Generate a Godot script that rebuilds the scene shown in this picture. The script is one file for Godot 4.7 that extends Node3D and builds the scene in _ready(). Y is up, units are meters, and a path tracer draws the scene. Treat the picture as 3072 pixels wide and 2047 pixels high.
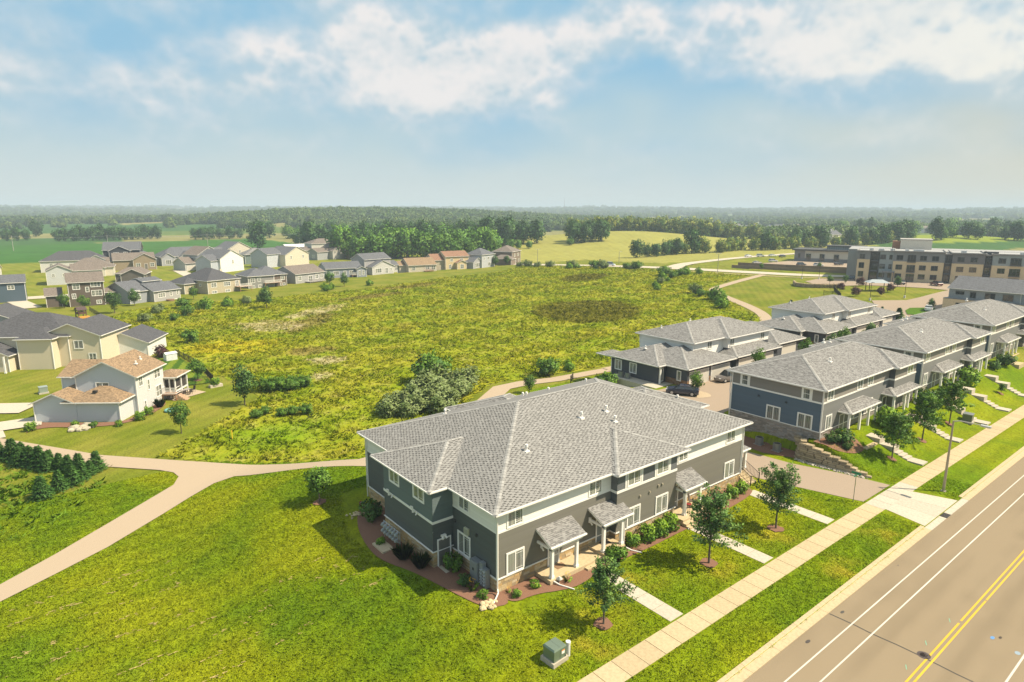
extends Node3D
# A street of townhouses seen from a drone: meadow, suburb and woods behind. x runs along the street, -z towards the meadow.

const EYE := 26.0
var M := {}
var taken := {}
var rng := RandomNumberGenerator.new()
var protos := {}


class MB:
	var v := PackedVector3Array()
	var n := PackedVector3Array()
	var uv := PackedVector2Array()
	var c := PackedColorArray()

	func tri(a: Vector3, b: Vector3, d: Vector3, col: Color) -> void:
		var nn := (b - a).cross(d - a).normalized()
		var uu := Vector3(0, 1, 0).cross(nn)
		uu = Vector3(1, 0, 0) if absf(nn.y) > 0.98 or uu.length() < 0.01 else uu.normalized()
		var vv := nn.cross(uu)
		for p in [a, d, b]:
			v.append(p)
			n.append(nn)
			uv.append(Vector2(uu.dot(p), vv.dot(p)))
			c.append(col)

	func quad(a: Vector3, b: Vector3, d: Vector3, e: Vector3, col: Color) -> void:
		tri(a, b, d, col)
		tri(a, d, e, col)

	func box(lo: Vector3, hi: Vector3, col := Color.WHITE, t := Transform3D()) -> void:
		var p := []
		for k in 8:
			p.append(t * Vector3(hi.x if k & 1 else lo.x, hi.y if k & 2 else lo.y, hi.z if k & 4 else lo.z))
		quad(p[4], p[5], p[7], p[6], col)
		quad(p[1], p[0], p[2], p[3], col)
		quad(p[5], p[1], p[3], p[7], col)
		quad(p[0], p[4], p[6], p[2], col)
		quad(p[6], p[7], p[3], p[2], col)
		quad(p[0], p[1], p[5], p[4], col)

	func smooth_quad(p: Array, nn: Array, col: Color, t: Array) -> void:
		for k in [0, 2, 1, 0, 3, 2]:
			v.append(p[k])
			n.append(nn[k])
			uv.append(t[k])
			c.append(col)

	func tube(p0: Vector3, p1: Vector3, r0: float, r1: float, sides := 8, col := Color.WHITE, cap := true) -> void:
		var d := (p1 - p0).normalized()
		var a := d.cross(Vector3(0, 0, 1) if absf(d.z) < 0.9 else Vector3(1, 0, 0)).normalized()
		var b := d.cross(a)
		for k in sides:
			var t0 := TAU * k / sides
			var t1 := TAU * (k + 1) / sides
			var n0 := a * cos(t0) + b * sin(t0)
			var n1 := a * cos(t1) + b * sin(t1)
			smooth_quad([p0 + n0 * r0, p0 + n1 * r0, p1 + n1 * r1, p1 + n0 * r1], [n0, n1, n1, n0], col, [Vector2(t0, 0), Vector2(t1, 0), Vector2(t1, 1), Vector2(t0, 1)])
			if cap:
				tri(p1, p1 + n0 * r1, p1 + n1 * r1, col)

	func grid(fn: Callable, xs: PackedFloat32Array, zs: PackedFloat32Array, keep: Callable) -> void:
		# fn(x, z) -> [height, colour]; smooth normals
		var nx := xs.size()
		var pts := PackedVector3Array()
		var cols := PackedColorArray()
		for z in zs:
			for x in xs:
				var r: Array = fn.call(x, z)
				pts.append(Vector3(x, r[0], z))
				cols.append(r[1])
		var nor := PackedVector3Array()
		nor.resize(pts.size())
		for j in zs.size():
			for i in nx:
				var l := pts[j * nx + maxi(i - 1, 0)]
				var r := pts[j * nx + mini(i + 1, nx - 1)]
				var f := pts[maxi(j - 1, 0) * nx + i]
				var k := pts[mini(j + 1, zs.size() - 1) * nx + i]
				nor[j * nx + i] = (k - f).cross(r - l).normalized()
		for j in zs.size() - 1:
			for i in nx - 1:
				if not keep.call((xs[i] + xs[i + 1]) / 2, (zs[j] + zs[j + 1]) / 2):
					continue
				var a := j * nx + i
				for k in [a, a + 1, a + nx, a + 1, a + nx + 1, a + nx]:
					v.append(pts[k])
					n.append(nor[k])
					uv.append(Vector2(pts[k].x, pts[k].z))
					c.append(cols[k])

	func leaf(p: Vector3, dir: Vector3, nn: Vector3, l: float, w: float, col: Color, soft: Vector3) -> void:
		# one bent leaf: two triangles that share the midrib
		var s := dir.cross(nn).normalized() * w * 0.5
		var mid := p + dir * l * 0.45 + nn * l * 0.08
		var tip := p + dir * l - nn * l * 0.06
		for q in [p, tip, mid + s, p, mid - s, tip]:
			v.append(q)
			n.append(soft)
			uv.append(Vector2(q.x, q.z))
			c.append(col)

	func done() -> ArrayMesh:
		var m := ArrayMesh.new()
		if v.is_empty():
			return m
		var a := []
		a.resize(Mesh.ARRAY_MAX)
		a[Mesh.ARRAY_VERTEX] = v
		a[Mesh.ARRAY_NORMAL] = n
		a[Mesh.ARRAY_TEX_UV] = uv
		a[Mesh.ARRAY_COLOR] = c
		m.add_surface_from_arrays(Mesh.PRIMITIVE_TRIANGLES, a)
		return m


func numbered(called: String) -> String:
	var k: int = taken.get(called, 0)
	taken[called] = k + 1
	return called if k == 0 else "%s_%03d" % [called, k]


func tag(o: Node, label: String, category: String, group := "") -> Node:
	o.set_meta("label", label)
	o.set_meta("category", category)
	if group:
		o.set_meta("group", group)
	return o


func thing(called: String, label: String, category: String, at := Vector3.ZERO, turn := 0.0, group := "") -> Node3D:
	var o := Node3D.new()
	o.name = numbered(called)
	add_child(o)
	o.position = at
	o.rotation.y = turn
	tag(o, label, category, group)
	return o


func put(called: String, mesh: Mesh, m: Material, parent: Node = self) -> MeshInstance3D:
	var o := MeshInstance3D.new()
	o.name = numbered(called) if parent == self else called
	o.mesh = mesh
	o.material_override = m
	parent.add_child(o, true)
	return o


func struct(called: String, mesh: Mesh, m: Material) -> MeshInstance3D:
	var o := put(called, mesh, m)
	o.set_meta("kind", "structure")
	return o


func copy(o: Node3D, at: Vector3, turn: float, size: float, label := "", group := "") -> Node3D:
	var r: Node3D = o.duplicate()
	r.name = numbered(o.name.rstrip("0123456789").rstrip("_"))
	add_child(r)
	r.position = at
	r.rotation.y = turn
	r.scale = Vector3.ONE * size
	if label:
		r.set_meta("label", label)
	if group:
		r.set_meta("group", group)
	return r


func scatter(called: String, mesh: Mesh, m: Material, where: Array, cols: Array, parent: Node = self) -> MultiMeshInstance3D:
	var mm := MultiMesh.new()
	mm.transform_format = MultiMesh.TRANSFORM_3D
	mm.use_colors = true
	mm.mesh = mesh
	mm.instance_count = where.size()
	for i in where.size():
		mm.set_instance_transform(i, where[i])
		mm.set_instance_color(i, cols[i])
	var o := MultiMeshInstance3D.new()
	o.name = numbered(called) if parent == self else called
	o.multimesh = mm
	o.material_override = m
	o.set_meta("kind", "stuff")
	parent.add_child(o, true)
	return o


func lin(r: float, g: float, b: float) -> Color:
	return Color(r, g, b).linear_to_srgb()


func mat(key: String, col: Color, rough := 0.8, tex: Texture2D = null, scale := 1.0, bump := 0.0) -> StandardMaterial3D:
	# col is linear; vertex colours multiply it
	var m := StandardMaterial3D.new()
	m.resource_name = key
	m.albedo_color = col.linear_to_srgb()
	m.roughness = rough
	m.vertex_color_use_as_albedo = true
	if tex:
		m.albedo_texture = tex
		m.uv1_scale = Vector3(scale, scale, 1)
		if bump != 0.0:
			m.heightmap_enabled = true
			m.heightmap_texture = tex
			m.heightmap_scale = bump
	M[key] = m
	return m


func noise_tex(size: int, sd: int, freq: float, lo: float, hi: float, octaves := 4, fractal := 0.55, gain_dark := 0.0) -> ImageTexture:
	# a seamless grey texture with values lo..hi (colour texture, so stored as sRGB)
	var f := FastNoiseLite.new()
	f.seed = sd
	f.noise_type = FastNoiseLite.TYPE_SIMPLEX_SMOOTH
	f.frequency = freq
	f.fractal_octaves = octaves
	f.fractal_gain = fractal
	var im := f.get_seamless_image(size, size, false, false, 0.12)
	im.convert(Image.FORMAT_L8)
	var d := im.get_data()
	var lut := PackedByteArray()
	for k in 256:
		var t := clampf((k / 255.0 - 0.2) / 0.6, 0, 1)
		t = pow(t, 1.0 + gain_dark)
		var l := lerpf(lo, hi, t)
		lut.append(int(clampf(Color(l, l, l).linear_to_srgb().r, 0, 1) * 255))
	for k in d.size():
		d[k] = lut[d[k]]
	return ImageTexture.create_from_image(Image.create_from_data(size, size, false, Image.FORMAT_L8, d))


func shingle_tex(sd: int) -> ImageTexture:
	# laminated shingles, 32 courses of 0.145 m: tabs of three tones, a dark gap under and beside each
	var r := RandomNumberGenerator.new()
	r.seed = sd
	var s := 512
	var im := Image.create(s, s, false, Image.FORMAT_RGB8)
	var ch := 16
	for row in 32:
		var x := 0
		while x < s:
			var w := r.randi_range(18, 42)
			var raised := r.randf() < 0.62
			var t := r.randf_range(0.84, 1.0) if raised else r.randf_range(0.55, 0.76)
			var col := Color(t, t, t).linear_to_srgb()
			im.fill_rect(Rect2i(x, row * ch, mini(w, s - x), ch), col)
			x += w
		var dk := Color(0.2, 0.2, 0.2).linear_to_srgb()
		x = 0
		while x < s:
			var w := r.randi_range(10, 36)
			if r.randf() < 0.6:
				im.fill_rect(Rect2i(x, row * ch, mini(w, s - x), 3), dk)
			x += w
	for k in 60000:
		var x := r.randi() % s
		var y := r.randi() % s
		var t := r.randf_range(0.8, 1.2)
		var q := im.get_pixel(x, y)
		im.set_pixel(x, y, Color(q.r * t, q.g * t, q.b * t))
	return ImageTexture.create_from_image(im)


func siding_tex() -> ImageTexture:
	# lap siding, one lap per 0.125 m (8 laps on 64 pixels), a thin dark line under each
	var im := Image.create(64, 256, false, Image.FORMAT_RGB8)
	for y in 256:
		var t := (y % 32) / 32.0
		var l := 1.0 if t > 0.16 else 0.45
		l *= 0.93 + 0.07 * t
		var col := Color(l, l, l).linear_to_srgb()
		for x in 64:
			im.set_pixel(x, y, col)
	return ImageTexture.create_from_image(im)


func ss(a: float, b: float, x: float) -> float:
	var t := clampf((x - a) / (b - a), 0, 1)
	return t * t * (3 - 2 * t)


func bump(x: float, z: float, cx: float, cz: float, rx: float, rz: float, h: float) -> float:
	var q := (x - cx) * (x - cx) / (rx * rx) + (z - cz) * (z - cz) / (rz * rz)
	return h * exp(-q) if q < 12.0 else 0.0


var hill_noise := FastNoiseLite.new()


func hgt(x: float, z: float) -> float:
	var d := Vector2(maxf(0, 23 - x), maxf(0, -57 - z)).length()
	var b := -2.5 * ss(0, 16, d)
	var r := ss(120, 225, x) * ss(-290, -170, z)
	b = lerpf(b, 0.3 + 1.5 * ss(-135, -75, z), r)
	if x > (65.0 if z > -31.4 else 66.4) and z < -22.6 and z > -44:
		var y := clampf((-23.4 - z) / 5.6, 0, 1) * (1.9 + 0.0145 * (x - 66)) * ss(-42, -36, z)
		b = maxf(b, y)
	var far := x * x + z * z
	if far > 90000.0:
		b += bump(x, z, 420, -372, 105, 85, 11.0)
		b += bump(x, z, 640, -215, 90, 70, 6.0)
		b += bump(x, z, 690, -1180, 330, 300, 19.0) + bump(x, z, 420, -1150, 200, 200, 8.0)
		b += bump(x, z, -150, -1500, 500, 300, 6.0)
		var dd := sqrt(far)
		var k := ss(1500, 5200, dd)
		if k > 0.0:
			b += k * (16.0 + 26.0 * (0.5 + hill_noise.get_noise_2d(x, z)))
	return b


func at(x: float, z: float, dy := 0.0) -> Vector3:
	return Vector3(x, hgt(x, z) + dy, z)


func poly(a: Array) -> PackedVector2Array:
	var p := PackedVector2Array()
	for k in range(0, a.size(), 2):
		p.append(Vector2(a[k], a[k + 1]))
	return p


func sheet(pts: PackedVector2Array, dy: float, col := Color.WHITE, step := 2.0) -> ArrayMesh:
	# a polygon laid over the terrain: cut into cells so that it follows the ground
	var mb := MB.new()
	var lo := pts[0]
	var hi := pts[0]
	for p in pts:
		lo = lo.min(p)
		hi = hi.max(p)
	var x := floorf(lo.x / step) * step
	while x < hi.x:
		var z := floorf(lo.y / step) * step
		while z < hi.y:
			var cell := PackedVector2Array([Vector2(x, z), Vector2(x + step, z), Vector2(x + step, z + step), Vector2(x, z + step)])
			for piece in Geometry2D.intersect_polygons(pts, cell):
				var idx := Geometry2D.triangulate_polygon(piece)
				for k in range(0, idx.size(), 3):
					var t := []
					for j in 3:
						var q: Vector2 = piece[idx[k + j]]
						t.append(Vector3(q.x, hgt(q.x, q.y) + dy, q.y))
					if (t[1] - t[0]).cross(t[2] - t[0]).y < 0:
						mb.tri(t[0], t[2], t[1], col)
					else:
						mb.tri(t[0], t[1], t[2], col)
			z += step
		x += step
	return mb.done()


func smooth_line(a: PackedVector2Array, times := 2) -> PackedVector2Array:
	# corner cutting, ends kept
	for k in times:
		var b := PackedVector2Array([a[0]])
		for i in a.size() - 1:
			b.append(a[i].lerp(a[i + 1], 0.25))
			b.append(a[i].lerp(a[i + 1], 0.75))
		b.append(a[a.size() - 1])
		a = b
	return a


func strip(line: PackedVector2Array, w: float) -> PackedVector2Array:
	var l := PackedVector2Array()
	var r := PackedVector2Array()
	for i in line.size():
		var d := (line[mini(i + 1, line.size() - 1)] - line[maxi(i - 1, 0)]).normalized()
		var s := Vector2(-d.y, d.x) * w / 2
		l.append(line[i] + s)
		r.append(line[i] - s)
	r.reverse()
	l.append_array(r)
	return l


func _ready() -> void:
	rng.seed = 7
	hill_noise.seed = 5
	hill_noise.frequency = 0.0006
	# --- camera: a drone 26 m above the street, looking slightly down along the meadow
	var cam := Camera3D.new()
	cam.name = "camera"
	cam.fov = 2.0 * rad_to_deg(atan(1023.5 / 1920.0))
	cam.near = 0.5
	cam.far = 20000.0
	var az := deg_to_rad(51.35)
	var fwd := Vector3(cos(az), 0, -sin(az))
	var right := Vector3(sin(az), 0, cos(az))
	cam.basis = Basis(right, Vector3.UP, -fwd) * Basis(Vector3.RIGHT, -atan(393.5 / 1920.0)) * Basis(Vector3.BACK, deg_to_rad(0.15))
	cam.position = Vector3(0, EYE, 0)
	add_child(cam)
	cam.current = true
	# --- sky, air and exposure
	var env := Environment.new()
	env.background_mode = Environment.BG_SKY
	var sky := Sky.new()
	var pano := PanoramaSkyMaterial.new()
	pano.panorama = sky_picture()
	pano.energy_multiplier = 0.74
	sky.sky_material = pano
	env.sky = sky
	env.tonemap_mode = Environment.TONE_MAPPER_LINEAR
	env.tonemap_exposure = 1.72
	env.sdfgi_enabled = true
	env.ssao_enabled = true
	env.ssil_enabled = true
	env.fog_enabled = true
	env.fog_density = 0.00028
	env.fog_light_color = Color(0.85, 0.925, 0.98)
	var we := WorldEnvironment.new()
	we.name = "world_environment"
	we.environment = env
	add_child(we)
	# --- sun: high behind the right shoulder, shadows fall to the left and away
	var sun := DirectionalLight3D.new()
	sun.name = "sun"
	sun.light_energy = 1.6
	sun.light_color = Color(1.0, 0.94, 0.83)
	sun.light_angular_distance = 0.5
	sun.shadow_enabled = true
	add_child(sun)
	sun.look_at_from_position(Vector3(0.56, 1.0, 0.6) * 10.0, Vector3.ZERO)
	materials()
	ground()
	streets()
	main_building()
	corner_townhouses()
	garage_houses()
	apartments()
	suburb()
	street_furniture()
	plants()
	woods()
	small_things()


func sky_picture() -> ImageTexture:
	var w := 2048
	var h := 1024
	var im := Image.create(w, h, false, Image.FORMAT_RGBF)
	var f := FastNoiseLite.new()
	f.seed = 21
	f.noise_type = FastNoiseLite.TYPE_SIMPLEX_SMOOTH
	f.frequency = 1.0
	f.fractal_octaves = 6
	f.fractal_gain = 0.56
	var soft := FastNoiseLite.new()
	soft.seed = 4
	soft.frequency = 1.0
	soft.fractal_octaves = 3
	# cloud banks: azimuth and elevation in degrees (0 = where the street runs from the camera), their half sizes, how thick
	var banks := [[-12.4, 14.0, 3.9, 2.1, 0.50], [-9.0, 12.5, 4.3, 2.8, 0.75], [-5.8, 10.3, 4.0, 2.0, 0.70], [-2.1, 11.1, 3.3, 2.0, 0.60], [1.3, 13.5, 1.6, 1.6, 0.70], [2.6, 9.9, 2.2, 1.5, 0.60], [-5.1, 8.7, 4.1, 1.0, 0.50],
		[5.5, 13.5, 1.4, 1.1, 0.70], [9.0, 13.7, 2.0, 1.2, 0.75], [10.7, 15.3, 1.0, 0.8, 0.40], [-21.4, 12.1, 3.3, 1.1, 0.55], [-24.1, 9.5, 4.2, 0.9, 0.55], [-20.4, 9.4, 1.7, 0.6, 0.50], [-27.2, 8.0, 4.3, 1.2, 0.30],
		[-35.7, 9.5, 2.9, 1.5, 0.65], [24.5, 12.8, 6.4, 3.2, 0.90], [31.4, 13.2, 5.8, 2.2, 0.80], [35.1, 10.0, 2.7, 1.0, 0.50], [20.3, 11.7, 2.1, 1.2, 0.60], [-17.3, 5.6, 7.1, 1.3, 0.15], [-29.2, 11.1, 4.5, 1.4, -0.40],
		[8.2, 8.6, 7.7, 1.7, -0.50], [16.9, 9.7, 3.8, 1.9, -0.40], [-5.3, 15.5, 3.2, 1.2, -0.45], [26.4, 8.6, 5.5, 0.9, -0.40], [-10.2, 6.8, 7.3, 1.0, -0.30], [-17.1, 8.3, 3.8, 1.0, -0.30]]
	var blue := Color(0.235, 0.43, 0.58)
	var zenith := Color(0.24, 0.40, 0.58)
	var haze := Color(0.43, 0.53, 0.55)
	var low := Color(0.56, 0.585, 0.555)
	for j in h:
		var el := 90.0 - (j + 0.5) / h * 180.0
		if el < -3.0:
			continue
		for i in w:
			var phi := (i + 0.5) / w * TAU
			var rel := wrapf(rad_to_deg(phi) - 38.65, -180, 180)
			var q := Vector3(sin(phi), 0, -cos(phi))
			var s1 := soft.get_noise_3d(q.x * 3.0, el * 0.11, q.z * 3.0)
			# clear air, warmer and paler towards the sun's side
			var warm := ss(14, 40, rel) * (1.0 - ss(70, 150, rel)) * 0.9
			var g := ss(2.0, 11.0, el + s1 * 4.0)
			var c := haze.lerp(Color(0.52, 0.52, 0.44), warm).lerp(blue, g)
			c = c.lerp(zenith, ss(26, 85, el))
			c = c.lerp(low.lerp(Color(0.56, 0.54, 0.44), warm), (1.0 - ss(-1, 5.5, el)) * 0.75)
			# clouds
			var cover := -0.50 + 0.7 * ss(16, 36, el)
			var inside := absf(rel) < 60.0 and el < 26.0
			if inside:
				for b in banks:
					var dx: float = (rel - b[0]) / (b[2] * 1.45)
					var dy: float = (el - b[1]) / (b[3] * 1.4)
					var dd := dx * dx + dy * dy
					if dd < 6.0:
						cover += b[4] * 1.1 * exp(-dd * 0.7)
			cover += 0.8 * soft.get_noise_3d(q.x * 2.0 - 4, el * 0.06, q.z * 2.0) * ss(45, 75, maxf(absf(rel), el * 3.0))
			var n := f.get_noise_3d(q.x * 8.0, el * 0.21, q.z * 8.0)
			var n4 := f.get_noise_3d(q.x * 26.0 + 5.0, el * 0.7, q.z * 26.0)
			var puff := 1.0 - absf(n4) * 2.2
			var t := cover + n * 1.2 + (puff - 0.6) * 0.28
			var veil := ss(-0.95, 0.45, cover + n * 1.0) * 0.72
			var dens := maxf(ss(-0.2, 0.7, t) * 0.85, veil)
			dens *= ss(1.5, 9.0, el)
			# sunlit billows are white, thin edges and undersides greyer
			var below := f.get_noise_3d(q.x * 8.0, (el + 1.2) * 0.21, q.z * 8.0)
			var lit := clampf(0.2 + 0.55 * ss(-0.1, 0.8, t) + 0.8 * (n - below) + (puff - 0.6) * 0.35, 0, 1)
			var cl := Color(0.45, 0.53, 0.565).lerp(Color(0.76, 0.705, 0.67), lit)
			cl = cl.lerp(Color(0.80, 0.77, 0.66), warm * 0.8 * lit)
			c = c.lerp(cl, clampf(dens, 0, 1))
			im.set_pixel(i, j, c)
	for j in range(h / 2 + 18, h):
		for i in w:
			im.set_pixel(i, j, Color(0.2, 0.22, 0.12))
	return ImageTexture.create_from_image(im)


func materials() -> void:
	var grain := noise_tex(1024, 1, 0.03, 0.4, 1.6, 5, 0.8)
	var blot := noise_tex(512, 2, 0.02, 0.86, 1.07, 5, 0.6)
	var fine := noise_tex(512, 3, 0.12, 0.72, 1.16, 3, 0.7)
	var sh := shingle_tex(3)
	mat("lawn", lin2(1, 1, 1), 0.95, grain, 1.0 / 10.7)
	mat("meadow", lin2(1, 1, 1), 0.95, grain, 1.0 / 17.0)
	mat("far_land", lin2(1, 1, 1), 0.95, blot, 1.0 / 60.0)
	mat("asphalt", lin2(0.265, 0.21, 0.14), 0.9, fine, 1.0 / 2.6)
	mat("drive", lin2(0.33, 0.262, 0.20), 0.9, fine, 1.0 / 2.6)
	mat("path", lin2(0.40, 0.318, 0.23), 0.92, fine, 1.0 / 2.2)
	mat("concrete", lin2(0.47, 0.375, 0.235), 0.85, blot, 1.0 / 3.1)
	mat("pale_concrete", lin2(0.47, 0.42, 0.34), 0.85, blot, 1.0 / 3.1)
	mat("mulch", lin2(0.225, 0.125, 0.085), 0.95, grain, 1.0 / 2.0)
	mat("gravel", lin2(0.45, 0.36, 0.25), 0.9, grain, 1.0 / 2.0)
	mat("shingle_grey", lin2(0.26, 0.255, 0.248), 0.9, sh, 1.0 / 4.64, 0.6)
	mat("shingle_base", lin2(0.23, 0.226, 0.22), 0.9, fine, 1.0 / 1.5)
	mat("shingle_tab", lin2(0.265, 0.26, 0.25), 0.9, fine, 1.0 / 1.1)
	mat("shingle_dark", lin2(0.085, 0.085, 0.095), 0.9, sh, 1.0 / 4.64, 0.6)
	mat("shingle_brown", lin2(0.30, 0.205, 0.12), 0.9, sh, 1.0 / 4.64, 0.6)
	mat("shingle_taupe", lin2(0.2, 0.165, 0.14), 0.9, sh, 1.0 / 4.64, 0.6)
	mat("shingle_slate", lin2(0.13, 0.135, 0.15), 0.9, sh, 1.0 / 4.64, 0.6)
	mat("shingle_rust", lin2(0.29, 0.16, 0.10), 0.9, sh, 1.0 / 4.64, 0.6)
	mat("shingle_tan", lin2(0.34, 0.24, 0.12), 0.9, sh, 1.0 / 4.64, 0.6)
	mat("cap_grey", lin2(0.34, 0.335, 0.32), 0.9, fine, 1.0)
	mat("white", lin2(0.78, 0.75, 0.70), 0.6)
	mat("white_trim", lin2(0.76, 0.74, 0.70), 0.45)
	mat("gutter", lin2(0.68, 0.66, 0.62), 0.35)
	mat("plain", lin2(1, 1, 1), 0.75, blot, 0.21)
	mat("metal", lin2(1, 1, 1), 0.4)
	M.metal.metallic = 0.5
	mat("paint", lin2(1, 1, 1), 0.25)
	M.paint.clearcoat_enabled = true
	M.paint.clearcoat = 0.7
	M.paint.clearcoat_roughness = 0.06
	mat("stone", lin2(1, 1, 1), 0.9, fine, 1.2, 1.5)
	mat("siding", lin2(1, 1, 1), 0.65)
	mat("lap", lin2(1, 1, 1), 0.65, siding_tex(), 1.0, 0.8)
	mat("glass", lin2(0.025, 0.03, 0.032), 0.06)
	M.glass.metallic_specular = 0.8
	mat("clear_glass", lin2(0.6, 0.7, 0.68), 0.03)
	M.clear_glass.transparency = BaseMaterial3D.TRANSPARENCY_ALPHA
	M.clear_glass.albedo_color.a = 0.12
	M.clear_glass.metallic_specular = 0.7
	mat("cloth", lin2(1, 1, 1), 0.9)
	mat("leaf", lin2(1, 1, 1), 0.55)
	M.leaf.backlight_enabled = true
	M.leaf.backlight = Color(0.55, 0.6, 0.3)
	mat("bark", lin2(0.13, 0.10, 0.075), 0.95, fine, 2.0)
	mat("marking", lin2(1, 1, 1), 0.7, fine, 1.0)
	for k in ["lawn", "meadow", "far_land", "asphalt", "drive", "path", "concrete", "pale_concrete", "mulch", "gravel", "shingle_grey", "shingle_base", "shingle_tab", "stone"]:
		M[k].metallic_specular = 0.15
	M.leaf.metallic_specular = 0.3
	mat("grass", lin2(1, 1, 1), 0.8)
	M.grass.metallic_specular = 0.1
	M.grass.backlight_enabled = true
	M.grass.backlight = Color(0.8, 0.85, 0.3)
	mat("black", lin2(0.02, 0.02, 0.022), 0.5)


func lin2(r: float, g: float, b: float) -> Color:
	return Color(r, g, b)


var lawn_noise := FastNoiseLite.new()
var meadow_edge := PackedVector2Array()
var soil := FastNoiseLite.new()
# where the trail meets itself: its three arms, as one outline
const TRAIL := [-40.0, -32.0, -3.0, -59.5, 0.6, -62.2, 4.9, -65.8, 9.3, -69.5, 11.5, -71.4, 12.4, -73.4, 12.2, -75.0, 11.1, -76.7, 6.5, -81.6, 2.2, -87.8, -3.5, -97.0, -9.0, -107.0, -11.6, -105.6, -2.6, -100.4, 2.5, -92.4, 6.6, -85.9, 13.6, -78.2, 21.2, -70.1, 27.7, -61.0, 36.0, -62.0, 45.0, -68.5, 53.8, -76.1, 61.0, -81.2, 66.0, -81.2, 72.3, -79.6, 84.3, -78.6, 84.3, -76.2, 72.0, -77.0, 66.5, -78.4, 62.4, -78.4, 57.0, -74.6, 47.0, -66.0, 37.0, -59.0, 27.5, -57.4, 19.3, -67.0, 17.1, -69.4, 14.9, -69.0, 12.1, -67.0, 9.2, -64.7, 4.3, -60.9, 0.4, -58.6, -3.0, -56.7, -40.0, -29.0]
const MEADOW := [11.7, -81.4, 21.6, -90.8, 28.3, -97.5, 28.7, -98.7, 28.6, -111.7, 27.2, -116.9, 25.4, -138.7, 23.6, -160.0, 22.3, -183.6, 21.6, -199.3, 26.6, -209.1, 44.3, -215.2, 64.8, -211.8, 86.7, -213.5, 106.5, -216.0, 143.2, -228.7, 179.5, -231.4, 209.3, -251.5, 214.0, -237.7, 222.2, -208.3, 226.4, -179.2, 228.3, -172.0, 235.8, -141.8, 191.7, -131.0, 184.7, -126.5, 166.5, -103.6, 151.9, -87.2, 130.0, -81.0, 84.3, -80.0, 72.3, -81.0, 66.0, -82.6, 61.0, -82.8, 53.8, -77.8, 45.0, -70.2, 36.0, -63.4, 27.7, -62.4, 21.2, -71.5]


func lawn_col(x: float, z: float) -> Color:
	var n := lawn_noise.get_noise_2d(x, z)
	var n2 := lawn_noise.get_noise_2d(x * 6.0 + 300, z * 6.0)
	var n3 := lawn_noise.get_noise_2d(x * 19.0, z * 19.0 + 50)
	var c := Color(0.145, 0.200, 0.006).lerp(Color(0.205, 0.228, 0.008), clampf(0.5 + n * 1.3 + n2 * 0.5, 0, 1))
	c = c.lerp(Color(0.075, 0.145, 0.008), clampf(0.15 - n * 0.8 + n2 * 0.5, 0, 0.6)) * (1.0 + 0.3 * n3)
	# mower passes along the street
	var s := sin((z + 1.2 * sin(x * 0.05)) * TAU / 2.1)
	if x < 22 or z > -21.5:
		c = c * (1.0 + 0.09 * s)
	# dry, thin turf round the street trees and near the kerb
	var dry := 0.0
	for t in [[25.5, -23.6], [38.9, -24.0], [28.5, -26.5], [46.9, -23.9], [54.0, -18.6], [46.0, -18.2], [33.0, -26.8]]:
		dry += exp(-(Vector2(x - t[0], z - t[1]).length_squared()) / 3.0)
	c = c.lerp(Color(0.36, 0.29, 0.03), clampf(dry * (0.35 + n2), 0, 0.6))
	return c


func meadow_col(x: float, z: float) -> Color:
	var n := lawn_noise.get_noise_2d(x * 0.7, z * 1.2 + 60)
	var n2 := 0.55 * lawn_noise.get_noise_2d(x * 2.6 + 90, z * 3.4) + 0.6 * lawn_noise.get_noise_2d(x * 9.0 + 20, z * 11.0)
	var c := Color(0.20, 0.245, 0.010).lerp(Color(0.30, 0.295, 0.022), clampf(0.5 + n * 1.2, 0, 1))
	c = c.lerp(Color(0.37, 0.32, 0.11), clampf(n2 * 1.5 - 0.2, 0, 0.5))
	c = c.lerp(Color(0.13, 0.21, 0.010), clampf(-n2 * 1.5 - 0.1, 0, 0.55))
	# beds of brown reeds and cattails, drifts of pale flowers, goldenrod
	var reeds := maxf(blob(x, z, 130, -128, 17, 13, 0.6), blob(x, z, 184, -183, 12, 7, 0.3))
	c = c.lerp(Color(0.15, 0.145, 0.018), ss(0.35, 0.55, reeds + n2 * 0.2))
	var brown := maxf(blob(x, z, 62, -160, 16, 4, 0.9), maxf(blob(x, z, 95, -195, 14, 4, 0.2), maxf(blob(x, z, 48, -126, 5, 4, 0.2), blob(x, z, 120, -212, 15, 4, 0.2))))
	c = c.lerp(Color(0.20, 0.14, 0.06), ss(0.4, 0.9, brown + n2 * 0.5) * 0.6)
	var pale := maxf(blob(x, z, 51, -160, 8, 10, 0.4), maxf(blob(x, z, 47, -116, 4, 4, 0), maxf(blob(x, z, 70, -176, 15, 5, 0.6), blob(x, z, 41.5, -105, 2.6, 2.6, 0))))
	c = c.lerp(Color(0.48, 0.40, 0.27), ss(0.55, 1.0, pale + n2 * 0.6) * 0.65)
	var gold := maxf(blob(x, z, 141, -93, 10, 5, 0.5), blob(x, z, 36, -140, 9, 8, 0))
	c = c.lerp(Color(0.48, 0.38, 0.012), ss(0.45, 0.9, gold + n2 * 0.8) * 0.5)
	# a bright, lush patch beside the trail fork
	c = c.lerp(Color(0.13, 0.27, 0.008), blob(x, z, 26, -80, 5, 5, 0) * 0.35)
	return c


func blob(x: float, z: float, cx: float, cz: float, rx: float, rz: float, turn: float) -> float:
	var d := Vector2(x - cx, z - cz).rotated(turn)
	return clampf(1.6 - sqrt(d.x * d.x / (rx * rx) + d.y * d.y / (rz * rz)), 0, 1)


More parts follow.
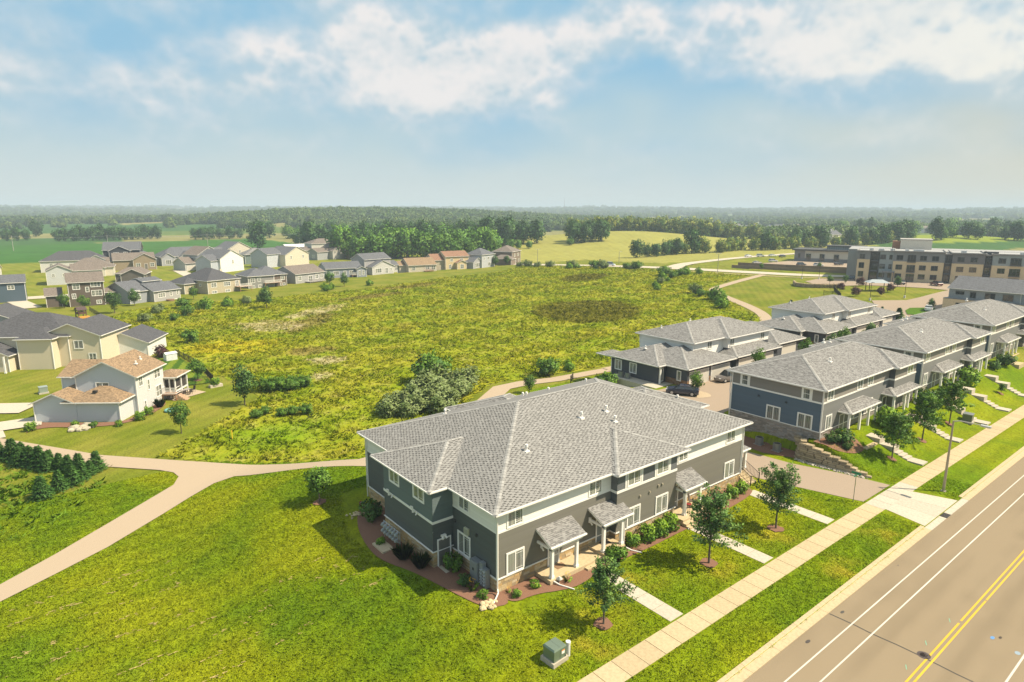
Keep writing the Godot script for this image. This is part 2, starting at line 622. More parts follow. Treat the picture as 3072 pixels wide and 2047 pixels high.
func yard_col(x: float, z: float) -> Color:
	var n := lawn_noise.get_noise_2d(x * 1.5, z * 1.5)
	var s := sin((x * 0.6 + z * 0.8) * TAU / 2.2)
	return Color(0.135, 0.165, 0.015).lerp(Color(0.20, 0.20, 0.030), clampf(0.5 + n * 1.5, 0, 1)) * (1.0 + 0.10 * s)


func far_col(x: float, z: float) -> Color:
	var d := sqrt(x * x + z * z)
	var n := soil.get_noise_2d(x, z)
	var n2 := soil.get_noise_2d(x * 5.0, z * 5.0 + 70)
	if d < 430 and not (x > 228 and z < -205):
		return yard_col(x, z)
	var crop := Color(0.045, 0.12, 0.022) * (1.0 + 0.25 * n2)
	if z < -395 and z > -640 - 0.1 * x and x < 200:
		return crop
	if blob(x, z, 420, -372, 160, 110, 0.2) > 0.0 or (x > 228 and x < 520 and z < -205 and z > -500):
		return Color(0.27, 0.26, 0.065) * (1.0 + 0.16 * n2 + 0.05 * sin((x * 0.5 + z) * 0.9))
	if blob(x, z, 640, -215, 62, 40, 0) > 0.05:
		return Color(0.20, 0.25, 0.03) * (1.0 + 0.1 * n2)
	var k := soil.get_noise_2d(floorf(x / 190.0 + z * 0.0007) * 77.0, floorf(z / 130.0) * 91.0)
	var c := Color(0.10, 0.145, 0.035)
	if k > 0.12:
		c = Color(0.21, 0.20, 0.075)
	elif k < -0.14:
		c = Color(0.05, 0.11, 0.03)
	return c * (1.0 + 0.2 * n2)


func ground() -> void:
	lawn_noise.seed = 3
	lawn_noise.frequency = 0.06
	lawn_noise.fractal_octaves = 4
	soil.seed = 9
	soil.frequency = 0.008
	meadow_edge = poly(MEADOW)
	# far land: rings round the camera, fine where it looks, out to the horizon
	var mb := MB.new()
	var rs := PackedFloat32Array()
	var r := 20.0
	while r < 11000.0:
		rs.append(r)
		r *= 1.024
	var angs := PackedFloat32Array()
	var a := -180.0
	while a < 180.0:
		angs.append(a)
		a += 0.3 if a >= -48.0 and a < 48.0 else 6.0
	angs.append(180.0)
	var pts := PackedVector3Array()
	var cols := PackedColorArray()
	for rr in rs:
		for aa in angs:
			var t := deg_to_rad(aa + 38.65)
			var p := Vector2(sin(t), -cos(t)) * rr
			var y := hgt(p.x, p.y)
			if p.x > -45 and p.x < 262 and p.y > -262 and p.y < 14:
				y -= 0.5 + 0.004 * rr
			pts.append(Vector3(p.x, y, p.y))
			cols.append(far_col(p.x, p.y))
	var na := angs.size()
	var nor := PackedVector3Array()
	nor.resize(pts.size())
	for j in rs.size():
		for i in na:
			var u := pts[mini(j + 1, rs.size() - 1) * na + i] - pts[maxi(j - 1, 0) * na + i]
			var w := pts[j * na + mini(i + 1, na - 1)] - pts[j * na + maxi(i - 1, 0)]
			nor[j * na + i] = w.cross(u).normalized()
	for j in rs.size() - 1:
		for i in na - 1:
			var q := j * na + i
			for k in [q, q + na, q + 1, q + 1, q + na, q + na + 1]:
				mb.v.append(pts[k])
				mb.n.append(nor[k])
				mb.uv.append(Vector2(pts[k].x, pts[k].z))
				mb.c.append(cols[k])
	struct("farmland", mb.done(), M.far_land)
	# the near lawn, 0.5 m cells
	var xs := PackedFloat32Array()
	var zs := PackedFloat32Array()
	var x := -14.0
	while x <= 128.0:
		xs.append(x)
		x += 0.5
	var z := -76.0
	while z <= -16.9:
		zs.append(z)
		z += 0.5
	mb = MB.new()
	var hole := poly([65.2, -25.0, 65.2, -44.0, 128.0, -44.0, 128.0, -31.0, 66.0, -31.0])
	mb.grid(func(px, pz): return [hgt(px, pz), lawn_col(px, pz)], xs, zs, func(px, pz): return pz < -17.05 and not Geometry2D.is_point_in_polygon(Vector2(px, pz), meadow_edge))
	struct("lawn", mb.done(), M.lawn)
	# meadow and the yards round it, 1 m cells
	xs.clear()
	zs.clear()
	x = -46.0
	while x <= 262.0:
		xs.append(x)
		x += 1.0
	z = -262.0
	while z <= 14.0:
		zs.append(z)
		z += 1.0
	mb = MB.new()
	var inside := func(px, pz): return Geometry2D.is_point_in_polygon(Vector2(px, pz), meadow_edge)
	mb.grid(func(px, pz): return [hgt(px, pz) + 0.03, meadow_col(px, pz)], xs, zs, inside)
	struct("meadow", mb.done(), M.meadow)
	mb = MB.new()
	mb.grid(func(px, pz): return [hgt(px, pz) - 0.03, yard_col(px, pz)], xs, zs, func(px, pz): return not inside.call(px, pz) and not (px > -13 and px < 127 and pz > -75 and pz < -17.5) and pz < -17.0)
	struct("yard_ground", mb.done(), M.lawn)
	tufts(inside)
	turf()


func tufts(inside: Callable) -> void:
	# tall grass: a tuft of blades repeated over the meadow
	var meshes := []
	for k in 3:
		var mb := MB.new()
		for i in 9:
			var t := rng.randf() * TAU
			var p := Vector3(cos(t), 0, sin(t)) * rng.randf() * 0.35
			var d := Vector3(cos(t) * 0.9 + rng.randf_range(-0.5, 0.5), 0.8, sin(t) * 0.9 + rng.randf_range(-0.5, 0.5)).normalized()
			var side := d.cross(Vector3(sin(t), 0.2, cos(t))).normalized() * rng.randf_range(0.05, 0.12)
			var l := rng.randf_range(0.35, 0.8)
			var top := p + d * l
			mb.v.append_array([p - side, top, p + side])
			var nn := (Vector3.UP * 0.9 + d * 0.25).normalized()
			mb.n.append_array([nn, nn, nn])
			mb.uv.append_array([Vector2.ZERO, Vector2.ZERO, Vector2.ZERO])
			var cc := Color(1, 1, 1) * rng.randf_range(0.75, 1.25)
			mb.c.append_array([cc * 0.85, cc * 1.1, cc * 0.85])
		meshes.append(mb.done())
	var where := [[], [], []]
	var cols := [[], [], []]
	var margin := poly([-14, -80, -3.5, -90, 4.5, -80, 6.0, -77, 2.0, -70, -5.0, -65, -14, -62])
	for i in 165000:
		var x := rng.randf_range(-14, 236)
		var z := rng.randf_range(-252, -62)
		var d := sqrt(x * x + z * z)
		var rough := Geometry2D.is_point_in_polygon(Vector2(x, z), margin)
		if not rough and (rng.randf() > clampf(120.0 / d, 0.25, 1.0) or not inside.call(x, z)):
			continue
		if rough and lawn_noise.get_noise_2d(x * 4.0, z * 4.0) < -0.1:
			continue
		var n := lawn_noise.get_noise_2d(x * 1.7 + 40, z * 1.7)
		if n < -0.05 and rng.randf() < 0.45:
			continue
		var s := rng.randf_range(0.5, 0.95) * (1.0 + maxf(n, 0.0) * 0.9) * (0.8 + d / 300.0)
		var reeds := maxf(blob(x, z, 130, -128, 17, 13, 0.6), blob(x, z, 184, -183, 12, 7, 0.3))
		if reeds > 0.4:
			s *= 1.25
		var k := i % 3
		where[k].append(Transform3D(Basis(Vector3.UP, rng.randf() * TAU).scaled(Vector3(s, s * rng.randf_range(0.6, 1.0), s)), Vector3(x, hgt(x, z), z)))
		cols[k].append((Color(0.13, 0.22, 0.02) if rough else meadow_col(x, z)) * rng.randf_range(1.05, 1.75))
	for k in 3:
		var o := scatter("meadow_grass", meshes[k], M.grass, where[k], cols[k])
		tag(o, ["tall mixed grass and weeds covering the meadow", "tall mixed grass and weeds covering the meadow", "tall mixed grass and weeds covering the meadow"][k], "grass", "meadow grass")


func turf() -> void:
	# short turf on the near lawn: small tufts that break up the ground's colour
	var out := [poly(TRAIL), poly([24.2, -29.0, 53.6, -29.0, 53.6, -33, 56, -36, 56, -53.5, 22.2, -53.5, 19.8, -46.0, 19.8, -41.5, 21.6, -34.5, 22.2, -30.6]), poly([-60, -22.2, 140, -22.2, 140, -20.5, -60, -20.5]), poly([58.6, -22.3, 65.2, -22.3, 65.2, -33, 64.5, -46, 55, -60, 55, -30, 57.0, -28]), poly([58.0, -20.5, 66.2, -20.5, 66.2, -16, 58.0, -16])]
	for x in [31.65, 42.8, 52.7, 73.2, 84.0, 93.8, 102.4, 112.6]:
		out.append(poly([x - 0.72, -30, x + 0.72, -30, x + 0.72, -20, x - 0.72, -20]))
	for t in [[27.4, -24.8], [38.9, -24.9], [47.9, -24.6]]:
		out.append(poly([t[0] - 0.6, t[1] - 0.6, t[0] + 0.6, t[1] - 0.6, t[0] + 0.6, t[1] + 0.6, t[0] - 0.6, t[1] + 0.6]))
	var meshes := []
	for k in 3:
		var mb := MB.new()
		for i in 12:
			var t := rng.randf() * TAU
			var p := Vector3(cos(t), 0, sin(t)) * rng.randf() * 0.16
			var d := Vector3(cos(t) * 0.8 + rng.randf_range(-0.6, 0.6), 0.8, sin(t) * 0.8 + rng.randf_range(-0.6, 0.6)).normalized()
			var side := d.cross(Vector3(sin(t), 0.2, cos(t))).normalized() * 0.016
			var top := p + d * rng.randf_range(0.03, 0.065)
			mb.v.append_array([p - side, top, p + side])
			mb.n.append_array([Vector3.UP, Vector3.UP, Vector3.UP])
			mb.uv.append_array([Vector2.ZERO, Vector2.ZERO, Vector2.ZERO])
			var cc := Color(1, 1, 1) * rng.randf_range(0.8, 1.3)
			mb.c.append_array([cc, cc, cc])
		meshes.append(mb.done())
	var where := [[], [], []]
	var cols := [[], [], []]
	for i in 260000:
		var x := -9.0 + 80.0 * pow(rng.randf(), 1.15)
		var z := rng.randf_range(-76, -17.1)
		if x > 57 and z < -31 or Vector2(x, z).length() > 82:
			continue
		var q := Vector2(x, z)
		var bad := false
		for o in out:
			if Geometry2D.is_point_in_polygon(q, o):
				bad = true
				break
		if bad or Geometry2D.is_point_in_polygon(q, meadow_edge):
			continue
		var k := i % 3
		var s := rng.randf_range(0.8, 1.5)
		where[k].append(Transform3D(Basis(Vector3.UP, rng.randf() * TAU).scaled(Vector3(s * 1.2, s, s * 1.2)), Vector3(x, hgt(x, z), z)))
		cols[k].append(lawn_col(x, z) * rng.randf_range(1.7, 2.3))
	for k in 3:
		tag(scatter("lawn_grass", meshes[k], M.grass, where[k], cols[k]), "short mown turf of the lawns round the nearest building", "grass", "lawn turf")


func streets() -> void:
	# the street along the townhouses
	var mb := MB.new()
	var xs := PackedFloat32Array()
	var zs := PackedFloat32Array()
	for k in 187:
		xs.append(-60 + k * 1.5)
	for k in 76:
		zs.append(-16.45 + k * 0.3)
	var tread := func(px, pz):
		var n := lawn_noise.get_noise_2d(px * 0.5, pz * 5.0 + 9) + 0.6 * lawn_noise.get_noise_2d(px * 7.0, pz * 7.0)
		var wheel := 0.0
		for w in [-12.9, -11.4, -9.4, -7.9, -5.6, -4.1]:
			wheel += exp(-pow((pz - w) / 0.35, 2))
		return [-0.1, Color.WHITE * (1.0 + 0.16 * n - 0.07 * wheel)]
	mb.grid(tread, xs, zs, func(_px, _pz): return true)
	var road := struct("road", mb.done(), M.asphalt)
	var wl := Color(0.58, 0.55, 0.48)
	var yl := Color(0.62, 0.39, 0.02)
	for l in [["edge_line", -15.03, -14.94, wl], ["bike_lane_line", -13.78, -13.69, wl], ["centre_line", -10.77, -10.66, yl], ["centre_line", -10.48, -10.37, yl], ["far_lane_line", -7.24, -7.13, wl]]:
		mb = MB.new()
		var x := -30.0
		while x < 200.0:
			var e := x + 4.0
			if l[3] == yl and rng.randf() < 0.12:
				e -= rng.randf_range(0.1, 0.5)
			mb.quad(Vector3(x, -0.094, l[2]), Vector3(e, -0.094, l[2]), Vector3(e, -0.094, l[1]), Vector3(x, -0.094, l[1]), l[3] * rng.randf_range(0.92, 1.04))
			x += 4.0
		put(l[0], mb.done(), M.marking, road)
	# a tarred joint across, a manhole on it, stains and utility paint
	mb = MB.new()
	var px := 40.05
	var z := -16.4
	while z < 5.0:
		var nxt := px + rng.randf_range(-0.07, 0.09)
		mb.quad(Vector3(px - 0.04, -0.0955, z), Vector3(nxt - 0.04, -0.0955, z + 0.8), Vector3(nxt + 0.04, -0.0955, z + 0.8), Vector3(px + 0.04, -0.0955, z), Color.WHITE)
		px = nxt
		z += 0.8
	put("tar_joint", mb.done(), M.black, road)
	for s in [[36.2, -15.9, 0.25, 0.11, Color(0.06, 0.05, 0.04)], [40.9, -15.95, 0.22, 0.1, Color(0.07, 0.06, 0.05)], [46.0, -8.6, 0.17, 0.08, Color(0.05, 0.035, 0.02)], [45.6, -8.9, 0.2, 0.11, Color(0.10, 0.25, 0.5)], [45.1, -7.5, 0.2, 0.15, Color(0.25, 0.32, 0.38)], [50.0, -16.0, 0.1, 0.05, Color(0.1, 0.08, 0.06)]]:
		mb = MB.new()
		for k in 10:
			var t0 := TAU * k / 10
			var t1 := TAU * (k + 1) / 10
			mb.tri(Vector3(s[0], -0.0945, s[1]), Vector3(s[0] + cos(t1) * s[2], -0.0945, s[1] + sin(t1) * s[3]), Vector3(s[0] + cos(t0) * s[2], -0.0945, s[1] + sin(t0) * s[3]), s[4])
		put("stain", mb.done(), M.marking, road)
	for s in [[41.8, -11.3], [45.5, -11.2], [38.5, -11.2]]:
		mb = MB.new()
		mb.quad(Vector3(s[0] - 0.25, -0.0945, s[1] + 0.1), Vector3(s[0] - 0.15, -0.0945, s[1] + 0.1), Vector3(s[0] + 0.25, -0.0945, s[1] - 0.1), Vector3(s[0] + 0.15, -0.0945, s[1] - 0.1), Color(0.15, 0.4, 0.28))
		put("survey_mark", mb.done(), M.marking, road)
	mb = MB.new()
	mb.tube(Vector3(0, -0.06, 0), Vector3(0, 0.006, 0), 0.36, 0.36, 20, Color(0.11, 0.085, 0.08))
	for k in 4:
		mb.tube(Vector3(0, 0.006, 0), Vector3(0, 0.012, 0), 0.3 - 0.06 * k, 0.29 - 0.06 * k, 16, Color(0.13, 0.10, 0.09))
	var mh := put("manhole_cover", mb.done(), M.metal)
	mh.position = Vector3(40.45, -0.1, -10.95)
	tag(mh, "round iron manhole cover beside the yellow centre lines", "manhole cover")
	# kerb and gutter: 3 m castings with open joints
	var kerb := Node3D.new()
	kerb.name = "kerb"
	kerb.set_meta("kind", "structure")
	add_child(kerb)
	var seg := MB.new()
	seg.box(Vector3(-1.49, -0.25, -0.42), Vector3(1.49, -0.055, 0.22))
	seg.quad(Vector3(-1.49, -0.055, -0.30), Vector3(1.49, -0.055, -0.30), Vector3(1.49, 0.045, -0.38), Vector3(-1.49, 0.045, -0.38), Color.WHITE)
	seg.box(Vector3(-1.49, -0.2, -0.62), Vector3(1.49, 0.045, -0.38))
	var segm := seg.done()
	var dip := MB.new()
	dip.box(Vector3(-1.49, -0.25, -0.62), Vector3(1.49, -0.06, 0.22))
	var dipm := dip.done()
	var x := -30.5
	while x < 150.0:
		var low := x > 57.5 and x < 66.6
		var o := put("kerb_segment", dipm if low else segm, M.concrete if not low else M.pale_concrete, kerb)
		o.position = Vector3(x, 0, -16.68)
		x += 3.0
	var gr := MB.new()
	gr.box(Vector3(-0.5, 0, -0.28), Vector3(0.5, 0.02, 0.28), Color(0.05, 0.045, 0.04))
	for k in 9:
		gr.box(Vector3(-0.45 + k * 0.1, 0.02, -0.25), Vector3(-0.40 + k * 0.1, 0.03, 0.25), Color(0.12, 0.1, 0.09))
	var inlet := put("drain_inlet", gr.done(), M.metal)
	inlet.position = Vector3(61.9, -0.056, -16.72)
	tag(inlet, "dark iron drain grate in the gutter at the driveway mouth", "drain grate")
	# pavement: one slab per 1.5 m
	var walk := Node3D.new()
	walk.name = "sidewalk"
	walk.set_meta("kind", "structure")
	add_child(walk)
	var slabs := []
	for k in 5:
		var s := MB.new()
		s.box(Vector3(-0.742, -0.12, -0.82), Vector3(0.742, 0.0, 0.82), Color.WHITE * [0.9, 0.97, 1.0, 1.05, 0.94][k])
		slabs.append(s.done())
	x = -12.0
	while x < 128.0:
		var o := put("slab", slabs[rng.randi() % 5], M.pale_concrete if x > 58.3 and x < 65.8 else M.concrete, walk)
		o.position = Vector3(x, 0.035 + rng.randf_range(-0.004, 0.004) - (0.0 if x < 57 else 0.0), -21.45 + x * 0.0035)
		x += 1.52
	# driveway apron, three slabs
	for k in 3:
		var s := MB.new()
		var a0 := lerpf(58.9, 64.8, k / 3.0) + 0.01
		var a1 := lerpf(58.9, 64.8, (k + 1) / 3.0) - 0.01
		var b0 := lerpf(58.2, 66.0, k / 3.0) + 0.01
		var b1 := lerpf(58.2, 66.0, (k + 1) / 3.0) - 0.01
		s.quad(Vector3(b0, 0.012, -17.05), Vector3(b1, 0.012, -17.05), Vector3(a1, 0.03, -20.42), Vector3(a0, 0.03, -20.42), Color.WHITE * [1.0, 0.94, 1.03][k])
		s.quad(Vector3(b0, -0.2, -17.05), Vector3(b1, -0.2, -17.05), Vector3(b1, 0.012, -17.05), Vector3(b0, 0.012, -17.05), Color.WHITE)
		put("apron_slab", s.done(), M.pale_concrete, walk)
	# front walks to the doors, slab by slab
	for w in [[31.65, -30.3], [42.8, -29.6], [52.7, -29.9]]:
		var fw := Node3D.new()
		fw.name = numbered("footpath")
		fw.set_meta("kind", "structure")
		add_child(fw)
		var zz := -22.3
		while zz > w[1]:
			var s := MB.new()
			s.box(Vector3(w[0] - 0.66, -0.1, maxf(zz - 1.5, w[1])), Vector3(w[0] + 0.66, 0.03, zz - 0.015), Color.WHITE * rng.randf_range(0.93, 1.05))
			put("slab", s.done(), M.pale_concrete, fw)
			zz -= 1.515
	# stepped walks up to the right-hand townhouses
	for w in [[73.2, 0], [84.0, 0], [102.4, 1], [112.6, 1], [93.8, 0]]:
		var fw := Node3D.new()
		fw.name = numbered("footpath")
		fw.set_meta("kind", "structure")
		add_child(fw)
		var zz := -22.2
		var k := 0
		while zz > -28.0:
			var step: float = 1.5 if k != 1 and k != 2 and k != 3 else 0.45
			var s := MB.new()
			var y := hgt(w[0], zz - step) + 0.035
			s.box(Vector3(w[0] - 0.7, y - 0.8, zz - step), Vector3(w[0] + 0.7, y, zz - 0.012), Color.WHITE * rng.randf_range(0.93, 1.05))
			put("slab", s.done(), M.pale_concrete, fw)
			zz -= step
			k += 1
	# asphalt drive and the parking court behind
	struct("driveway", sheet(poly([58.9, -22.3, 64.7, -22.3, 63.9, -26.5, 62.4, -31.0, 61.6, -38.0, 63.5, -43.5, 72.6, -45.5, 120.0, -46.5, 128.0, -56.5, 121.0, -57.2, 78.4, -56.2, 76.2, -57.5, 70.4, -58.0, 56.5, -58.0, 55.6, -40.0, 56.2, -31.0, 57.3, -27.4]), 0.03, Color.WHITE, 4.0), M.drive)
	struct("trail", sheet(trail_line(), 0.06, Color.WHITE, 1.0), M.path)
	struct("trail", sheet(strip(smooth_line(poly([84.0, -77.4, 100.0, -77.0, 126.0, -78.5, 145.0, -82.0, 156.4, -88.0, 166.2, -99.0, 176.8, -113.8, 185.5, -124.0, 188.5, -126.3, 192.5, -128.2, 211.0, -132.2, 232.0, -137.2, 244.0, -140.5])), 3.0), 0.06, Color.WHITE, 2.0), M.path)
	# the cross street, its branch and the car parks
	var cross := smooth_line(poly([150.0, -420.0, 196.0, -315.0, 220.0, -246.5, 230.0, -216.0, 236.5, -189.0, 249.5, -144.5, 262.0, -107.0, 280.0, -50.0]))
	struct("road", sheet(strip(cross, 10.0), 0.12, Color.WHITE, 4.0), M.pale_concrete)
	struct("road", sheet(strip(smooth_line(poly([240.0, -183.0, 262.0, -194.0, 282.0, -198.0, 316.0, -202.5, 343.0, -203.5, 420.0, -199.0])), 7.5), 0.16, Color.WHITE, 4.0), M.pale_concrete)
	struct("sidewalk", sheet(strip(smooth_line(poly([205.0, -251.0, 218.5, -212.0, 225.0, -186.0, 238.5, -141.0, 249.0, -108.0])), 1.6), 0.1, Color.WHITE, 4.0), M.concrete)
	struct("parking_lot", sheet(poly([286.0, -171.0, 326.0, -171.0, 330.0, -136.0, 300.0, -122.0, 290.0, -140.0]), 0.14, Color.WHITE, 5.0), M.drive)
	struct("parking_lot", sheet(poly([228.8, -115.2, 243.0, -117.0, 247.0, -105.3, 262.0, -60.0, 262.0, -44.0, 200.0, -44.0, 128.0, -44.0, 128.0, -57.0, 168.8, -58.8, 173.2, -68.0, 183.0, -71.6, 193.4, -77.5, 199.6, -70.6, 207.0, -69.9, 229.6, -70.0, 230.6, -75.2, 226.4, -93.4, 217.5, -99.2, 222.0, -109.0]), 0.10, Color.WHITE, 5.0), M.drive)
	struct("lawn", sheet(poly([181.0, -64.1, 185.7, -64.8, 188.5, -60.1, 184.0, -58.0, 173.8, -58.3, 174.4, -61.2]), 0.2, Color(0.075, 0.15, 0.015), 2.0), M.lawn)
	# suburb streets and drives, seen in pieces between the houses
	struct("road", sheet(strip(smooth_line(poly([-30.0, -262.0, 20.0, -258.0, 60.0, -262.0, 100.0, -275.0, 140.0, -285.0, 215.0, -300.0])), 8.0), 0.10, Color.WHITE, 4.0), M.pale_concrete)
	struct("road", sheet(strip(smooth_line(poly([-6.0, -100.0, -9.0, -140.0, -10.0, -190.0, -12.0, -262.0])), 8.0), 0.10, Color.WHITE, 4.0), M.pale_concrete)
	for d in [[-10, -106.5, 2, -105.5, 4.5], [-10, -121.0, 1.0, -113.5, 5.0], [84, -262, 76, -300, 5.0], [62, -268, 66, -335, 5.0], [44, -262, 39, -282, 5.0], [2, -258, 6, -232, 5.0], [24, -258, 27, -238, 5.0]]:
		struct("driveway", sheet(strip(poly([d[0], d[1], d[2], d[3]]), d[4]), 0.13, Color.WHITE, 3.0), M.pale_concrete)
	# mulch beds
	struct("mulch_bed", sheet(smooth_line(poly([24.2, -32.5, 24.3, -30.1, 22.6, -30.7, 22.1, -32.3, 21.6, -34.7, 21.0, -37.8, 20.1, -40.4, 19.9, -42.4, 20.5, -45.9, 21.5, -48.3, 22.3, -49.6, 24.2, -49.6])), 0.05, Color.WHITE, 1.0), M.mulch)
	struct("mulch_bed", sheet(smooth_line(poly([24.2, -31.7, 24.2, -30.1, 26.1, -30.0, 28.0, -29.1, 29.6, -28.8, 32.5, -29.5, 36.2, -29.1, 42.2, -29.2, 44.0, -29.0, 52.4, -29.3, 53.6, -30.5, 53.6, -31.7])), 0.055, Color.WHITE, 1.0), M.mulch)
	struct("mulch_bed", sheet(poly([63.2, -39.2, 66.2, -39.2, 66.2, -31.2, 64.2, -31.2, 62.8, -34.5]), 0.05, Color.WHITE, 1.0), M.mulch)
	struct("mulch_bed", sheet(smooth_line(poly([65.4, -30.4, 65.3, -28.0, 67.5, -26.6, 70.0, -26.8, 71.0, -30.2])), 0.06, Color.WHITE, 1.0), M.mulch)
	struct("mulch_bed", sheet(smooth_line(poly([0.0, -100.8, 2.0, -102.2, 5.8, -99.0, 9.8, -97.0, 13.5, -98.6, 17.5, -104.0, 16.0, -107.0, 12.0, -99.0, 9.5, -98.5, 1.5, -105.0])), 0.05, Color.WHITE, 1.0), M.mulch)
	struct("gravel_bed", sheet(smooth_line(poly([75.0, -55.5, 77.2, -55.6, 78.4, -52.6, 77.0, -50.4, 74.8, -51.4])), 0.06, Color.WHITE, 1.0), M.gravel)
	for t in [[27.4, -24.8, 0.62], [38.9, -24.9, 0.62], [47.9, -24.6, 0.62], [70.9, -24.6, 0.45], [79.3, -24.7, 0.5], [88.1, -24.8, 0.45], [108.5, -24.9, 0.4], [20.2, -53.3, 0.6], [24.0, -115.3, 0.7]]:
		var ring := PackedVector2Array()
		for k in 14:
			ring.append(Vector2(t[0], t[1]) + Vector2.from_angle(TAU * k / 14) * t[2] * rng.randf_range(0.85, 1.15))
		struct("mulch_ring", sheet(ring, 0.07, Color(2.1, 2.6, 2.6), 1.0), M.mulch)
	# patio behind the grey house
	struct("patio", sheet(strip(poly([17.4, -106.6, 22.4, -108.8]), 4.2), 0.05, Color.WHITE, 1.0), M.gravel)


func trail_line() -> PackedVector2Array:
	return poly(TRAIL)


# --- building blocks -------------------------------------------------------------------------------------------------
func slab_tri(mb: MB, a: Vector3, b: Vector3, d: Vector3, col: Color) -> void:
	mb.tri(a, b, d, col)


func hip(parent: Node3D, x0: float, x1: float, z0: float, z1: float, y: float, slope: float, m: Material, caps := true, soffit := true) -> MeshInstance3D:
	# hip roof over the rectangle of its eaves (z0 < z1), y = top of the eave edge
	var w := x1 - x0
	var d := z1 - z0
	var half := minf(w, d) / 2
	var ry := y + half * slope
	var a := Vector3(x0, y, z1)
	var b := Vector3(x1, y, z1)
	var c := Vector3(x1, y, z0)
	var e := Vector3(x0, y, z0)
	var r0: Vector3
	var r1: Vector3
	var mb := MB.new()
	if w >= d:
		r0 = Vector3(x0 + half, ry, (z0 + z1) / 2)
		r1 = Vector3(x1 - half, ry, (z0 + z1) / 2)
		mb.quad(a, b, r1, r0, Color.WHITE)
		mb.tri(b, c, r1, Color.WHITE)
		mb.quad(c, e, r0, r1, Color.WHITE)
		mb.tri(e, a, r0, Color.WHITE)
	else:
		r0 = Vector3((x0 + x1) / 2, ry, z1 - half)
		r1 = Vector3((x0 + x1) / 2, ry, z0 + half)
		mb.tri(a, b, r0, Color.WHITE)
		mb.quad(b, c, r1, r0, Color.WHITE)
		mb.tri(c, e, r1, Color.WHITE)
		mb.quad(e, a, r0, r1, Color.WHITE)
	var roof := put("roof", mb.done(), m, parent)
	if caps:
		mb = MB.new()
		var ends := [[a, r0], [b, r1 if w >= d else r0], [c, r1], [e, r0 if w >= d else r1], [r0, r1]]
		for q in ends:
			cap_row(mb, q[0], q[1])
		put("ridge_cap", mb.done(), M.cap_grey if m != M.shingle_brown and m != M.shingle_dark else m, roof)
	mb = MB.new()
	var t := 0.2
	for q in [[a, b], [b, c], [c, e], [e, a]]:
		mb.quad(q[0] - Vector3(0, t, 0), q[1] - Vector3(0, t, 0), q[1], q[0], Color.WHITE)
		var out: Vector3 = (q[1] - q[0]).normalized().cross(Vector3.UP) * 0.1
		var s0: Vector3 = q[0] + out - Vector3(0, 0.03, 0)
		var s1: Vector3 = q[1] + out - Vector3(0, 0.03, 0)
		mb.quad(s0 - Vector3(0, 0.1, 0), s1 - Vector3(0, 0.1, 0), s1, s0, Color.WHITE)
		mb.quad(s0, s1, q[1] - Vector3(0, 0.03, 0) - out * 0.1, q[0] - Vector3(0, 0.03, 0) - out * 0.1, Color.WHITE * 0.9)
		mb.quad(q[0] - Vector3(0, 0.13, 0), q[1] - Vector3(0, 0.13, 0), s1 - Vector3(0, 0.1, 0), s0 - Vector3(0, 0.1, 0), Color.WHITE * 0.9)
	if soffit:
		var dn := Vector3(0, t, 0)
		mb.quad(e - dn, c - dn, b - dn, a - dn, Color.WHITE)
	put("eave_trim", mb.done(), M.gutter, roof)
	return roof


func cap_row(mb: MB, p0: Vector3, p1: Vector3) -> void:
	# overlapping cap shingles along a hip or ridge
	var d := p1 - p0
	var len := d.length()
	if len < 0.3:
		return
	d /= len
	var side := d.cross(Vector3.UP).normalized()
	var up := side.cross(d)
	var k := 0.0
	while k < len - 0.05:
		var e := minf(k + 0.34, len)
		var tone := rng.randf_range(0.72, 1.08)
		var c := Color(tone, tone, tone)
		var a := p0 + d * k + up * 0.045
		var b := p0 + d * e + up * 0.03
		var wl := side * 0.17 - up * 0.045
		var wr := -side * 0.17 - up * 0.045
		mb.quad(a + wl, b + wl, b, a, c)
		mb.quad(a, b, b + wr, a + wr, c)
		k += 0.34


func wall_poly(mb: MB, o: Vector3, u: Vector3, shape: PackedVector2Array, col: Color) -> void:
	# flat wall: convex outline in (along u, up), counter-clockwise seen from outside
	for i in range(1, shape.size() - 1):
		mb.tri(o + u * shape[0].x + Vector3.UP * shape[0].y, o + u * shape[i].x + Vector3.UP * shape[i].y, o + u * shape[i + 1].x + Vector3.UP * shape[i + 1].y, col)


func laps(mb: MB, o: Vector3, u: Vector3, w: float, y0: float, y1: float, col: Color, step := 0.15, left := 0.0, right := 0.0) -> void:
	# real lap siding: each board leans out 14 mm at its lower edge; left/right narrow the wall per metre of height (gables)
	var n := u.cross(Vector3.UP)
	var y := y0
	while y < y1 - 0.01:
		var e := minf(y + step, y1)
		var a0 := left * (y - y0)
		var a1 := left * (e - y0)
		var b0 := w - right * (y - y0)
		var b1 := w - right * (e - y0)
		var t := rng.randf_range(0.95, 1.04)
		var c := Color(col.r * t, col.g * t, col.b * t)
		var p := o + n * 0.016
		mb.quad(p + u * a0 + Vector3.UP * y, p + u * b0 + Vector3.UP * y, o + n * 0.002 + u * b1 + Vector3.UP * e, o + n * 0.002 + u * a1 + Vector3.UP * e, c)
		mb.quad(o + u * a0 + Vector3.UP * y, o + u * b0 + Vector3.UP * y, p + u * b0 + Vector3.UP * y, p + u * a0 + Vector3.UP * y, c)
		y = e


const SIDES := {"f": [Vector3(1, 0, 0), 0, 1], "b": [Vector3(-1, 0, 0), 1, 0], "r": [Vector3(0, 0, -1), 1, 1], "l": [Vector3(0, 0, 1), 0, 0]}


func side_origin(s: String, x0: float, x1: float, z0: float, z1: float) -> Vector3:
	return {"f": Vector3(x0, 0, z1), "b": Vector3(x1, 0, z0), "r": Vector3(x1, 0, z1), "l": Vector3(x0, 0, z0)}[s]


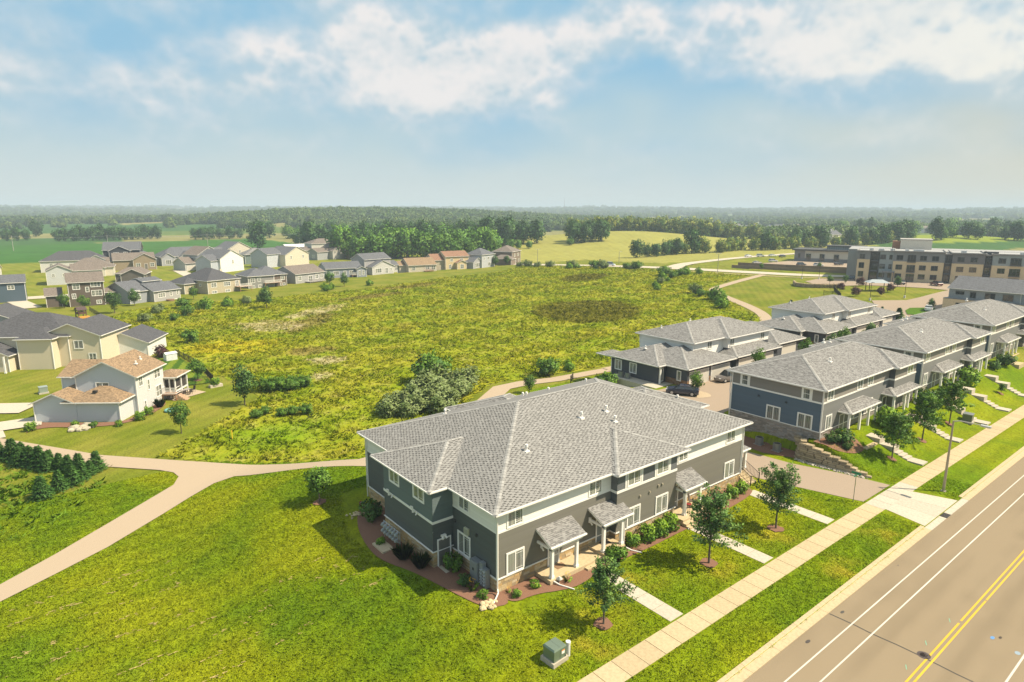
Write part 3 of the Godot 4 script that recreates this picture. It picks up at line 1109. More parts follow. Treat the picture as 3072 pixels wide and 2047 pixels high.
func side_len(s: String, x0: float, x1: float, z0: float, z1: float) -> float:
	return x1 - x0 if s in "fb" else z1 - z0


func walls(parent: Node3D, x0: float, x1: float, z0: float, z1: float, y0: float, y1: float, m: Material, col: Color, sides := "frbl", real := false, called := "wall") -> void:
	for s in sides:
		var mb := MB.new()
		var o := side_origin(s, x0, x1, z0, z1)
		var u: Vector3 = SIDES[s][0]
		var w := side_len(s, x0, x1, z0, z1)
		if real:
			laps(mb, o, u, w, y0, y1, col)
		else:
			wall_poly(mb, o, u, PackedVector2Array([Vector2(0, y0), Vector2(w, y0), Vector2(w, y1), Vector2(0, y1)]), col)
		put(called, mb.done(), m, parent)


func board(parent: Node3D, x0: float, x1: float, z0: float, z1: float, y0: float, y1: float, out: float, m: Material, sides := "frbl", called := "trim_board", col := Color.WHITE) -> void:
	var mb := MB.new()
	for s in sides:
		var o := side_origin(s, x0, x1, z0, z1)
		var u: Vector3 = SIDES[s][0]
		var n := u.cross(Vector3.UP)
		var w := side_len(s, x0, x1, z0, z1)
		mb.box(Vector3(-out * 0.98, y0, 0.0), Vector3(w + out * 0.98, y1, out), col, Transform3D(Basis(u, Vector3.UP, n), o))
	put(called, mb.done(), m, parent)


func corners(parent: Node3D, x0: float, x1: float, z0: float, z1: float, y0: float, y1: float, which: Array, m: Material) -> void:
	for k in which:
		var mb := MB.new()
		var p: Vector2 = [Vector2(x0, z1), Vector2(x1, z1), Vector2(x1, z0), Vector2(x0, z0)][k]
		mb.box(Vector3(p.x - 0.06, y0, p.y - 0.06), Vector3(p.x + 0.06, y1, p.y + 0.06))
		put("corner_board", mb.done(), m, parent)


func window(parent: Node3D, s: String, plane: float, u: float, y: float, w: float, h: float, style := "slider", label := "") -> void:
	# u = centre along the wall axis (x for front and back, z for the sides), y = sill height
	var key := "win %.2f %.2f %s" % [w, h, style]
	if not protos.has(key):
		var frame := MB.new()
		var tw := 0.1
		var wc := Color(1, 1, 1)
		if style == "dark":
			wc = Color(0.12, 0.12, 0.12)
			tw = 0.05
		frame.box(Vector3(-w / 2 - tw, -tw, 0), Vector3(-w / 2, h + tw, 0.05), wc)
		frame.box(Vector3(w / 2, -tw, 0), Vector3(w / 2 + tw, h + tw, 0.05), wc)
		frame.box(Vector3(-w / 2, h, 0), Vector3(w / 2, h + tw, 0.048), wc)
		frame.box(Vector3(-w / 2, -tw, 0), Vector3(w / 2, 0, 0.06), wc)
		var f := 0.045
		var n := 2 if w > 0.8 else 1
		if w > 2.2:
			n = 3
		for k in n + 1:
			var x := lerpf(-w / 2, w / 2, float(k) / n)
			frame.box(Vector3(x - f, 0, 0.008), Vector3(x + f, h, 0.04), wc)
		frame.box(Vector3(-w / 2, 0, 0.009), Vector3(w / 2, f, 0.038), wc)
		frame.box(Vector3(-w / 2, h - f, 0.009), Vector3(w / 2, h, 0.038), wc)
		if style == "hung":
			frame.box(Vector3(-w / 2, h * 0.5 - f / 2, 0.009), Vector3(w / 2, h * 0.5 + f / 2, 0.038), wc)
		if style == "slider" and w > 1.0:
			# prairie bars in the right-hand sash
			frame.box(Vector3(w / 2 - 0.2, 0, 0.012), Vector3(w / 2 - 0.18, h, 0.03), wc)
			frame.box(Vector3(0, h - 0.2, 0.012), Vector3(w / 2, h - 0.18, 0.03), wc)
			frame.box(Vector3(0, 0.2, 0.012), Vector3(w / 2, 0.22, 0.03), wc)
		var o := put("window", frame.done(), M.white_trim, parent)
		for k in n:
			var a := lerpf(-w / 2, w / 2, float(k) / n) + 0.02
			var b := lerpf(-w / 2, w / 2, float(k + 1) / n) - 0.02
			var g := MB.new()
			g.quad(Vector3(a, 0.02, 0.021 if k == 0 else 0.027), Vector3(b, 0.02, 0.021 if k == 0 else 0.027), Vector3(b, h - 0.02, 0.021 if k == 0 else 0.027), Vector3(a, h - 0.02, 0.021 if k == 0 else 0.027), Color.WHITE)
			put("pane", g.done(), M.clear_glass if style != "dark" else M.glass, o)
		if style != "dark":
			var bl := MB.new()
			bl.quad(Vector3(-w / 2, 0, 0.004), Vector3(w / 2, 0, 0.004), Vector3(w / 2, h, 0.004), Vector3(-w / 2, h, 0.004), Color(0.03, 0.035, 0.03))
			# curtains or blinds behind part of the glass
			var r := RandomNumberGenerator.new()
			r.seed = hash(key)
			var kx := -w / 2
			while kx < w / 2 - 0.05:
				var left := kx < 0.0
				if (left and r.randf() < 0.7) or (not left and r.randf() < 0.45):
					var t := r.randf_range(0.16, 0.3) * (1.0 if left else 0.8)
					bl.quad(Vector3(kx, 0.02, 0.007), Vector3(kx + 0.09, 0.02, 0.007), Vector3(kx + 0.09, h, 0.007), Vector3(kx, h, 0.007), Color(t, t * 0.95, t * 0.78))
				kx += 0.1
			put("blind", bl.done(), M.cloth, o)
		protos[key] = o.duplicate()
		parent.remove_child(o)
		o.free()
	var q: Node3D = protos[key].duplicate()
	q.name = "window"
	parent.add_child(q, true)
	var un: Vector3 = SIDES[s][0]
	q.basis = Basis(un, Vector3.UP, un.cross(Vector3.UP))
	q.position = Vector3(u, y, plane) if s in "fb" else Vector3(plane, y, u)
	if label:
		q.set_meta("label", label)


func door(parent: Node3D, s: String, plane: float, u: float, y: float, w: float, h: float, col: Color, called := "door", panels := 0) -> void:
	var mb := MB.new()
	mb.box(Vector3(-w / 2 - 0.1, 0, 0), Vector3(-w / 2, h + 0.1, 0.06), Color.WHITE)
	mb.box(Vector3(w / 2, 0, 0), Vector3(w / 2 + 0.1, h + 0.1, 0.06), Color.WHITE)
	mb.box(Vector3(-w / 2, h, 0), Vector3(w / 2, h + 0.1, 0.058), Color.WHITE)
	mb.box(Vector3(-w / 2, 0, 0), Vector3(w / 2, h, 0.02), col)
	if panels > 0:
		for k in panels:
			mb.box(Vector3(-w / 2 + 0.04, h * k / panels + 0.03, 0.02), Vector3(w / 2 - 0.04, h * (k + 1) / panels - 0.03, 0.035), col)
	else:
		mb.box(Vector3(-w / 2 + 0.14, h * 0.52, 0.02), Vector3(w / 2 - 0.14, h * 0.92, 0.03), col * 0.9)
		mb.box(Vector3(-w / 2 + 0.14, h * 0.1, 0.02), Vector3(w / 2 - 0.14, h * 0.45, 0.03), col * 0.95)
	var o := put(called, mb.done(), M.white_trim, parent)
	var un: Vector3 = SIDES[s][0]
	o.basis = Basis(un, Vector3.UP, un.cross(Vector3.UP))
	o.position = Vector3(u, y, plane) if s in "fb" else Vector3(plane, y, u)
	if panels == 0:
		var k := MB.new()
		k.tube(Vector3(w / 2 - 0.1, h * 0.46, 0.02), Vector3(w / 2 - 0.1, h * 0.46, 0.09), 0.03, 0.035, 8, Color(0.15, 0.14, 0.13))
		put("handle", k.done(), M.metal, o)


func stones(list: Array, o: Vector3, u: Vector3, w: float, y0: float, y1: float, course := 0.2) -> void:
	# collect veneer blocks of one wall as [transform, tone]
	var n := u.cross(Vector3.UP)
	var y := y0
	var row := 0
	while y < y1 - 0.05:
		var h := minf(course * rng.randf_range(0.92, 1.08), y1 - y)
		var x := -0.02
		while x < w:
			var l := minf(rng.randf_range(0.24, 0.62), w + 0.02 - x)
			if l > 0.06:
				var out := rng.randf_range(0.04, 0.075)
				list.append([Transform3D(Basis(u * (l - 0.018), Vector3.UP * (h - 0.018), n * out), o + u * (x + l / 2) + Vector3.UP * (y + h / 2) + n * (out / 2)), rng.randi() % 6])
			x += l
		y += h
		row += 1


func lay_stones(parent: Node3D, list: Array, palette: Array, near: Vector3, most := 300) -> void:
	list.sort_custom(func(p, q): return p[0].origin.distance_squared_to(near) < q[0].origin.distance_squared_to(near))
	var meshes := []
	for c in palette:
		var mb := MB.new()
		mb.box(Vector3(-0.5, -0.5, -0.5), Vector3(0.5, 0.5, 0.5), c)
		meshes.append(mb.done())
	var rest := MB.new()
	for k in list.size():
		if k < most:
			var s := put("stone", meshes[list[k][1]], M.stone, parent)
			s.transform = list[k][0]
		else:
			rest.box(Vector3(-0.5, -0.5, -0.5), Vector3(0.5, 0.5, 0.5), palette[list[k][1]], list[k][0])
	if list.size() > most:
		put("stone_veneer", rest.done(), M.stone, parent).set_meta("kind", "stuff")


func downspout(parent: Node3D, pts: Array) -> void:
	var mb := MB.new()
	for k in pts.size() - 1:
		mb.tube(pts[k], pts[k + 1], 0.055, 0.055, 6)
	put("downspout", mb.done(), M.gutter, parent)


func post(parent: Node3D, x: float, z: float, y0: float, y1: float, w := 0.11) -> void:
	var mb := MB.new()
	mb.box(Vector3(x - w, y0, z - w), Vector3(x + w, y1, z + w))
	mb.box(Vector3(x - w - 0.04, y0, z - w - 0.04), Vector3(x + w + 0.04, y0 + 0.18, z + w + 0.04))
	mb.box(Vector3(x - w - 0.03, y1 - 0.12, z - w - 0.03), Vector3(x + w + 0.03, y1, z + w + 0.03))
	put("post", mb.done(), M.white_trim, parent)


func shed_roof(parent: Node3D, x0: float, x1: float, zb: float, zf: float, yb: float, yf: float, m: Material) -> void:
	# porch roof that leans on the wall; box of shingles with white edges
	var mb := MB.new()
	var a := Vector3(x0, yf, zf)
	var b := Vector3(x1, yf, zf)
	var c := Vector3(x1, yb, zb)
	var e := Vector3(x0, yb, zb)
	mb.quad(a, b, c, e, Color.WHITE)
	var r := put("porch_roof", mb.done(), m, parent)
	mb = MB.new()
	var d := Vector3(0, 0.18, 0)
	mb.quad(a - d, b - d, b - Vector3(0, 0.005, 0), a - Vector3(0, 0.005, 0), Color.WHITE)
	mb.quad(b - d, c - d, c - Vector3(0, 0.005, 0), b - Vector3(0, 0.005, 0), Color.WHITE)
	mb.quad(e - d, a - d, a - Vector3(0, 0.005, 0), e - Vector3(0, 0.005, 0), Color.WHITE)
	mb.quad(e - d, c - d, b - d, a - d, Color.WHITE)
	mb.box(Vector3(x0 + 0.1, yf - 0.36, zf - 0.3), Vector3(x1 - 0.1, yf - 0.185, zf - 0.1))
	mb.box(Vector3(x0 + 0.1, yf - 0.36, zb), Vector3(x0 + 0.25, yf - 0.19, zf - 0.1))
	mb.box(Vector3(x1 - 0.25, yf - 0.36, zb), Vector3(x1 - 0.1, yf - 0.19, zf - 0.1))
	mb.box(Vector3(x0 - 0.02, yf - 0.12, zf), Vector3(x1 + 0.02, yf - 0.01, zf + 0.09))
	put("porch_trim", mb.done(), M.white_trim, r)


func pipe_vent(parent: Node3D, p: Vector3, h := 0.5) -> void:
	var mb := MB.new()
	mb.tube(p - Vector3(0, 0.15, 0), p + Vector3(0, h, 0), 0.07, 0.07, 8)
	mb.tube(p + Vector3(0, h * 0.7, 0), p + Vector3(0, h + 0.06, 0), 0.13, 0.11, 8)
	mb.box(p - Vector3(0.2, 0.1, 0.2), p + Vector3(0.2, 0.05, 0.2))
	put("roof_vent", mb.done(), M.white, parent)


func tabs(parent: Node3D, corner: Vector3, along: Vector3, up: Vector3, tri: Array, len: float, height: float, list: Array) -> void:
	# raised shingle tabs over one roof plane: along = eave direction, up = up the slope (unit vectors); tri = inset per metre of slope at the left and right end
	var n := along.cross(up).normalized()
	var v := 0.0
	while v < height - 0.1:
		var u: float = v * tri[0] + 0.05
		var stop: float = len - v * tri[1] - 0.05
		var phase: float = (0.0 if int(v / 0.145) % 2 == 0 else 0.27) + rng.randf_range(-0.07, 0.07)
		var k := floorf(u / 0.54)
		while k * 0.54 + phase < stop:
			var g0 := k * 0.54 + phase + rng.randf_range(-0.05, 0.05)
			var g1 := g0 + rng.randf_range(0.16, 0.27)
			var e := (k + 1) * 0.54 + phase - 0.03
			k += 1
			if g0 > u and g1 < stop and rng.randf() < 0.9:
				# the gap between two tabs shows the dark shadow line of the layer below
				list.append([Transform3D(Basis(along * (g1 - g0), n * 0.006, up * -0.055), corner + along * (g0 + g1) / 2 + up * (v + 0.108) + n * 0.003), rng.randf_range(0.2, 0.45)])
			g1 = maxf(g1, u)
			e = minf(e, stop)
			if e - g1 > 0.08:
				list.append([Transform3D(Basis(along * (e - g1), n * 0.014, up * -0.142), corner + along * (g1 + e) / 2 + up * (v + 0.071) + n * 0.007), rng.randf_range(0.88, 1.14)])
		v += 0.145
	return


# --- the nearest building ----------------------------------------------------------------------------------------------
func main_building() -> void:
	var b := thing("townhouse_building", "large townhouse block nearest the camera, grey hip roof, white upper siding, three small porches", "building")
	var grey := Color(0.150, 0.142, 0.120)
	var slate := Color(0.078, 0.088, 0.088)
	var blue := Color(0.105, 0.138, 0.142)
	var white := Color(0.72, 0.70, 0.65)
	# cores: stone base, siding, white upper band
	walls(b, 24.16, 53.72, -51.25, -31.80, -1.6, 1.02, M.plain, Color(0.22, 0.17, 0.10))
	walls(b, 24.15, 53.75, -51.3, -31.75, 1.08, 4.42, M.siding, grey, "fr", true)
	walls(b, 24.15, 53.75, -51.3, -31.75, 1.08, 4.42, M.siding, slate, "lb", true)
	walls(b, 24.15, 53.75, -51.3, -31.75, 4.52, 6.02, M.siding, white, "frbl", true)
	board(b, 24.15, 53.75, -51.3, -31.75, 1.0, 1.075, 0.085, M.white_trim)
	board(b, 24.15, 53.75, -51.3, -31.75, 4.42, 4.56, 0.03, M.white_trim)
	corners(b, 24.15, 53.75, -51.3, -31.75, 1.08, 6.0, [0, 1, 3], M.white_trim)
	# front bay
	walls(b, 35.4, 42.78, -33, -31.15, -0.3, 1.02, M.plain, Color(0.22, 0.17, 0.10), "frl")
	walls(b, 35.38, 42.8, -33, -31.1, 1.08, 4.38, M.siding, grey, "fr", true)
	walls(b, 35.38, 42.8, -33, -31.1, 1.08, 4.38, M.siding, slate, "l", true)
	walls(b, 35.38, 42.8, -33, -31.1, 4.5, 6.02, M.siding, Color(0.115, 0.122, 0.128), "frl", true)
	board(b, 35.38, 42.8, -33, -31.1, 1.0, 1.075, 0.085, M.white_trim, "frl")
	board(b, 35.38, 42.8, -33, -31.1, 4.36, 4.56, 0.045, M.white_trim, "frl")
	for x in [36.35, 38.3, 39.95, 41.85]:
		var mb := MB.new()
		mb.box(Vector3(x - 0.08, 4.56, -31.1), Vector3(x + 0.08, 6.0, -31.05))
		put("trim_board", mb.done(), M.white_trim, b)
	# left bay, slate below and blue-green above a white band
	walls(b, 22.42, 24.5, -44.65, -37.25, -1.2, 1.25, M.plain, Color(0.22, 0.17, 0.10), "fbl")
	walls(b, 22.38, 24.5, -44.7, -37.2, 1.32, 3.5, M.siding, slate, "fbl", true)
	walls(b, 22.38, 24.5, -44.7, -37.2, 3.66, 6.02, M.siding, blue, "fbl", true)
	board(b, 22.38, 24.1, -44.7, -37.2, 1.24, 1.31, 0.085, M.white_trim, "fbl")
	board(b, 22.38, 24.1, -44.7, -37.2, 3.48, 3.68, 0.045, M.white_trim, "fbl")
	# rear bays, seen as roofs
	walls(b, 34.5, 41.5, -52.6, -50, -2.0, 6.0, M.siding, grey, "rbl", true)
	walls(b, 52.0, 55.3, -45.6, -37.7, -0.5, 6.0, M.siding, grey, "fbr", true)
	# stone veneer
	var list := []
	stones(list, Vector3(24.16, 0, -31.80), Vector3(1, 0, 0), 11.3, -0.15, 1.0)
	stones(list, Vector3(42.7, 0, -31.80), Vector3(1, 0, 0), 11.0, -0.1, 1.0)
	stones(list, Vector3(35.4, 0, -31.15), Vector3(1, 0, 0), 7.4, -0.1, 1.0)
	stones(list, Vector3(24.16, 0, -37.2), Vector3(0, 0, 1), 5.42, -0.2, 1.0, 0.13)
	stones(list, Vector3(22.42, 0, -44.65), Vector3(0, 0, 1), 7.42, -0.6, 1.23, 0.13)
	stones(list, Vector3(22.42, 0, -37.25), Vector3(1, 0, 0), 0.55, -0.2, 1.23, 0.13)
	stones(list, Vector3(24.16, 0, -51.25), Vector3(0, 0, 1), 6.6, -1.5, 1.0, 0.13)
	lay_stones(b, list, [Color(0.47, 0.34, 0.18), Color(0.52, 0.40, 0.235), Color(0.41, 0.30, 0.165), Color(0.54, 0.45, 0.30), Color(0.50, 0.345, 0.165), Color(0.36, 0.28, 0.18)], Vector3(25, 0.5, -31), 300)
	# roofs, every one with the same eave and pitch
	var s := 1.0 / 3.0
	var roof := hip(b, 23.6, 54.45, -52.0, -31.22, 6.2, s, M.shingle_base)
	hip(b, 22.0, 32.4, -46.1, -36.95, 6.2, s, M.shingle_base)
	hip(b, 34.85, 43.9, -40.9, -30.62, 6.2, s, M.shingle_base)
	hip(b, 33.8, 42.2, -53.2, -44.0, 6.2, s, M.shingle_grey)
	hip(b, 46.5, 55.95, -46.2, -37.1, 6.2, s, M.shingle_grey)
	# shingle tabs on the planes that face the camera
	var t := []
	var k := 1.0 / sqrt(1 + s * s)
	var plane := sqrt(1 + s * s)
	var upf := Vector3(0, s, -1).normalized()
	var upl := Vector3(1, s, 0).normalized()
	tabs(b, Vector3(23.6, 6.2, -31.22), Vector3(1, 0, 0), upf, [k, k], 30.85, 10.39 * plane, t)
	tabs(b, Vector3(23.6, 6.2, -52.0), Vector3(0, 0, 1), upl, [k, k], 20.78, 10.39 * plane, t)
	tabs(b, Vector3(34.85, 6.2, -30.62), Vector3(1, 0, 0), upf, [k, k], 9.05, 4.52 * plane, t)
	tabs(b, Vector3(34.85, 6.2, -40.9), Vector3(0, 0, 1), upl, [k, k], 10.28, 4.52 * plane, t)
	tabs(b, Vector3(43.9, 6.2, -30.62), Vector3(0, 0, -1), Vector3(-1, s, 0).normalized(), [k, k], 10.28, 4.52 * plane, t)
	tabs(b, Vector3(22.0, 6.2, -46.1), Vector3(0, 0, 1), upl, [k, k], 9.15, 4.57 * plane, t)
	tabs(b, Vector3(22.0, 6.2, -36.95), Vector3(1, 0, 0), upf, [k, k], 10.4, 4.57 * plane, t)
	tabs(b, Vector3(32.4, 6.2, -46.1), Vector3(-1, 0, 0), Vector3(0, s, 1).normalized(), [k, k], 10.4, 4.57 * plane, t)
	t.sort_custom(func(p, q): return p[0].origin.distance_squared_to(Vector3(24, 6, -31)) < q[0].origin.distance_squared_to(Vector3(24, 6, -31)))
	var tabm := MB.new()
	tabm.box(Vector3(-0.5, -0.5, -0.5), Vector3(0.5, 0.5, 0.5))
	var mesh := tabm.done()
	var tones := []
	for q in 5:
		var mb := MB.new()
		mb.box(Vector3(-0.5, -0.5, -0.5), Vector3(0.5, 0.5, 0.5), Color.WHITE * [0.22, 0.32, 0.9, 0.99, 1.09][q])
		tones.append(mb.done())
	var where := []
	var cols := []
	for q in t.size():
		if q < 300:
			var o := put("shingle", tones[clampi(int((t[q][1] - 0.16) / 0.2), 0, 4)], M.shingle_tab, roof)
			o.transform = t[q][0]
		else:
			where.append(t[q][0])
			cols.append(Color(t[q][1], t[q][1], t[q][1]))
	scatter("shingle_field", mesh, M.shingle_tab, where, cols, roof)
	for v in [Vector3(37.8, 8.36, -37.6), Vector3(40.9, 8.33, -37.6), Vector3(40.5, 7.84, -36.15), Vector3(30.1, 7.72, -35.8)]:
		pipe_vent(b, v)
	for v in [Vector3(30.7, 7.4, -48.3), Vector3(39.9, 7.4, -48.1), Vector3(40.3, 7.4, -48.0), Vector3(43.2, 7.4, -47.9), Vector3(48.8, 7.4, -48.0), Vector3(53.4, 6.75, -39.2)]:
		pipe_vent(b, v, 0.42)
	# windows: upper, then ground floor
	for w in [25.7, 33.6, 51.75]:
		window(b, "f", -31.74, w, 4.66, 1.3, 1.22)
	window(b, "f", -31.74, 44.5, 4.66, 1.2, 1.22)
	for w in [37.33, 40.9]:
		window(b, "f", -31.09, w, 4.66, 1.45, 1.22)
	for w in [25.72, 51.8]:
		window(b, "f", -31.73, w, 1.12, 1.42, 1.52)
	for w in [37.4, 40.95]:
		window(b, "f", -31.08, w, 1.12, 1.42, 1.52)
	window(b, "l", 24.14, -35.7, 4.72, 1.25, 1.12)
	window(b, "l", 24.13, -35.72, 1.2, 1.45, 1.52)
	for w in [-42.85, -39.1]:
		window(b, "l", 22.37, w, 4.78, 1.45, 1.12)
	# the utility door beside the bay
	door(b, "f", -37.16, 23.3, 0.05, 1.0, 2.05, Color(0.2, 0.2, 0.19), "utility_door")
	# porches
	shed_roof(b, 27.6, 31.05, -31.72, -30.1, 3.72, 2.95, M.shingle_grey)
	shed_roof(b, 32.85, 36.15, -31.72, -30.05, 3.72, 2.98, M.shingle_grey)
	shed_roof(b, 42.75, 45.75, -31.72, -30.05, 3.72, 2.95, M.shingle_grey)
	for q in [[27.98, -30.4, 0.35], [30.4, -30.4, 0.35], [33.2, -30.35, 0.55], [35.2, -30.35, 0.55], [42.2 + 0.9, -30.3, 0.5], [45.2, -30.3, 0.5]]:
		post(b, q[0], q[1], q[2], 2.75)
	for q in [[27.6, 33.0, -31.72, -30.1, 0.35], [32.95, 35.3, -31.72, -30.0, 0.55], [42.2, 46.0, -31.72, -29.7, 0.5]]:
		var mb := MB.new()
		mb.box(Vector3(q[0], -0.2, q[2]), Vector3(q[1], q[4], q[3]))
		put("porch_slab", mb.done(), M.concrete, b)
	for q in [[42.1, 43.6, -29.7, -29.3, 0.32], [42.1, 43.6, -29.3, -28.9, 0.17], [31.0, 32.4, -30.1, -29.75, 0.18]]:
		var mb := MB.new()
		mb.box(Vector3(q[0], -0.2, q[2]), Vector3(q[1], q[4], q[3]))
		put("step", mb.done(), M.concrete, b)
	door(b, "f", -31.7, 29.3, 0.36, 0.95, 2.05, Color(0.5, 0.52, 0.53))
	door(b, "f", -31.7, 34.3, 0.56, 0.95, 2.05, Color(0.28, 0.31, 0.32))
	door(b, "f", -31.7, 43.4, 0.51, 0.95, 2.05, Color(0.28, 0.3, 0.31))
	# side porch at the far end with its steps and railings
	shed_roof(b, 53.75, 55.6, -34.6, -31.9, 3.5, 3.1, M.shingle_grey)
	post(b, 55.3, -32.2, 1.0, 3.0)
	var mb := MB.new()
	mb.box(Vector3(53.75, -0.2, -34.6), Vector3(55.4, 1.0, -32.3))
	for q in 5:
		mb.box(Vector3(53.8, -0.2, -32.3 + 0.3 * q), Vector3(55.3, 0.83 - 0.17 * q, -32.0 + 0.3 * q))
	put("step", mb.done(), M.concrete, b)
	for x in [53.85, 55.3]:
		mb = MB.new()
		for y in [0.15, 0.95]:
			mb.tube(Vector3(x, 1.0 + y, -32.4), Vector3(x, 0.05 + y, -30.6), 0.025, 0.025, 6)
		for q in 13:
			var f := q / 12.0
			mb.tube(Vector3(x, lerpf(1.15, 0.2, f), lerpf(-32.4, -30.6, f)), Vector3(x, lerpf(1.95, 1.0, f), lerpf(-32.4, -30.6, f)), 0.014, 0.014, 5)
		for q in 2:
			mb.box(Vector3(x - 0.04, 0.9 - q * 0.95, -32.44 + q * 1.84), Vector3(x + 0.04, 2.0 - q * 0.93, -32.36 + q * 1.84))
		put("railing", mb.done(), M.black, b)
	# downspouts
	downspout(b, [Vector3(24.0, 6.05, -31.45), Vector3(24.05, 5.75, -31.6), Vector3(24.05, 0.45, -31.6), Vector3(23.95, 0.25, -31.4), Vector3(23.2, 0.08, -30.9)])
	downspout(b, [Vector3(23.95, 6.05, -51.5), Vector3(24.05, 5.75, -51.4), Vector3(24.05, -0.9, -51.4)])
	downspout(b, [Vector3(27.8, 2.85, -30.15), Vector3(27.85, 2.4, -30.28), Vector3(27.85, 0.3, -30.28), Vector3(28.1, 0.12, -29.7), Vector3(28.6, 0.06, -28.7)])
	downspout(b, [Vector3(35.45, 2.85, -30.15), Vector3(35.4, 2.4, -30.25), Vector3(35.4, 0.3, -30.25), Vector3(35.7, 0.1, -29.7), Vector3(36.1, 0.06, -29.0)])
	downspout(b, [Vector3(43.0, 2.85, -30.15), Vector3(43.1, 2.4, -30.2), Vector3(43.1, 0.3, -30.15), Vector3(42.6, 0.1, -29.5), Vector3(42.0, 0.06, -29.0)])
	downspout(b, [Vector3(53.9, 6.05, -31.4), Vector3(53.82, 5.75, -31.66), Vector3(53.82, 1.0, -31.66)])
	# lights, dryer hoods and a louvre on the walls
	for q in [[Vector3(33.0, 2.5, -31.7), 0.16, 0.42], [Vector3(28.05, 2.1, -31.7), 0.1, 0.22]]:
		mb = MB.new()
		mb.box(q[0] + Vector3(-q[1] / 2, 0, 0), q[0] + Vector3(q[1] / 2, q[2], 0.16))
		mb.tube(q[0] + Vector3(0, 0.05, 0.16), q[0] + Vector3(0.05, -0.15, 0.28), 0.06, 0.06, 8)
		put("wall_vent", mb.done(), M.white, b)
	for x in [38.1, 39.3, 40.4, 40.9]:
		mb = MB.new()
		mb.box(Vector3(x - 0.07, 3.35 if x < 40 else 3.6, -31.09), Vector3(x + 0.07, 3.5 if x < 40 else 3.75, -30.98), Color(0.3, 0.27, 0.2))
		put("wall_vent", mb.done(), M.plain, b)
	for z in [-43.4, -39.6]:
		mb = MB.new()
		mb.tube(Vector3(22.35, 3.62, z), Vector3(22.1, 3.62, z), 0.06, 0.06, 8)
		mb.tube(Vector3(22.1, 3.6, z), Vector3(22.1, 4.05, z), 0.055, 0.055, 8)
		mb.tube(Vector3(22.1, 4.05, z), Vector3(21.98, 4.12, z - 0.12), 0.055, 0.05, 8)
		mb.tube(Vector3(22.3, 3.7, z + 0.3), Vector3(22.1, 3.55, z + 0.45), 0.05, 0.05, 8)
		put("flue_pipe", mb.done(), M.white, b)
	mb = MB.new()
	mb.box(Vector3(23.98, 2.95, -35.55), Vector3(24.14, 3.45, -35.05), Color(0.5, 0.5, 0.36))
	for q in 5:
		mb.box(Vector3(23.93, 2.99 + q * 0.09, -35.52), Vector3(23.98, 3.03 + q * 0.09, -35.08), Color(0.38, 0.38, 0.27))
	put("wall_louvre", mb.done(), M.plain, b)
	for q in [-36.9, -34.2]:
		mb = MB.new()
		mb.box(Vector3(24.02, 3.3, q), Vector3(24.14, 3.5, q + 0.16), Color(0.05, 0.05, 0.05))
		put("wall_vent", mb.done(), M.plain, b)
	mb = MB.new()
	mb.box(Vector3(24.02, 5.2, -45.6), Vector3(24.14, 5.4, -45.45))
	put("wall_light", mb.done(), M.white, b)
	mb = MB.new()
	mb.box(Vector3(23.0, 2.35, -37.15), Vector3(23.4, 2.5, -36.95))
	mb.tube(Vector3(23.1, 2.38, -37.0), Vector3(23.0, 2.25, -36.85), 0.07, 0.09, 8)
	mb.tube(Vector3(23.3, 2.38, -37.0), Vector3(23.4, 2.25, -36.85), 0.07, 0.09, 8)
	put("wall_light", mb.done(), M.white, b)


# --- the three townhouses up the street -------------------------------------------------------------------------------
func corner_townhouses() -> void:
	var names := ["townhouse with dark blue side wall over grey stone, beside the driveway and retaining wall", "middle one of the three grey townhouses up the street", "farthest of the three grey townhouses, cut by the right edge of the picture"]
	for k in 3:
		townhouse([0.0, 27.0, 54.2][k], [1.75, 2.1, 2.7][k], names[k])


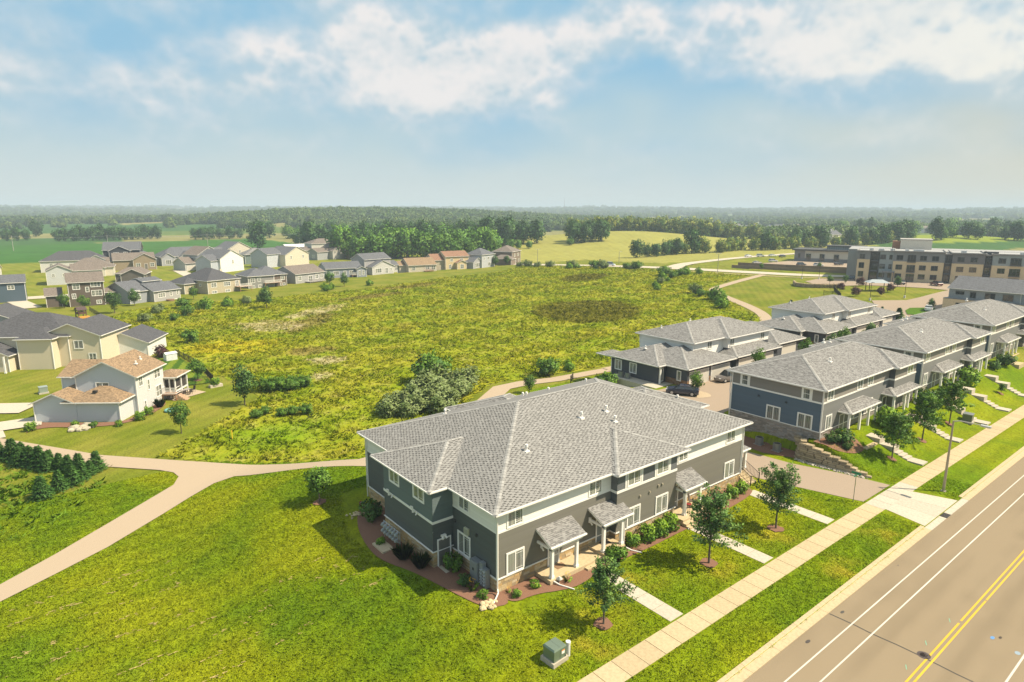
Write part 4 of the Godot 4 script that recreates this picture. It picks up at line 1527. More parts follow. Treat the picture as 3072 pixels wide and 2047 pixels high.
func townhouse(dx: float, y: float, label: String) -> void:
	var b := thing("townhouse", label, "building", Vector3(dx, 0, 0), 0, "grey townhouses up the street")
	var taupe := Color(0.21, 0.192, 0.168)
	var grey := Color(0.155, 0.155, 0.15)
	var navy := Color(0.078, 0.115, 0.155)
	walls(b, 66.32, 89.6, -41.0, -30.25, -0.6, y + 1.0, M.plain, Color(0.26, 0.235, 0.21))
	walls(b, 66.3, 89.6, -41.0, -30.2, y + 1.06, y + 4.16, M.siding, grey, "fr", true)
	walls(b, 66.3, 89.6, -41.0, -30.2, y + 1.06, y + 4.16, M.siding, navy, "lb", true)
	walls(b, 66.3, 89.6, -41.0, -30.2, y + 4.3, y + 5.72, M.siding, taupe, "frbl", true)
	board(b, 66.3, 89.6, -41.0, -30.2, y + 0.98, y + 1.055, 0.08, M.white_trim)
	board(b, 66.3, 89.6, -41.0, -30.2, y + 4.14, y + 4.32, 0.04, M.white_trim)
	corners(b, 66.3, 89.6, -41.0, -30.2, y + 1.06, y + 5.7, [0, 1, 3], M.white_trim)
	# right-hand bay
	walls(b, 82.9, 89.3, -31, -29.55, y - 1.0, y + 1.0, M.plain, Color(0.26, 0.235, 0.21), "frl")
	walls(b, 82.9, 89.3, -31, -29.55, y + 1.06, y + 4.16, M.siding, grey, "frl", true)
	walls(b, 82.9, 89.3, -31, -29.55, y + 4.3, y + 5.72, M.siding, taupe, "fr", true)
	walls(b, 82.9, 89.3, -31, -29.55, y + 4.3, y + 5.72, M.siding, Color(0.09, 0.095, 0.105), "l", true)
	board(b, 82.9, 89.3, -31, -29.55, y + 4.13, y + 4.33, 0.045, M.white_trim, "frl")
	var list := []
	stones(list, Vector3(66.32, 0, -41.0), Vector3(0, 0, 1), 10.75, -0.3 if dx < 1 else y - 0.8, y + 0.97, 0.14)
	stones(list, Vector3(66.32, 0, -30.25), Vector3(1, 0, 0), 4.0, y - 0.2, y + 0.97, 0.17)
	stones(list, Vector3(78.0, 0, -30.25), Vector3(1, 0, 0), 4.9, y - 0.2, y + 0.97, 0.17)
	stones(list, Vector3(82.9, 0, -29.55), Vector3(1, 0, 0), 6.4, y - 0.2, y + 0.97, 0.17)
	lay_stones(b, list, [Color(0.30, 0.265, 0.23), Color(0.36, 0.33, 0.30), Color(0.24, 0.21, 0.185), Color(0.33, 0.28, 0.24), Color(0.28, 0.26, 0.25), Color(0.40, 0.36, 0.32)], Vector3(66, 2, -31), 300 if dx < 1 else 0)
	var s := 1.0 / 3.0
	hip(b, 65.8, 90.2, -41.55, -29.7, y + 5.85, s, M.shingle_grey)
	hip(b, 82.4, 89.9, -37.5, -29.05, y + 5.85, s, M.shingle_grey)
	if dx > 1:
		hip(b, 70.8, 91.5, -47.6, -36.0, y + 3.2, 0.3, M.shingle_grey, false)
		walls(b, 71.4, 90.9, -47.0, -40.5, -0.5, y + 3.05, M.siding, grey, "rbl", true)
	pipe_vent(b, Vector3(84, y + 7.2, -39.0), 0.4)
	pipe_vent(b, Vector3(74, y + 7.1, -33.4), 0.4)
	pipe_vent(b, Vector3(72, y + 4.0, -45.0), 0.4)
	# windows of the left gable end and the street front
	window(b, "l", 66.28, -39.36, y + 4.36, 0.75, 1.15, "hung")
	window(b, "l", 66.28, -32.0, y + 4.36, 0.75, 1.15, "hung")
	window(b, "l", 66.28, -35.6, y + 1.1, 1.5, 1.5, "plain")
	window(b, "l", 66.28, -31.95, y + 1.1, 1.5, 1.5, "plain")
	for z in [-39.9, -38.8, -32.5, -31.45]:
		var mb := MB.new()
		mb.box(Vector3(66.26, y + 4.32, z - 0.07), Vector3(66.31, y + 5.7, z + 0.07))
		put("trim_board", mb.done(), M.white_trim, b)
	for w in [67.85, 74.9, 77.6]:
		window(b, "f", -30.19, w, y + 4.36, 1.3, 1.15)
	window(b, "f", -29.54, 87.4, y + 4.36, 1.7, 1.15)
	window(b, "f", -30.18, 67.9, y + 1.1, 1.2, 1.5)
	window(b, "f", -30.18, 78.0, y + 1.1, 1.2, 1.5)
	window(b, "f", -29.53, 86.8, y + 1.1, 1.5, 1.5)
	for z in [-37.5, -34.2]:
		var mb := MB.new()
		mb.box(Vector3(66.18, y + 3.35, z - 0.1), Vector3(66.31, y + 3.55, z + 0.1), Color(0.04, 0.05, 0.06))
		put("wall_vent", mb.done(), M.plain, b)
	# porches under small hip roofs
	hip(b, 70.0, 77.4, -31.6, -28.75, y + 2.75, 0.45, M.shingle_grey, true)
	hip(b, 81.1, 88.7, -31.0, -28.55, y + 2.75, 0.45, M.shingle_grey, true)
	for q in [[70.3, -29.05], [73.0, -29.05], [75.2, -29.05], [77.1, -29.05], [81.5, -28.85], [84.8, -28.85], [85.9, -28.85], [88.3, -28.85]]:
		post(b, q[0], q[1], y, y + 2.6)
	for q in [[69.8, 77.6, -30.2, -28.6, y], [80.9, 88.9, -30.2, -28.4, y], [69.4, 72.2, -28.6, -26.6, y - 0.45]]:
		var mb := MB.new()
		mb.box(Vector3(q[0], y - 1.2, q[2]), Vector3(q[1], q[4], q[3]))
		put("porch_slab", mb.done(), M.concrete, b)
	for q in 3:
		var mb := MB.new()
		mb.box(Vector3(69.6, y - 1.0, -28.6 + q * 0.3), Vector3(72.0, y - 0.15 - q * 0.15, -28.3 + q * 0.3))
		put("step", mb.done(), M.concrete, b)
	door(b, "f", -30.17, 71.0, y, 0.95, 2.1, Color(0.2, 0.2, 0.2))
	door(b, "f", -30.17, 82.1, y, 0.95, 2.1, Color(0.05, 0.05, 0.055))
	window(b, "f", -30.18, 73.6, y + 1.1, 0.9, 1.4, "plain")
	downspout(b, [Vector3(66.0, y + 5.7, -29.95), Vector3(66.15, y + 5.5, -30.1), Vector3(66.15, y - 0.4, -30.1)])
	downspout(b, [Vector3(65.95, y + 5.7, -41.3), Vector3(66.15, y + 5.5, -41.15), Vector3(66.15, y + 3.2, -41.15), Vector3(66.0, y + 3.0, -41.0), Vector3(66.15, 0.2, -41.0)])


# --- the garage row behind ----------------------------------------------------------------------------------------------
func garage_houses() -> void:
	garage_house(0.0, 0.0, "white-topped house with dark lower walls and white garage doors, nearest across the parking court")
	garage_house(42.4, 0.5, "white-topped house with dark lower walls farther along the parking court, behind the first garage house")


func garage_house(dx: float, dy: float, label: String) -> void:
	var b := thing("garage_house", label, "house", Vector3(dx, dy, 0))
	var dark := Color(0.05, 0.055, 0.066)
	var white := Color(0.74, 0.72, 0.67)
	walls(b, 76.5, 90.0, -69.5, -60.0, -2.8, 2.75, M.siding, dark, "frbl", true)
	walls(b, 78.4, 89.8, -62.0, -56.0, 0.9, 2.75, M.siding, dark, "frl", true)
	walls(b, 78.42, 89.78, -62.0, -56.02, -0.6, 0.88, M.plain, Color(0.22, 0.14, 0.09), "frl")
	walls(b, 91.5, 104.0, -70.0, -56.2, -0.6, 2.75, M.siding, dark, "frbl", true)
	walls(b, 106.5, 115.0, -70.0, -57.5, -0.6, 2.75, M.siding, dark, "frbl", true)
	walls(b, 84.2, 104.8, -70.2, -59.4, 2.0, 5.4, M.siding, white, "frbl", true)
	walls(b, 92.5, 104.9, -69.0, -58.5, 3.7, 5.4, M.siding, white, "frl", true)
	walls(b, 92.5, 104.9, -69.0, -58.5, 2.0, 3.65, M.siding, dark, "frl", true)
	var list := []
	stones(list, Vector3(78.42, 0, -59.8), Vector3(0, 0, 1), 3.75, -0.2, 0.86, 0.15)
	for q in [[78.4, 0.5], [84.0, 0.7], [89.3, 0.5]]:
		stones(list, Vector3(q[0], 0, -56.02), Vector3(1, 0, 0), q[1], -0.1, 0.86, 0.15)
	lay_stones(b, list, [Color(0.27, 0.15, 0.085), Color(0.31, 0.19, 0.11), Color(0.22, 0.13, 0.08), Color(0.33, 0.23, 0.15), Color(0.28, 0.16, 0.08), Color(0.24, 0.17, 0.12)], Vector3(78, 0, -56), 90)
	var s := 1.0 / 3.0
	hip(b, 75.9, 92.0, -70.1, -59.45, 2.9, s, M.shingle_grey)
	hip(b, 77.7, 90.4, -67.0, -55.4, 2.9, s, M.shingle_grey)
	hip(b, 90.9, 104.6, -70.5, -55.6, 2.9, s, M.shingle_grey)
	hip(b, 105.9, 115.6, -70.5, -57.0, 2.9, s, M.shingle_grey)
	hip(b, 83.6, 105.4, -70.8, -58.85, 5.55, s, M.shingle_grey)
	hip(b, 91.9, 105.5, -69.4, -57.9, 5.55, s, M.shingle_grey)
	hip(b, 76.5, 80.5, -73.0, -68.5, 2.6, 0.2, M.shingle_grey, false)
	
	corners(b, 76.5, 90.0, -69.5, -60.0, -2.5, 2.75, [3], M.white_trim)
	corners(b, 84.2, 104.8, -70.2, -59.4, 3.8, 5.4, [0, 3], M.white_trim)
	for g in [[81.3, "f"], [86.9, "f"], [94.7, "f"], [100.4, "f"]]:
		door(b, "f", -55.99 if g[0] < 90 else -56.19, g[0], 0, 4.7, 2.15, Color(0.66, 0.64, 0.6), "garage_door", 4)
	door(b, "f", -57.49, 110.5, 0, 4.7, 2.15, Color(0.66, 0.64, 0.6), "garage_door", 4)
	window(b, "l", 76.48, -68.0, 0.75, 1.3, 1.5)
	window(b, "l", 76.48, -64.9, 0.75, 1.3, 1.5)
	window(b, "l", 78.38, -57.5, 0.75, 0.6, 1.4, "plain")
	window(b, "f", -59.38, 88.6, 4.0, 1.2, 1.15)
	window(b, "f", -58.48, 93.6, 4.0, 1.2, 1.15)
	window(b, "f", -58.48, 102.9, 4.0, 1.2, 1.15)
	window(b, "f", -59.98, 77.3, 0.3, 0.8, 2.0, "plain")
	post(b, 76.8, -59.8, -0.3, 2.75, 0.13)
	var mb := MB.new()
	mb.box(Vector3(74.2, -1.5, -68), Vector3(78.3, 0.0, -58.5))
	put("porch_slab", mb.done(), M.pale_concrete, b)
	downspout(b, [Vector3(84.2, 2.75, -55.5), Vector3(84.3, 2.4, -55.95), Vector3(84.3, 0.1, -55.95)])
	downspout(b, [Vector3(97.5, 2.75, -55.7), Vector3(97.6, 2.4, -56.15), Vector3(97.6, 0.1, -56.15)])
	pipe_vent(b, Vector3(79.4, 4.3, -65.0), 0.4)
	pipe_vent(b, Vector3(86.5, 6.5, -67.6), 0.35)
	pipe_vent(b, Vector3(94.5, 6.8, -67.6), 0.35)


# --- houses of the suburb -------------------------------------------------------------------------------------------------
func gable(parent: Node3D, x0: float, x1: float, z0: float, z1: float, y: float, slope: float, ov: float, axis: String, m: Material, col: Color) -> void:
	var mb := MB.new()
	var wl := MB.new()
	var tr := MB.new()
	var t := 0.16
	var half := ((z1 - z0) if axis == "x" else (x1 - x0)) / 2
	var mid := ((z1 + z0) if axis == "x" else (x1 + x0)) / 2
	var ry := y + half * slope
	var ey := y - ov * slope
	for sgn in [-1.0, 1.0]:
		var a: Vector3
		var b: Vector3
		var c: Vector3
		var e: Vector3
		if axis == "x":
			a = Vector3(x0 - ov, ey, mid + sgn * (half + ov))
			b = Vector3(x1 + ov, ey, mid + sgn * (half + ov))
			c = Vector3(x1 + ov, ry, mid)
			e = Vector3(x0 - ov, ry, mid)
		else:
			a = Vector3(mid - sgn * (half + ov), ey, z1 + ov)
			b = Vector3(mid - sgn * (half + ov), ey, z0 - ov)
			c = Vector3(mid, ry, z0 - ov)
			e = Vector3(mid, ry, z1 + ov)
			var sw := a
			a = b
			b = sw
			sw = e
			e = c
			c = sw
			if sgn > 0:
				pass
		if (b - a).cross(e - a).y < 0:
			var s2 := a
			a = b
			b = s2
			s2 = c
			c = e
			e = s2
		var up := Vector3(0, t, 0)
		mb.quad(a + up, b + up, c + up, e + up, Color.WHITE)
		tr.quad(a, b, b + up * 0.96, a + up * 0.96, Color.WHITE)
		tr.quad(b, c, c + up * 0.96, b + up * 0.96, Color.WHITE)
		tr.quad(e, a, a + up * 0.96, e + up * 0.96, Color.WHITE)
		tr.quad(b, a, e, c, Color.WHITE * 0.9)
		var out := (b - a).normalized().cross(Vector3.UP) * 0.1
		tr.quad(a + out + up * 0.2, b + out + up * 0.2, b + out + up * 0.9, a + out + up * 0.9, Color.WHITE)
		tr.quad(a + out + up * 0.9, b + out + up * 0.9, b + up * 0.9, a + up * 0.9, Color.WHITE)
	var roof := put("roof", mb.done(), m, parent)
	put("eave_trim", tr.done(), M.gutter, roof)
	if axis == "x":
		wl.tri(Vector3(x1, y, z1), Vector3(x1, y, z0), Vector3(x1, ry, mid), col)
		wl.tri(Vector3(x0, y, z0), Vector3(x0, y, z1), Vector3(x0, ry, mid), col)
	else:
		wl.tri(Vector3(x0, y, z1), Vector3(x1, y, z1), Vector3(mid, ry, z1), col)
		wl.tri(Vector3(x1, y, z0), Vector3(x0, y, z0), Vector3(mid, ry, z0), col)
	put("gable_wall", wl.done(), M.lap, parent)


func house(label: String, x: float, z: float, turn: float, col: Color, roof: String, vols: Array, wins: Array, group := "houses of the suburb across the meadow") -> Node3D:
	# vols: [x0, x1, z0, z1, eave height, "x" | "z" | "hip", slope, wall colour or null]
	# wins: [side, plane, u, sill, w, h, style] ("door" and "garage" make doors)
	var b := thing("house", label, "house", at(x, z), deg_to_rad(turn), group)
	for v in vols:
		var c: Color = v[7] if v.size() > 7 and v[7] != null else col
		walls(b, v[0], v[1], v[2], v[3], -1.2, v[4], M.lap, c)
		corners(b, v[0], v[1], v[2], v[3], -0.4, v[4], v[8] if v.size() > 8 else [0, 1, 3], M.white_trim)
		if v[5] == "hip":
			hip(b, v[0] - 0.4, v[1] + 0.4, v[2] - 0.4, v[3] + 0.4, v[4] + 0.1, v[6], M[roof], false)
		else:
			gable(b, v[0], v[1], v[2], v[3], v[4], v[6], 0.4, v[5], M[roof], c)
	for w in wins:
		var st: String = w[6] if w.size() > 6 else "hung"
		if st == "garage":
			door(b, w[0], w[1], w[2], w[3], w[4], w[5], Color(0.66, 0.64, 0.6), "garage_door", 4)
		elif st == "door":
			door(b, w[0], w[1], w[2], w[3], w[4], w[5], Color(0.2, 0.19, 0.18))
		else:
			window(b, w[0], w[1], w[2], w[3], w[4], w[5], st)
	return b


func deck(parent: Node3D, x0: float, x1: float, z0: float, z1: float, y: float, col: Color, wood := Color(0.32, 0.17, 0.10)) -> void:
	var mb := MB.new()
	var n := int((x1 - x0) / 0.2)
	for k in n:
		mb.box(Vector3(x0 + k * 0.2, y - 0.12, z0), Vector3(x0 + k * 0.2 + 0.18, y, z1), wood)
	for x in [x0 + 0.1, x1 - 0.1]:
		mb.box(Vector3(x - 0.08, -1, z1 - 0.2), Vector3(x + 0.08, y - 0.12, z1 - 0.04), wood)
	var d := put("deck", mb.done(), M.plain, parent)
	mb = MB.new()
	for yy in [y + 0.12, y + 1.0]:
		mb.box(Vector3(x0, yy - 0.03, z1 - 0.06), Vector3(x1, yy + 0.03, z1), col)
		mb.box(Vector3(x0, yy - 0.03, z0), Vector3(x0 + 0.06, yy + 0.03, z1), col)
		mb.box(Vector3(x1 - 0.06, yy - 0.03, z0), Vector3(x1, yy + 0.03, z1), col)
	var k := x0
	while k <= x1:
		mb.box(Vector3(k - 0.025, y, z1 - 0.05), Vector3(k + 0.025, y + 1.0, z1 - 0.01), col)
		k += 0.17
	put("railing", mb.done(), M.white_trim, d)


func suburb() -> void:
	var wh := Color(0.70, 0.69, 0.67)
	var bg := Color(0.245, 0.275, 0.32)
	# the grey-blue house by the trail
	var g := Color(0.55, 0.59, 0.63)
	var b := house("grey-blue two-storey house with brown shingle roof and a long garage wing, beside the trail", 1.3, -105.3, -36.7, g, "shingle_brown",
		[[0, 5.6, -9, 0, 2.7, "z", 0.45, null, [0]], [4.2, 11.3, -6, -0.05, 2.75, "hip", 0.42, null, [1]], [3.8, 12.0, -11.0, -3.4, 5.5, "z", 0.5], [-1.2, 5.0, -15.0, -8.0, 4.4, "x", 0.45]],
		[["f", -3.38, 7.4, 3.5, 1.7, 1.1, "plain"], ["r", 12.02, -4.6, 3.8, 1.0, 1.3], ["r", 12.02, -6.6, 2.7, 0.55, 1.5], ["r", 12.02, -9.2, 3.8, 1.6, 1.3], ["r", 12.02, -9.2, 1.0, 1.6, 1.6], ["r", 12.02, -5.2, 0.4, 0.5, 1.0], ["r", 12.02, -7.4, -0.4, 0.5, 1.0]], "")
	walls(b, 12.0, 12.01, -11.0, -3.4, -1.6, 5.5, M.lap, Color(0.62, 0.62, 0.61), "r")
	walls(b, 11.3, 11.31, -5.9, -0.1, -1.6, 2.7, M.lap, Color(0.62, 0.62, 0.61), "r")
	# its screened porch and stair
	hip(b, 10.2, 14.0, -15.4, -10.8, 3.4, 0.35, M.shingle_brown, false)
	walls(b, 10.6, 13.5, -15.0, -11.2, 0.9, 1.2, M.lap, wh)
	var mb := MB.new()
	for p in [[11.9, -11.2], [12.7, -11.2], [13.5, -11.2], [13.5, -13.1], [13.5, -15.0]]:
		mb.box(Vector3(p[0] - 0.09, -0.8, p[1] - 0.09), Vector3(p[0] + 0.09, 3.2, p[1] + 0.09))
	mb.box(Vector3(11.0, 3.0, -11.28), Vector3(13.6, 3.22, -11.12))
	put("post", mb.done(), M.white_trim, b)
	mb = MB.new()
	mb.box(Vector3(10.8, 1.2, -14.9), Vector3(13.4, 3.0, -11.3), Color(0.05, 0.042, 0.036))
	put("insect_screen", mb.done(), M.plain, b)
	deck(b, 12.0, 14.2, -11.2, -9.8, 0.95, Color.WHITE)
	mb = MB.new()
	for k in 5:
		mb.box(Vector3(14.2 + 0.28 * k, -0.6, -11.1), Vector3(14.5 + 0.28 * k, 0.8 - 0.18 * k, -10.0), Color(0.45, 0.30, 0.2))
	put("step", mb.done(), M.plain, b)
	pipe_vent(b, Vector3(9.9, 6.7, -9.0), 0.35)
	pipe_vent(b, Vector3(10.6, 6.6, -6.5), 0.35)
	mb = MB.new()
	mb.box(Vector3(7.2, 3.75, -1.7), Vector3(7.7, 4.0, -1.3), Color(0.03, 0.03, 0.03))
	put("roof_vent", mb.done(), M.plain, b)
	# behind it: beige house with a dark roof, white gable with a dark roof
	b = house("beige two-storey house with a broad dark hip roof, behind the grey-blue house", 0.4, -143.2, -33, Color(0.66, 0.58, 0.43), "shingle_dark",
		[[0.4, 6.2, -11, 0, 5.5, "hip", 0.45], [-9.5, 8.0, -15, -2.0, 5.6, "hip", 0.5], [3.2, 13.4, -13, -2.2, 5.7, "z", 0.42], [-7.0, -0.4, -5, 1.6, 3.0, "z", 0.5]],
		[["f", -2.18, 9.6, 3.3, 1.5, 1.4, "plain"], ["f", 1.62, -3.2, 0.1, 1.0, 2.1, "door"], ["f", -2.18, 11.8, 0.9, 1.2, 1.4]])
	post(b, -0.5, 2.6, 0, 3.0)
	b = house("white house with dark gabled roof, squeezed between the grey-blue house and the beige one", 13.0, -145.0, -30, Color(0.74, 0.73, 0.71), "shingle_dark",
		[[0, 9.0, -9.5, 0, 2.9, "z", 0.42], [-6.5, 1.0, -8.0, -1.5, 2.6, "x", 0.45]], [["f", 0.02, 2.0, 0.8, 1.0, 1.3]])
	# houses along the left edge
	house("slate-grey house with white rakes at the left edge, just behind the beige house", -4.0, -170.0, -25, Color(0.30, 0.315, 0.335), "shingle_dark", [[-8, 8.5, -9, 0, 4.6, "z", 0.42], [7, 13, -10, -2, 3.0, "x", 0.4]], [["f", 0.02, 3.0, 2.9, 2.0, 0.6, "plain"]])
	house("dark blue house with slate roof at the left edge, behind the slate-grey gable", -7.0, -252.0, -3, Color(0.07, 0.105, 0.14), "shingle_slate", [[-4, 12.5, -9, 0, 6.0, "x", 0.45]], [["f", 0.02, 4.6, 3.9, 1.6, 1.3], ["f", 0.02, 9.0, 3.9, 1.6, 1.3]])
	house("low pale house beyond the gardens at the far left edge", -6.0, -330.0, -10, Color(0.62, 0.60, 0.55), "shingle_taupe", [[-6, 5, -9, 0, 4.5, "x", 0.5]], [["f", 0.02, 2.5, 2.6, 1.0, 1.2]])
	# the row that backs on to the meadow, from the left
	b = house("tall brown house with white trim and tan roof, first of the row behind the meadow", 15.0, -228.0, -3, Color(0.125, 0.095, 0.078), "shingle_taupe",
		[[0, 8.9, -9.5, 0, 7.2, "x", 0.5], [-5.6, -1.8, -10.0, -2.5, 3.4, "x", 0.5], [8.9, 11.5, -6, -1.2, 3.6, "x", 0.4]],
		[["f", 0.02, 2.0, 5.1, 1.7, 1.5], ["f", 0.02, 6.9, 5.6, 2.4, 1.4], ["f", 0.02, 4.7, 4.2, 0.8, 1.4], ["f", 0.02, 7.0, 2.9, 2.6, 1.6], ["f", 0.02, 1.2, 2.4, 0.9, 1.4], ["f", 0.02, 7.3, 0.5, 1.2, 1.0], ["f", -1.18, 10.2, 1.6, 1.1, 1.3], ["l", -0.02, -7.8, 5.0, 0.9, 1.2]])
	b = house("grey single-storey house with dark slate roof and a raised centre dormer, second of the row", 30.0, -223.5, 27, Color(0.40, 0.39, 0.375), "shingle_slate",
		[[0, 14.0, -12, -0.2, 3.7, "x", 0.45, Color(0.30, 0.315, 0.34)], [6.4, 15.6, -8, 2.0, 3.3, "x", 0.42], [7.0, 13.0, -9.0, -3.5, 6.1, "x", 0.3]],
		[["f", -0.18, 2.6, 3.0, 1.6, 0.9], ["f", -0.18, 2.6, 1.0, 1.7, 1.4], ["f", 2.02, 9.0, 1.2, 2.4, 1.3], ["f", 2.02, 12.3, 1.3, 0.7, 1.3], ["f", 2.02, 14.7, 1.5, 0.7, 1.3], ["l", -0.02, -6.0, 0.2, 1.0, 2.1, "door"], ["f", 2.02, 13.6, -0.5, 1.1, 0.6]])
	mb = MB.new()
	mb.tube(Vector3(10.5, -0.5, 3.8), Vector3(10.5, 0.5, 3.8), 1.2, 1.2, 12, Color(0.22, 0.13, 0.09))
	put("hot_tub", mb.done(), M.plain, b)
	b = house("beige hip-roofed house with dark roof, small chimney and basement windows, third of the row", 50.4, -255.0, 19, Color(0.46, 0.40, 0.285), "shingle_dark",
		[[4.0, 16.4, -14, 21.2 - 19.0, 4.4, "hip", 0.55], [-0.6, 6.0, -14, -4, 3.4, "hip", 0.5]],
		[["f", 2.22, 6.3, 2.2, 1.9, 1.4], ["f", 2.22, 11.3, 2.2, 2.4, 1.4], ["f", 2.22, 6.3, 0.1, 1.8, 0.8], ["f", 2.22, 11.4, 0.1, 1.8, 0.8], ["f", 2.22, 15.2, 1.7, 1.3, 2.0], ["l", 3.98, -2.0, 2.4, 0.8, 0.8], ["l", 3.98, -6.0, 2.4, 0.8, 0.8], ["f", -3.98, 1.8, 0.2, 1.2, 2.0]])
	b.position = at(50.2, -235.4)
	deck(b, 14.2, 19.0, 2.2, 5.4, 1.7, Color.WHITE)
	mb = MB.new()
	mb.box(Vector3(12.2, 5.2, -3.4), Vector3(13.0, 7.6, -2.6), Color(0.6, 0.52, 0.4))
	put("chimney", mb.done(), M.plain, b)
	b = house("brown house with grey hip roof and a white porch with stairs, fourth of the row", 70.4, -242.4, 4, Color(0.15, 0.115, 0.09), "shingle_slate",
		[[0, 9.5, -12, 0, 4.3, "hip", 0.5, Color(0.26, 0.255, 0.24)], [4.0, 15.0, -13, -1.4, 4.3, "hip", 0.52]],
		[["f", 0.02, 1.6, 2.1, 1.5, 1.5], ["f", 0.02, 4.0, 2.3, 1.0, 1.3], ["f", 0.02, 4.2, 0.1, 1.2, 1.0], ["f", 0.02, 1.6, 0.0, 1.2, 0.9], ["f", -1.38, 13.5, 2.3, 1.4, 1.3], ["f", -1.38, 13.4, 0.2, 1.8, 0.8], ["f", -1.38, 9.5, 2.0, 1.3, 2.0]])
	deck(b, 5.6, 12.0, -1.3, 1.6, 1.7, Color.WHITE)
	b = house("grey house with taupe gabled roof and a grey deck, fifth of the row", 89.7, -247.3, 20, Color(0.37, 0.365, 0.35), "shingle_taupe",
		[[0, 14.5, -13, 0, 3.7, "x", 0.42, Color(0.37, 0.365, 0.36)]],
		[["f", 0.02, 2.0, 1.1, 1.6, 1.6], ["f", 0.02, 7.3, 0.4, 2.0, 2.1], ["f", 0.02, 10.6, 1.2, 1.5, 1.6], ["f", 0.02, 13.0, 1.2, 1.4, 1.6]])
	deck(b, 4.6, 12.4, 0.0, 3.0, 0.45, Color(0.45, 0.43, 0.42), Color(0.35, 0.33, 0.32))
	b = house("blue-grey house with dark roof and a small gabled sunroom, sixth of the row", 107.4, -259.8, -6, Color(0.265, 0.29, 0.34), "shingle_slate",
		[[0, 15.5, -11, 0, 3.9, "x", 0.42], [12.6, 16.8, -4, 2.2, 3.5, "z", 0.45]],
		[["f", 0.02, 4.2, 1.2, 2.4, 1.5], ["f", 0.02, 8.0, 1.0, 1.1, 1.7], ["f", 0.02, 10.8, 1.2, 1.5, 1.5], ["f", 2.22, 13.8, 0.8, 0.9, 2.0], ["f", 2.22, 15.4, 0.8, 0.9, 2.0]])
	deck(b, 10.5, 12.6, 0.0, 2.0, 1.0, Color.WHITE)
	b = house("pale grey two-storey house with slate roof and a sunroom, seventh of the row", 127.6, -261.5, 12, Color(0.50, 0.49, 0.47), "shingle_slate",
		[[0, 14.5, -12, -2.5, 6.6, "x", 0.5, Color(0.33, 0.325, 0.32)], [1.0, 13.0, -4, 1.5, 3.5, "z", 0.42], [14.5, 18.5, -9, -1, 3.4, "x", 0.45]],
		[["f", 1.52, 4.4, 0.8, 3.4, 1.9], ["f", 1.52, 9.0, 0.3, 1.4, 2.4], ["f", 1.52, 11.6, 1.2, 0.9, 1.4], ["f", -0.98, 16.6, 1.0, 1.2, 1.4]])
	b = house("beige single-storey house with brown roof and a deck with pots, eighth of the row", 147.7, -261.1, -9, Color(0.55, 0.49, 0.385), "shingle_brown",
		[[0, 13.6, -12, 0, 3.2, "x", 0.48], [-3.0, 0.5, -11, -4, 3.0, "x", 0.48]],
		[["f", 0.02, 2.4, 0.9, 1.6, 1.5], ["f", 0.02, 9.3, 1.0, 1.8, 1.4], ["f", 0.02, 12.2, 0.8, 1.8, 1.8]])
	deck(b, 7.4, 11.5, 0.0, 2.2, 0.4, Color(0.25, 0.15, 0.1))
	b = house("yellow-beige two-storey house with rust-coloured roof, ninth of the row", 168.2, -261.6, -6, Color(0.60, 0.48, 0.28), "shingle_rust",
		[[0, 12.5, -9, 0, 6.2, "x", 0.5], [5.0, 10.0, -2, 2.6, 3.2, "z", 0.45], [-6.0, 0, -10, -1.5, 4.6, "x", 0.62, Color(0.42, 0.37, 0.28)]],
		[["f", 0.02, 3.2, 3.9, 1.4, 1.2], ["f", 0.02, 8.6, 3.9, 1.6, 1.2], ["f", 2.62, 7.5, 0.4, 1.8, 2.0], ["f", 0.02, 11.2, 0.8, 2.0, 1.6], ["f", 0.02, 2.4, 0.3, 1.2, 2.0]])
	b = house("pale blue-grey house with slate hip roof and a screened porch, tenth of the row", 186.2, -256.7, 20, Color(0.43, 0.44, 0.46), "shingle_slate",
		[[0, 11.5, -10, 0, 6.3, "hip", 0.55], [-6.0, 1.5, -9, -1, 3.2, "z", 0.5, Color(0.35, 0.35, 0.36)]],
		[["f", 0.02, 2.2, 3.8, 1.0, 1.3], ["f", 0.02, 5.8, 3.8, 1.5, 1.3], ["f", 0.02, 9.2, 3.8, 1.0, 1.3], ["f", 0.02, 6.5, 0.6, 2.2, 1.8], ["f", -0.98, -2.4, 0.6, 4.0, 1.9]])
	b = house("brown hip-roofed house standing last in the row next to the cross street", 212.0, -265.3, 32, Color(0.20, 0.155, 0.12), "shingle_taupe",
		[[0, 14.0, -11, 0, 6.4, "hip", 0.5], [-5.5, 1.5, -9, 1.4, 3.0, "hip", 0.5]],
		[["f", 0.02, 4.2, 3.9, 1.6, 1.3], ["f", 0.02, 9.8, 3.9, 1.6, 1.3], ["f", 0.02, 5.0, 0.5, 2.4, 2.0], ["f", 0.02, 11.0, 0.8, 1.4, 1.4]])
	# the second row, partly hidden
	house("long dark-roofed white house beyond the brown one, in the second row", 14.6, -360.6, -8, Color(0.62, 0.61, 0.57), "shingle_dark", [[0, 26, -14, 0, 5.0, "hip", 0.55], [18, 25, -5, 2, 5.2, "z", 0.6]], [["f", 0.02, 4.0, 2.5, 1.2, 1.4]])
	house("cream house with tan hip roof and a small front gable, in the second row", 22.0, -330.0, -10, Color(0.66, 0.61, 0.50), "shingle_taupe", [[0, 17, -13, 0, 3.7, "hip", 0.55], [9, 14, -5, 2.5, 3.6, "z", 0.6]], [["f", 2.52, 11.5, 1.0, 1.6, 1.5], ["f", 0.02, 3.5, 1.2, 1.6, 1.4]])
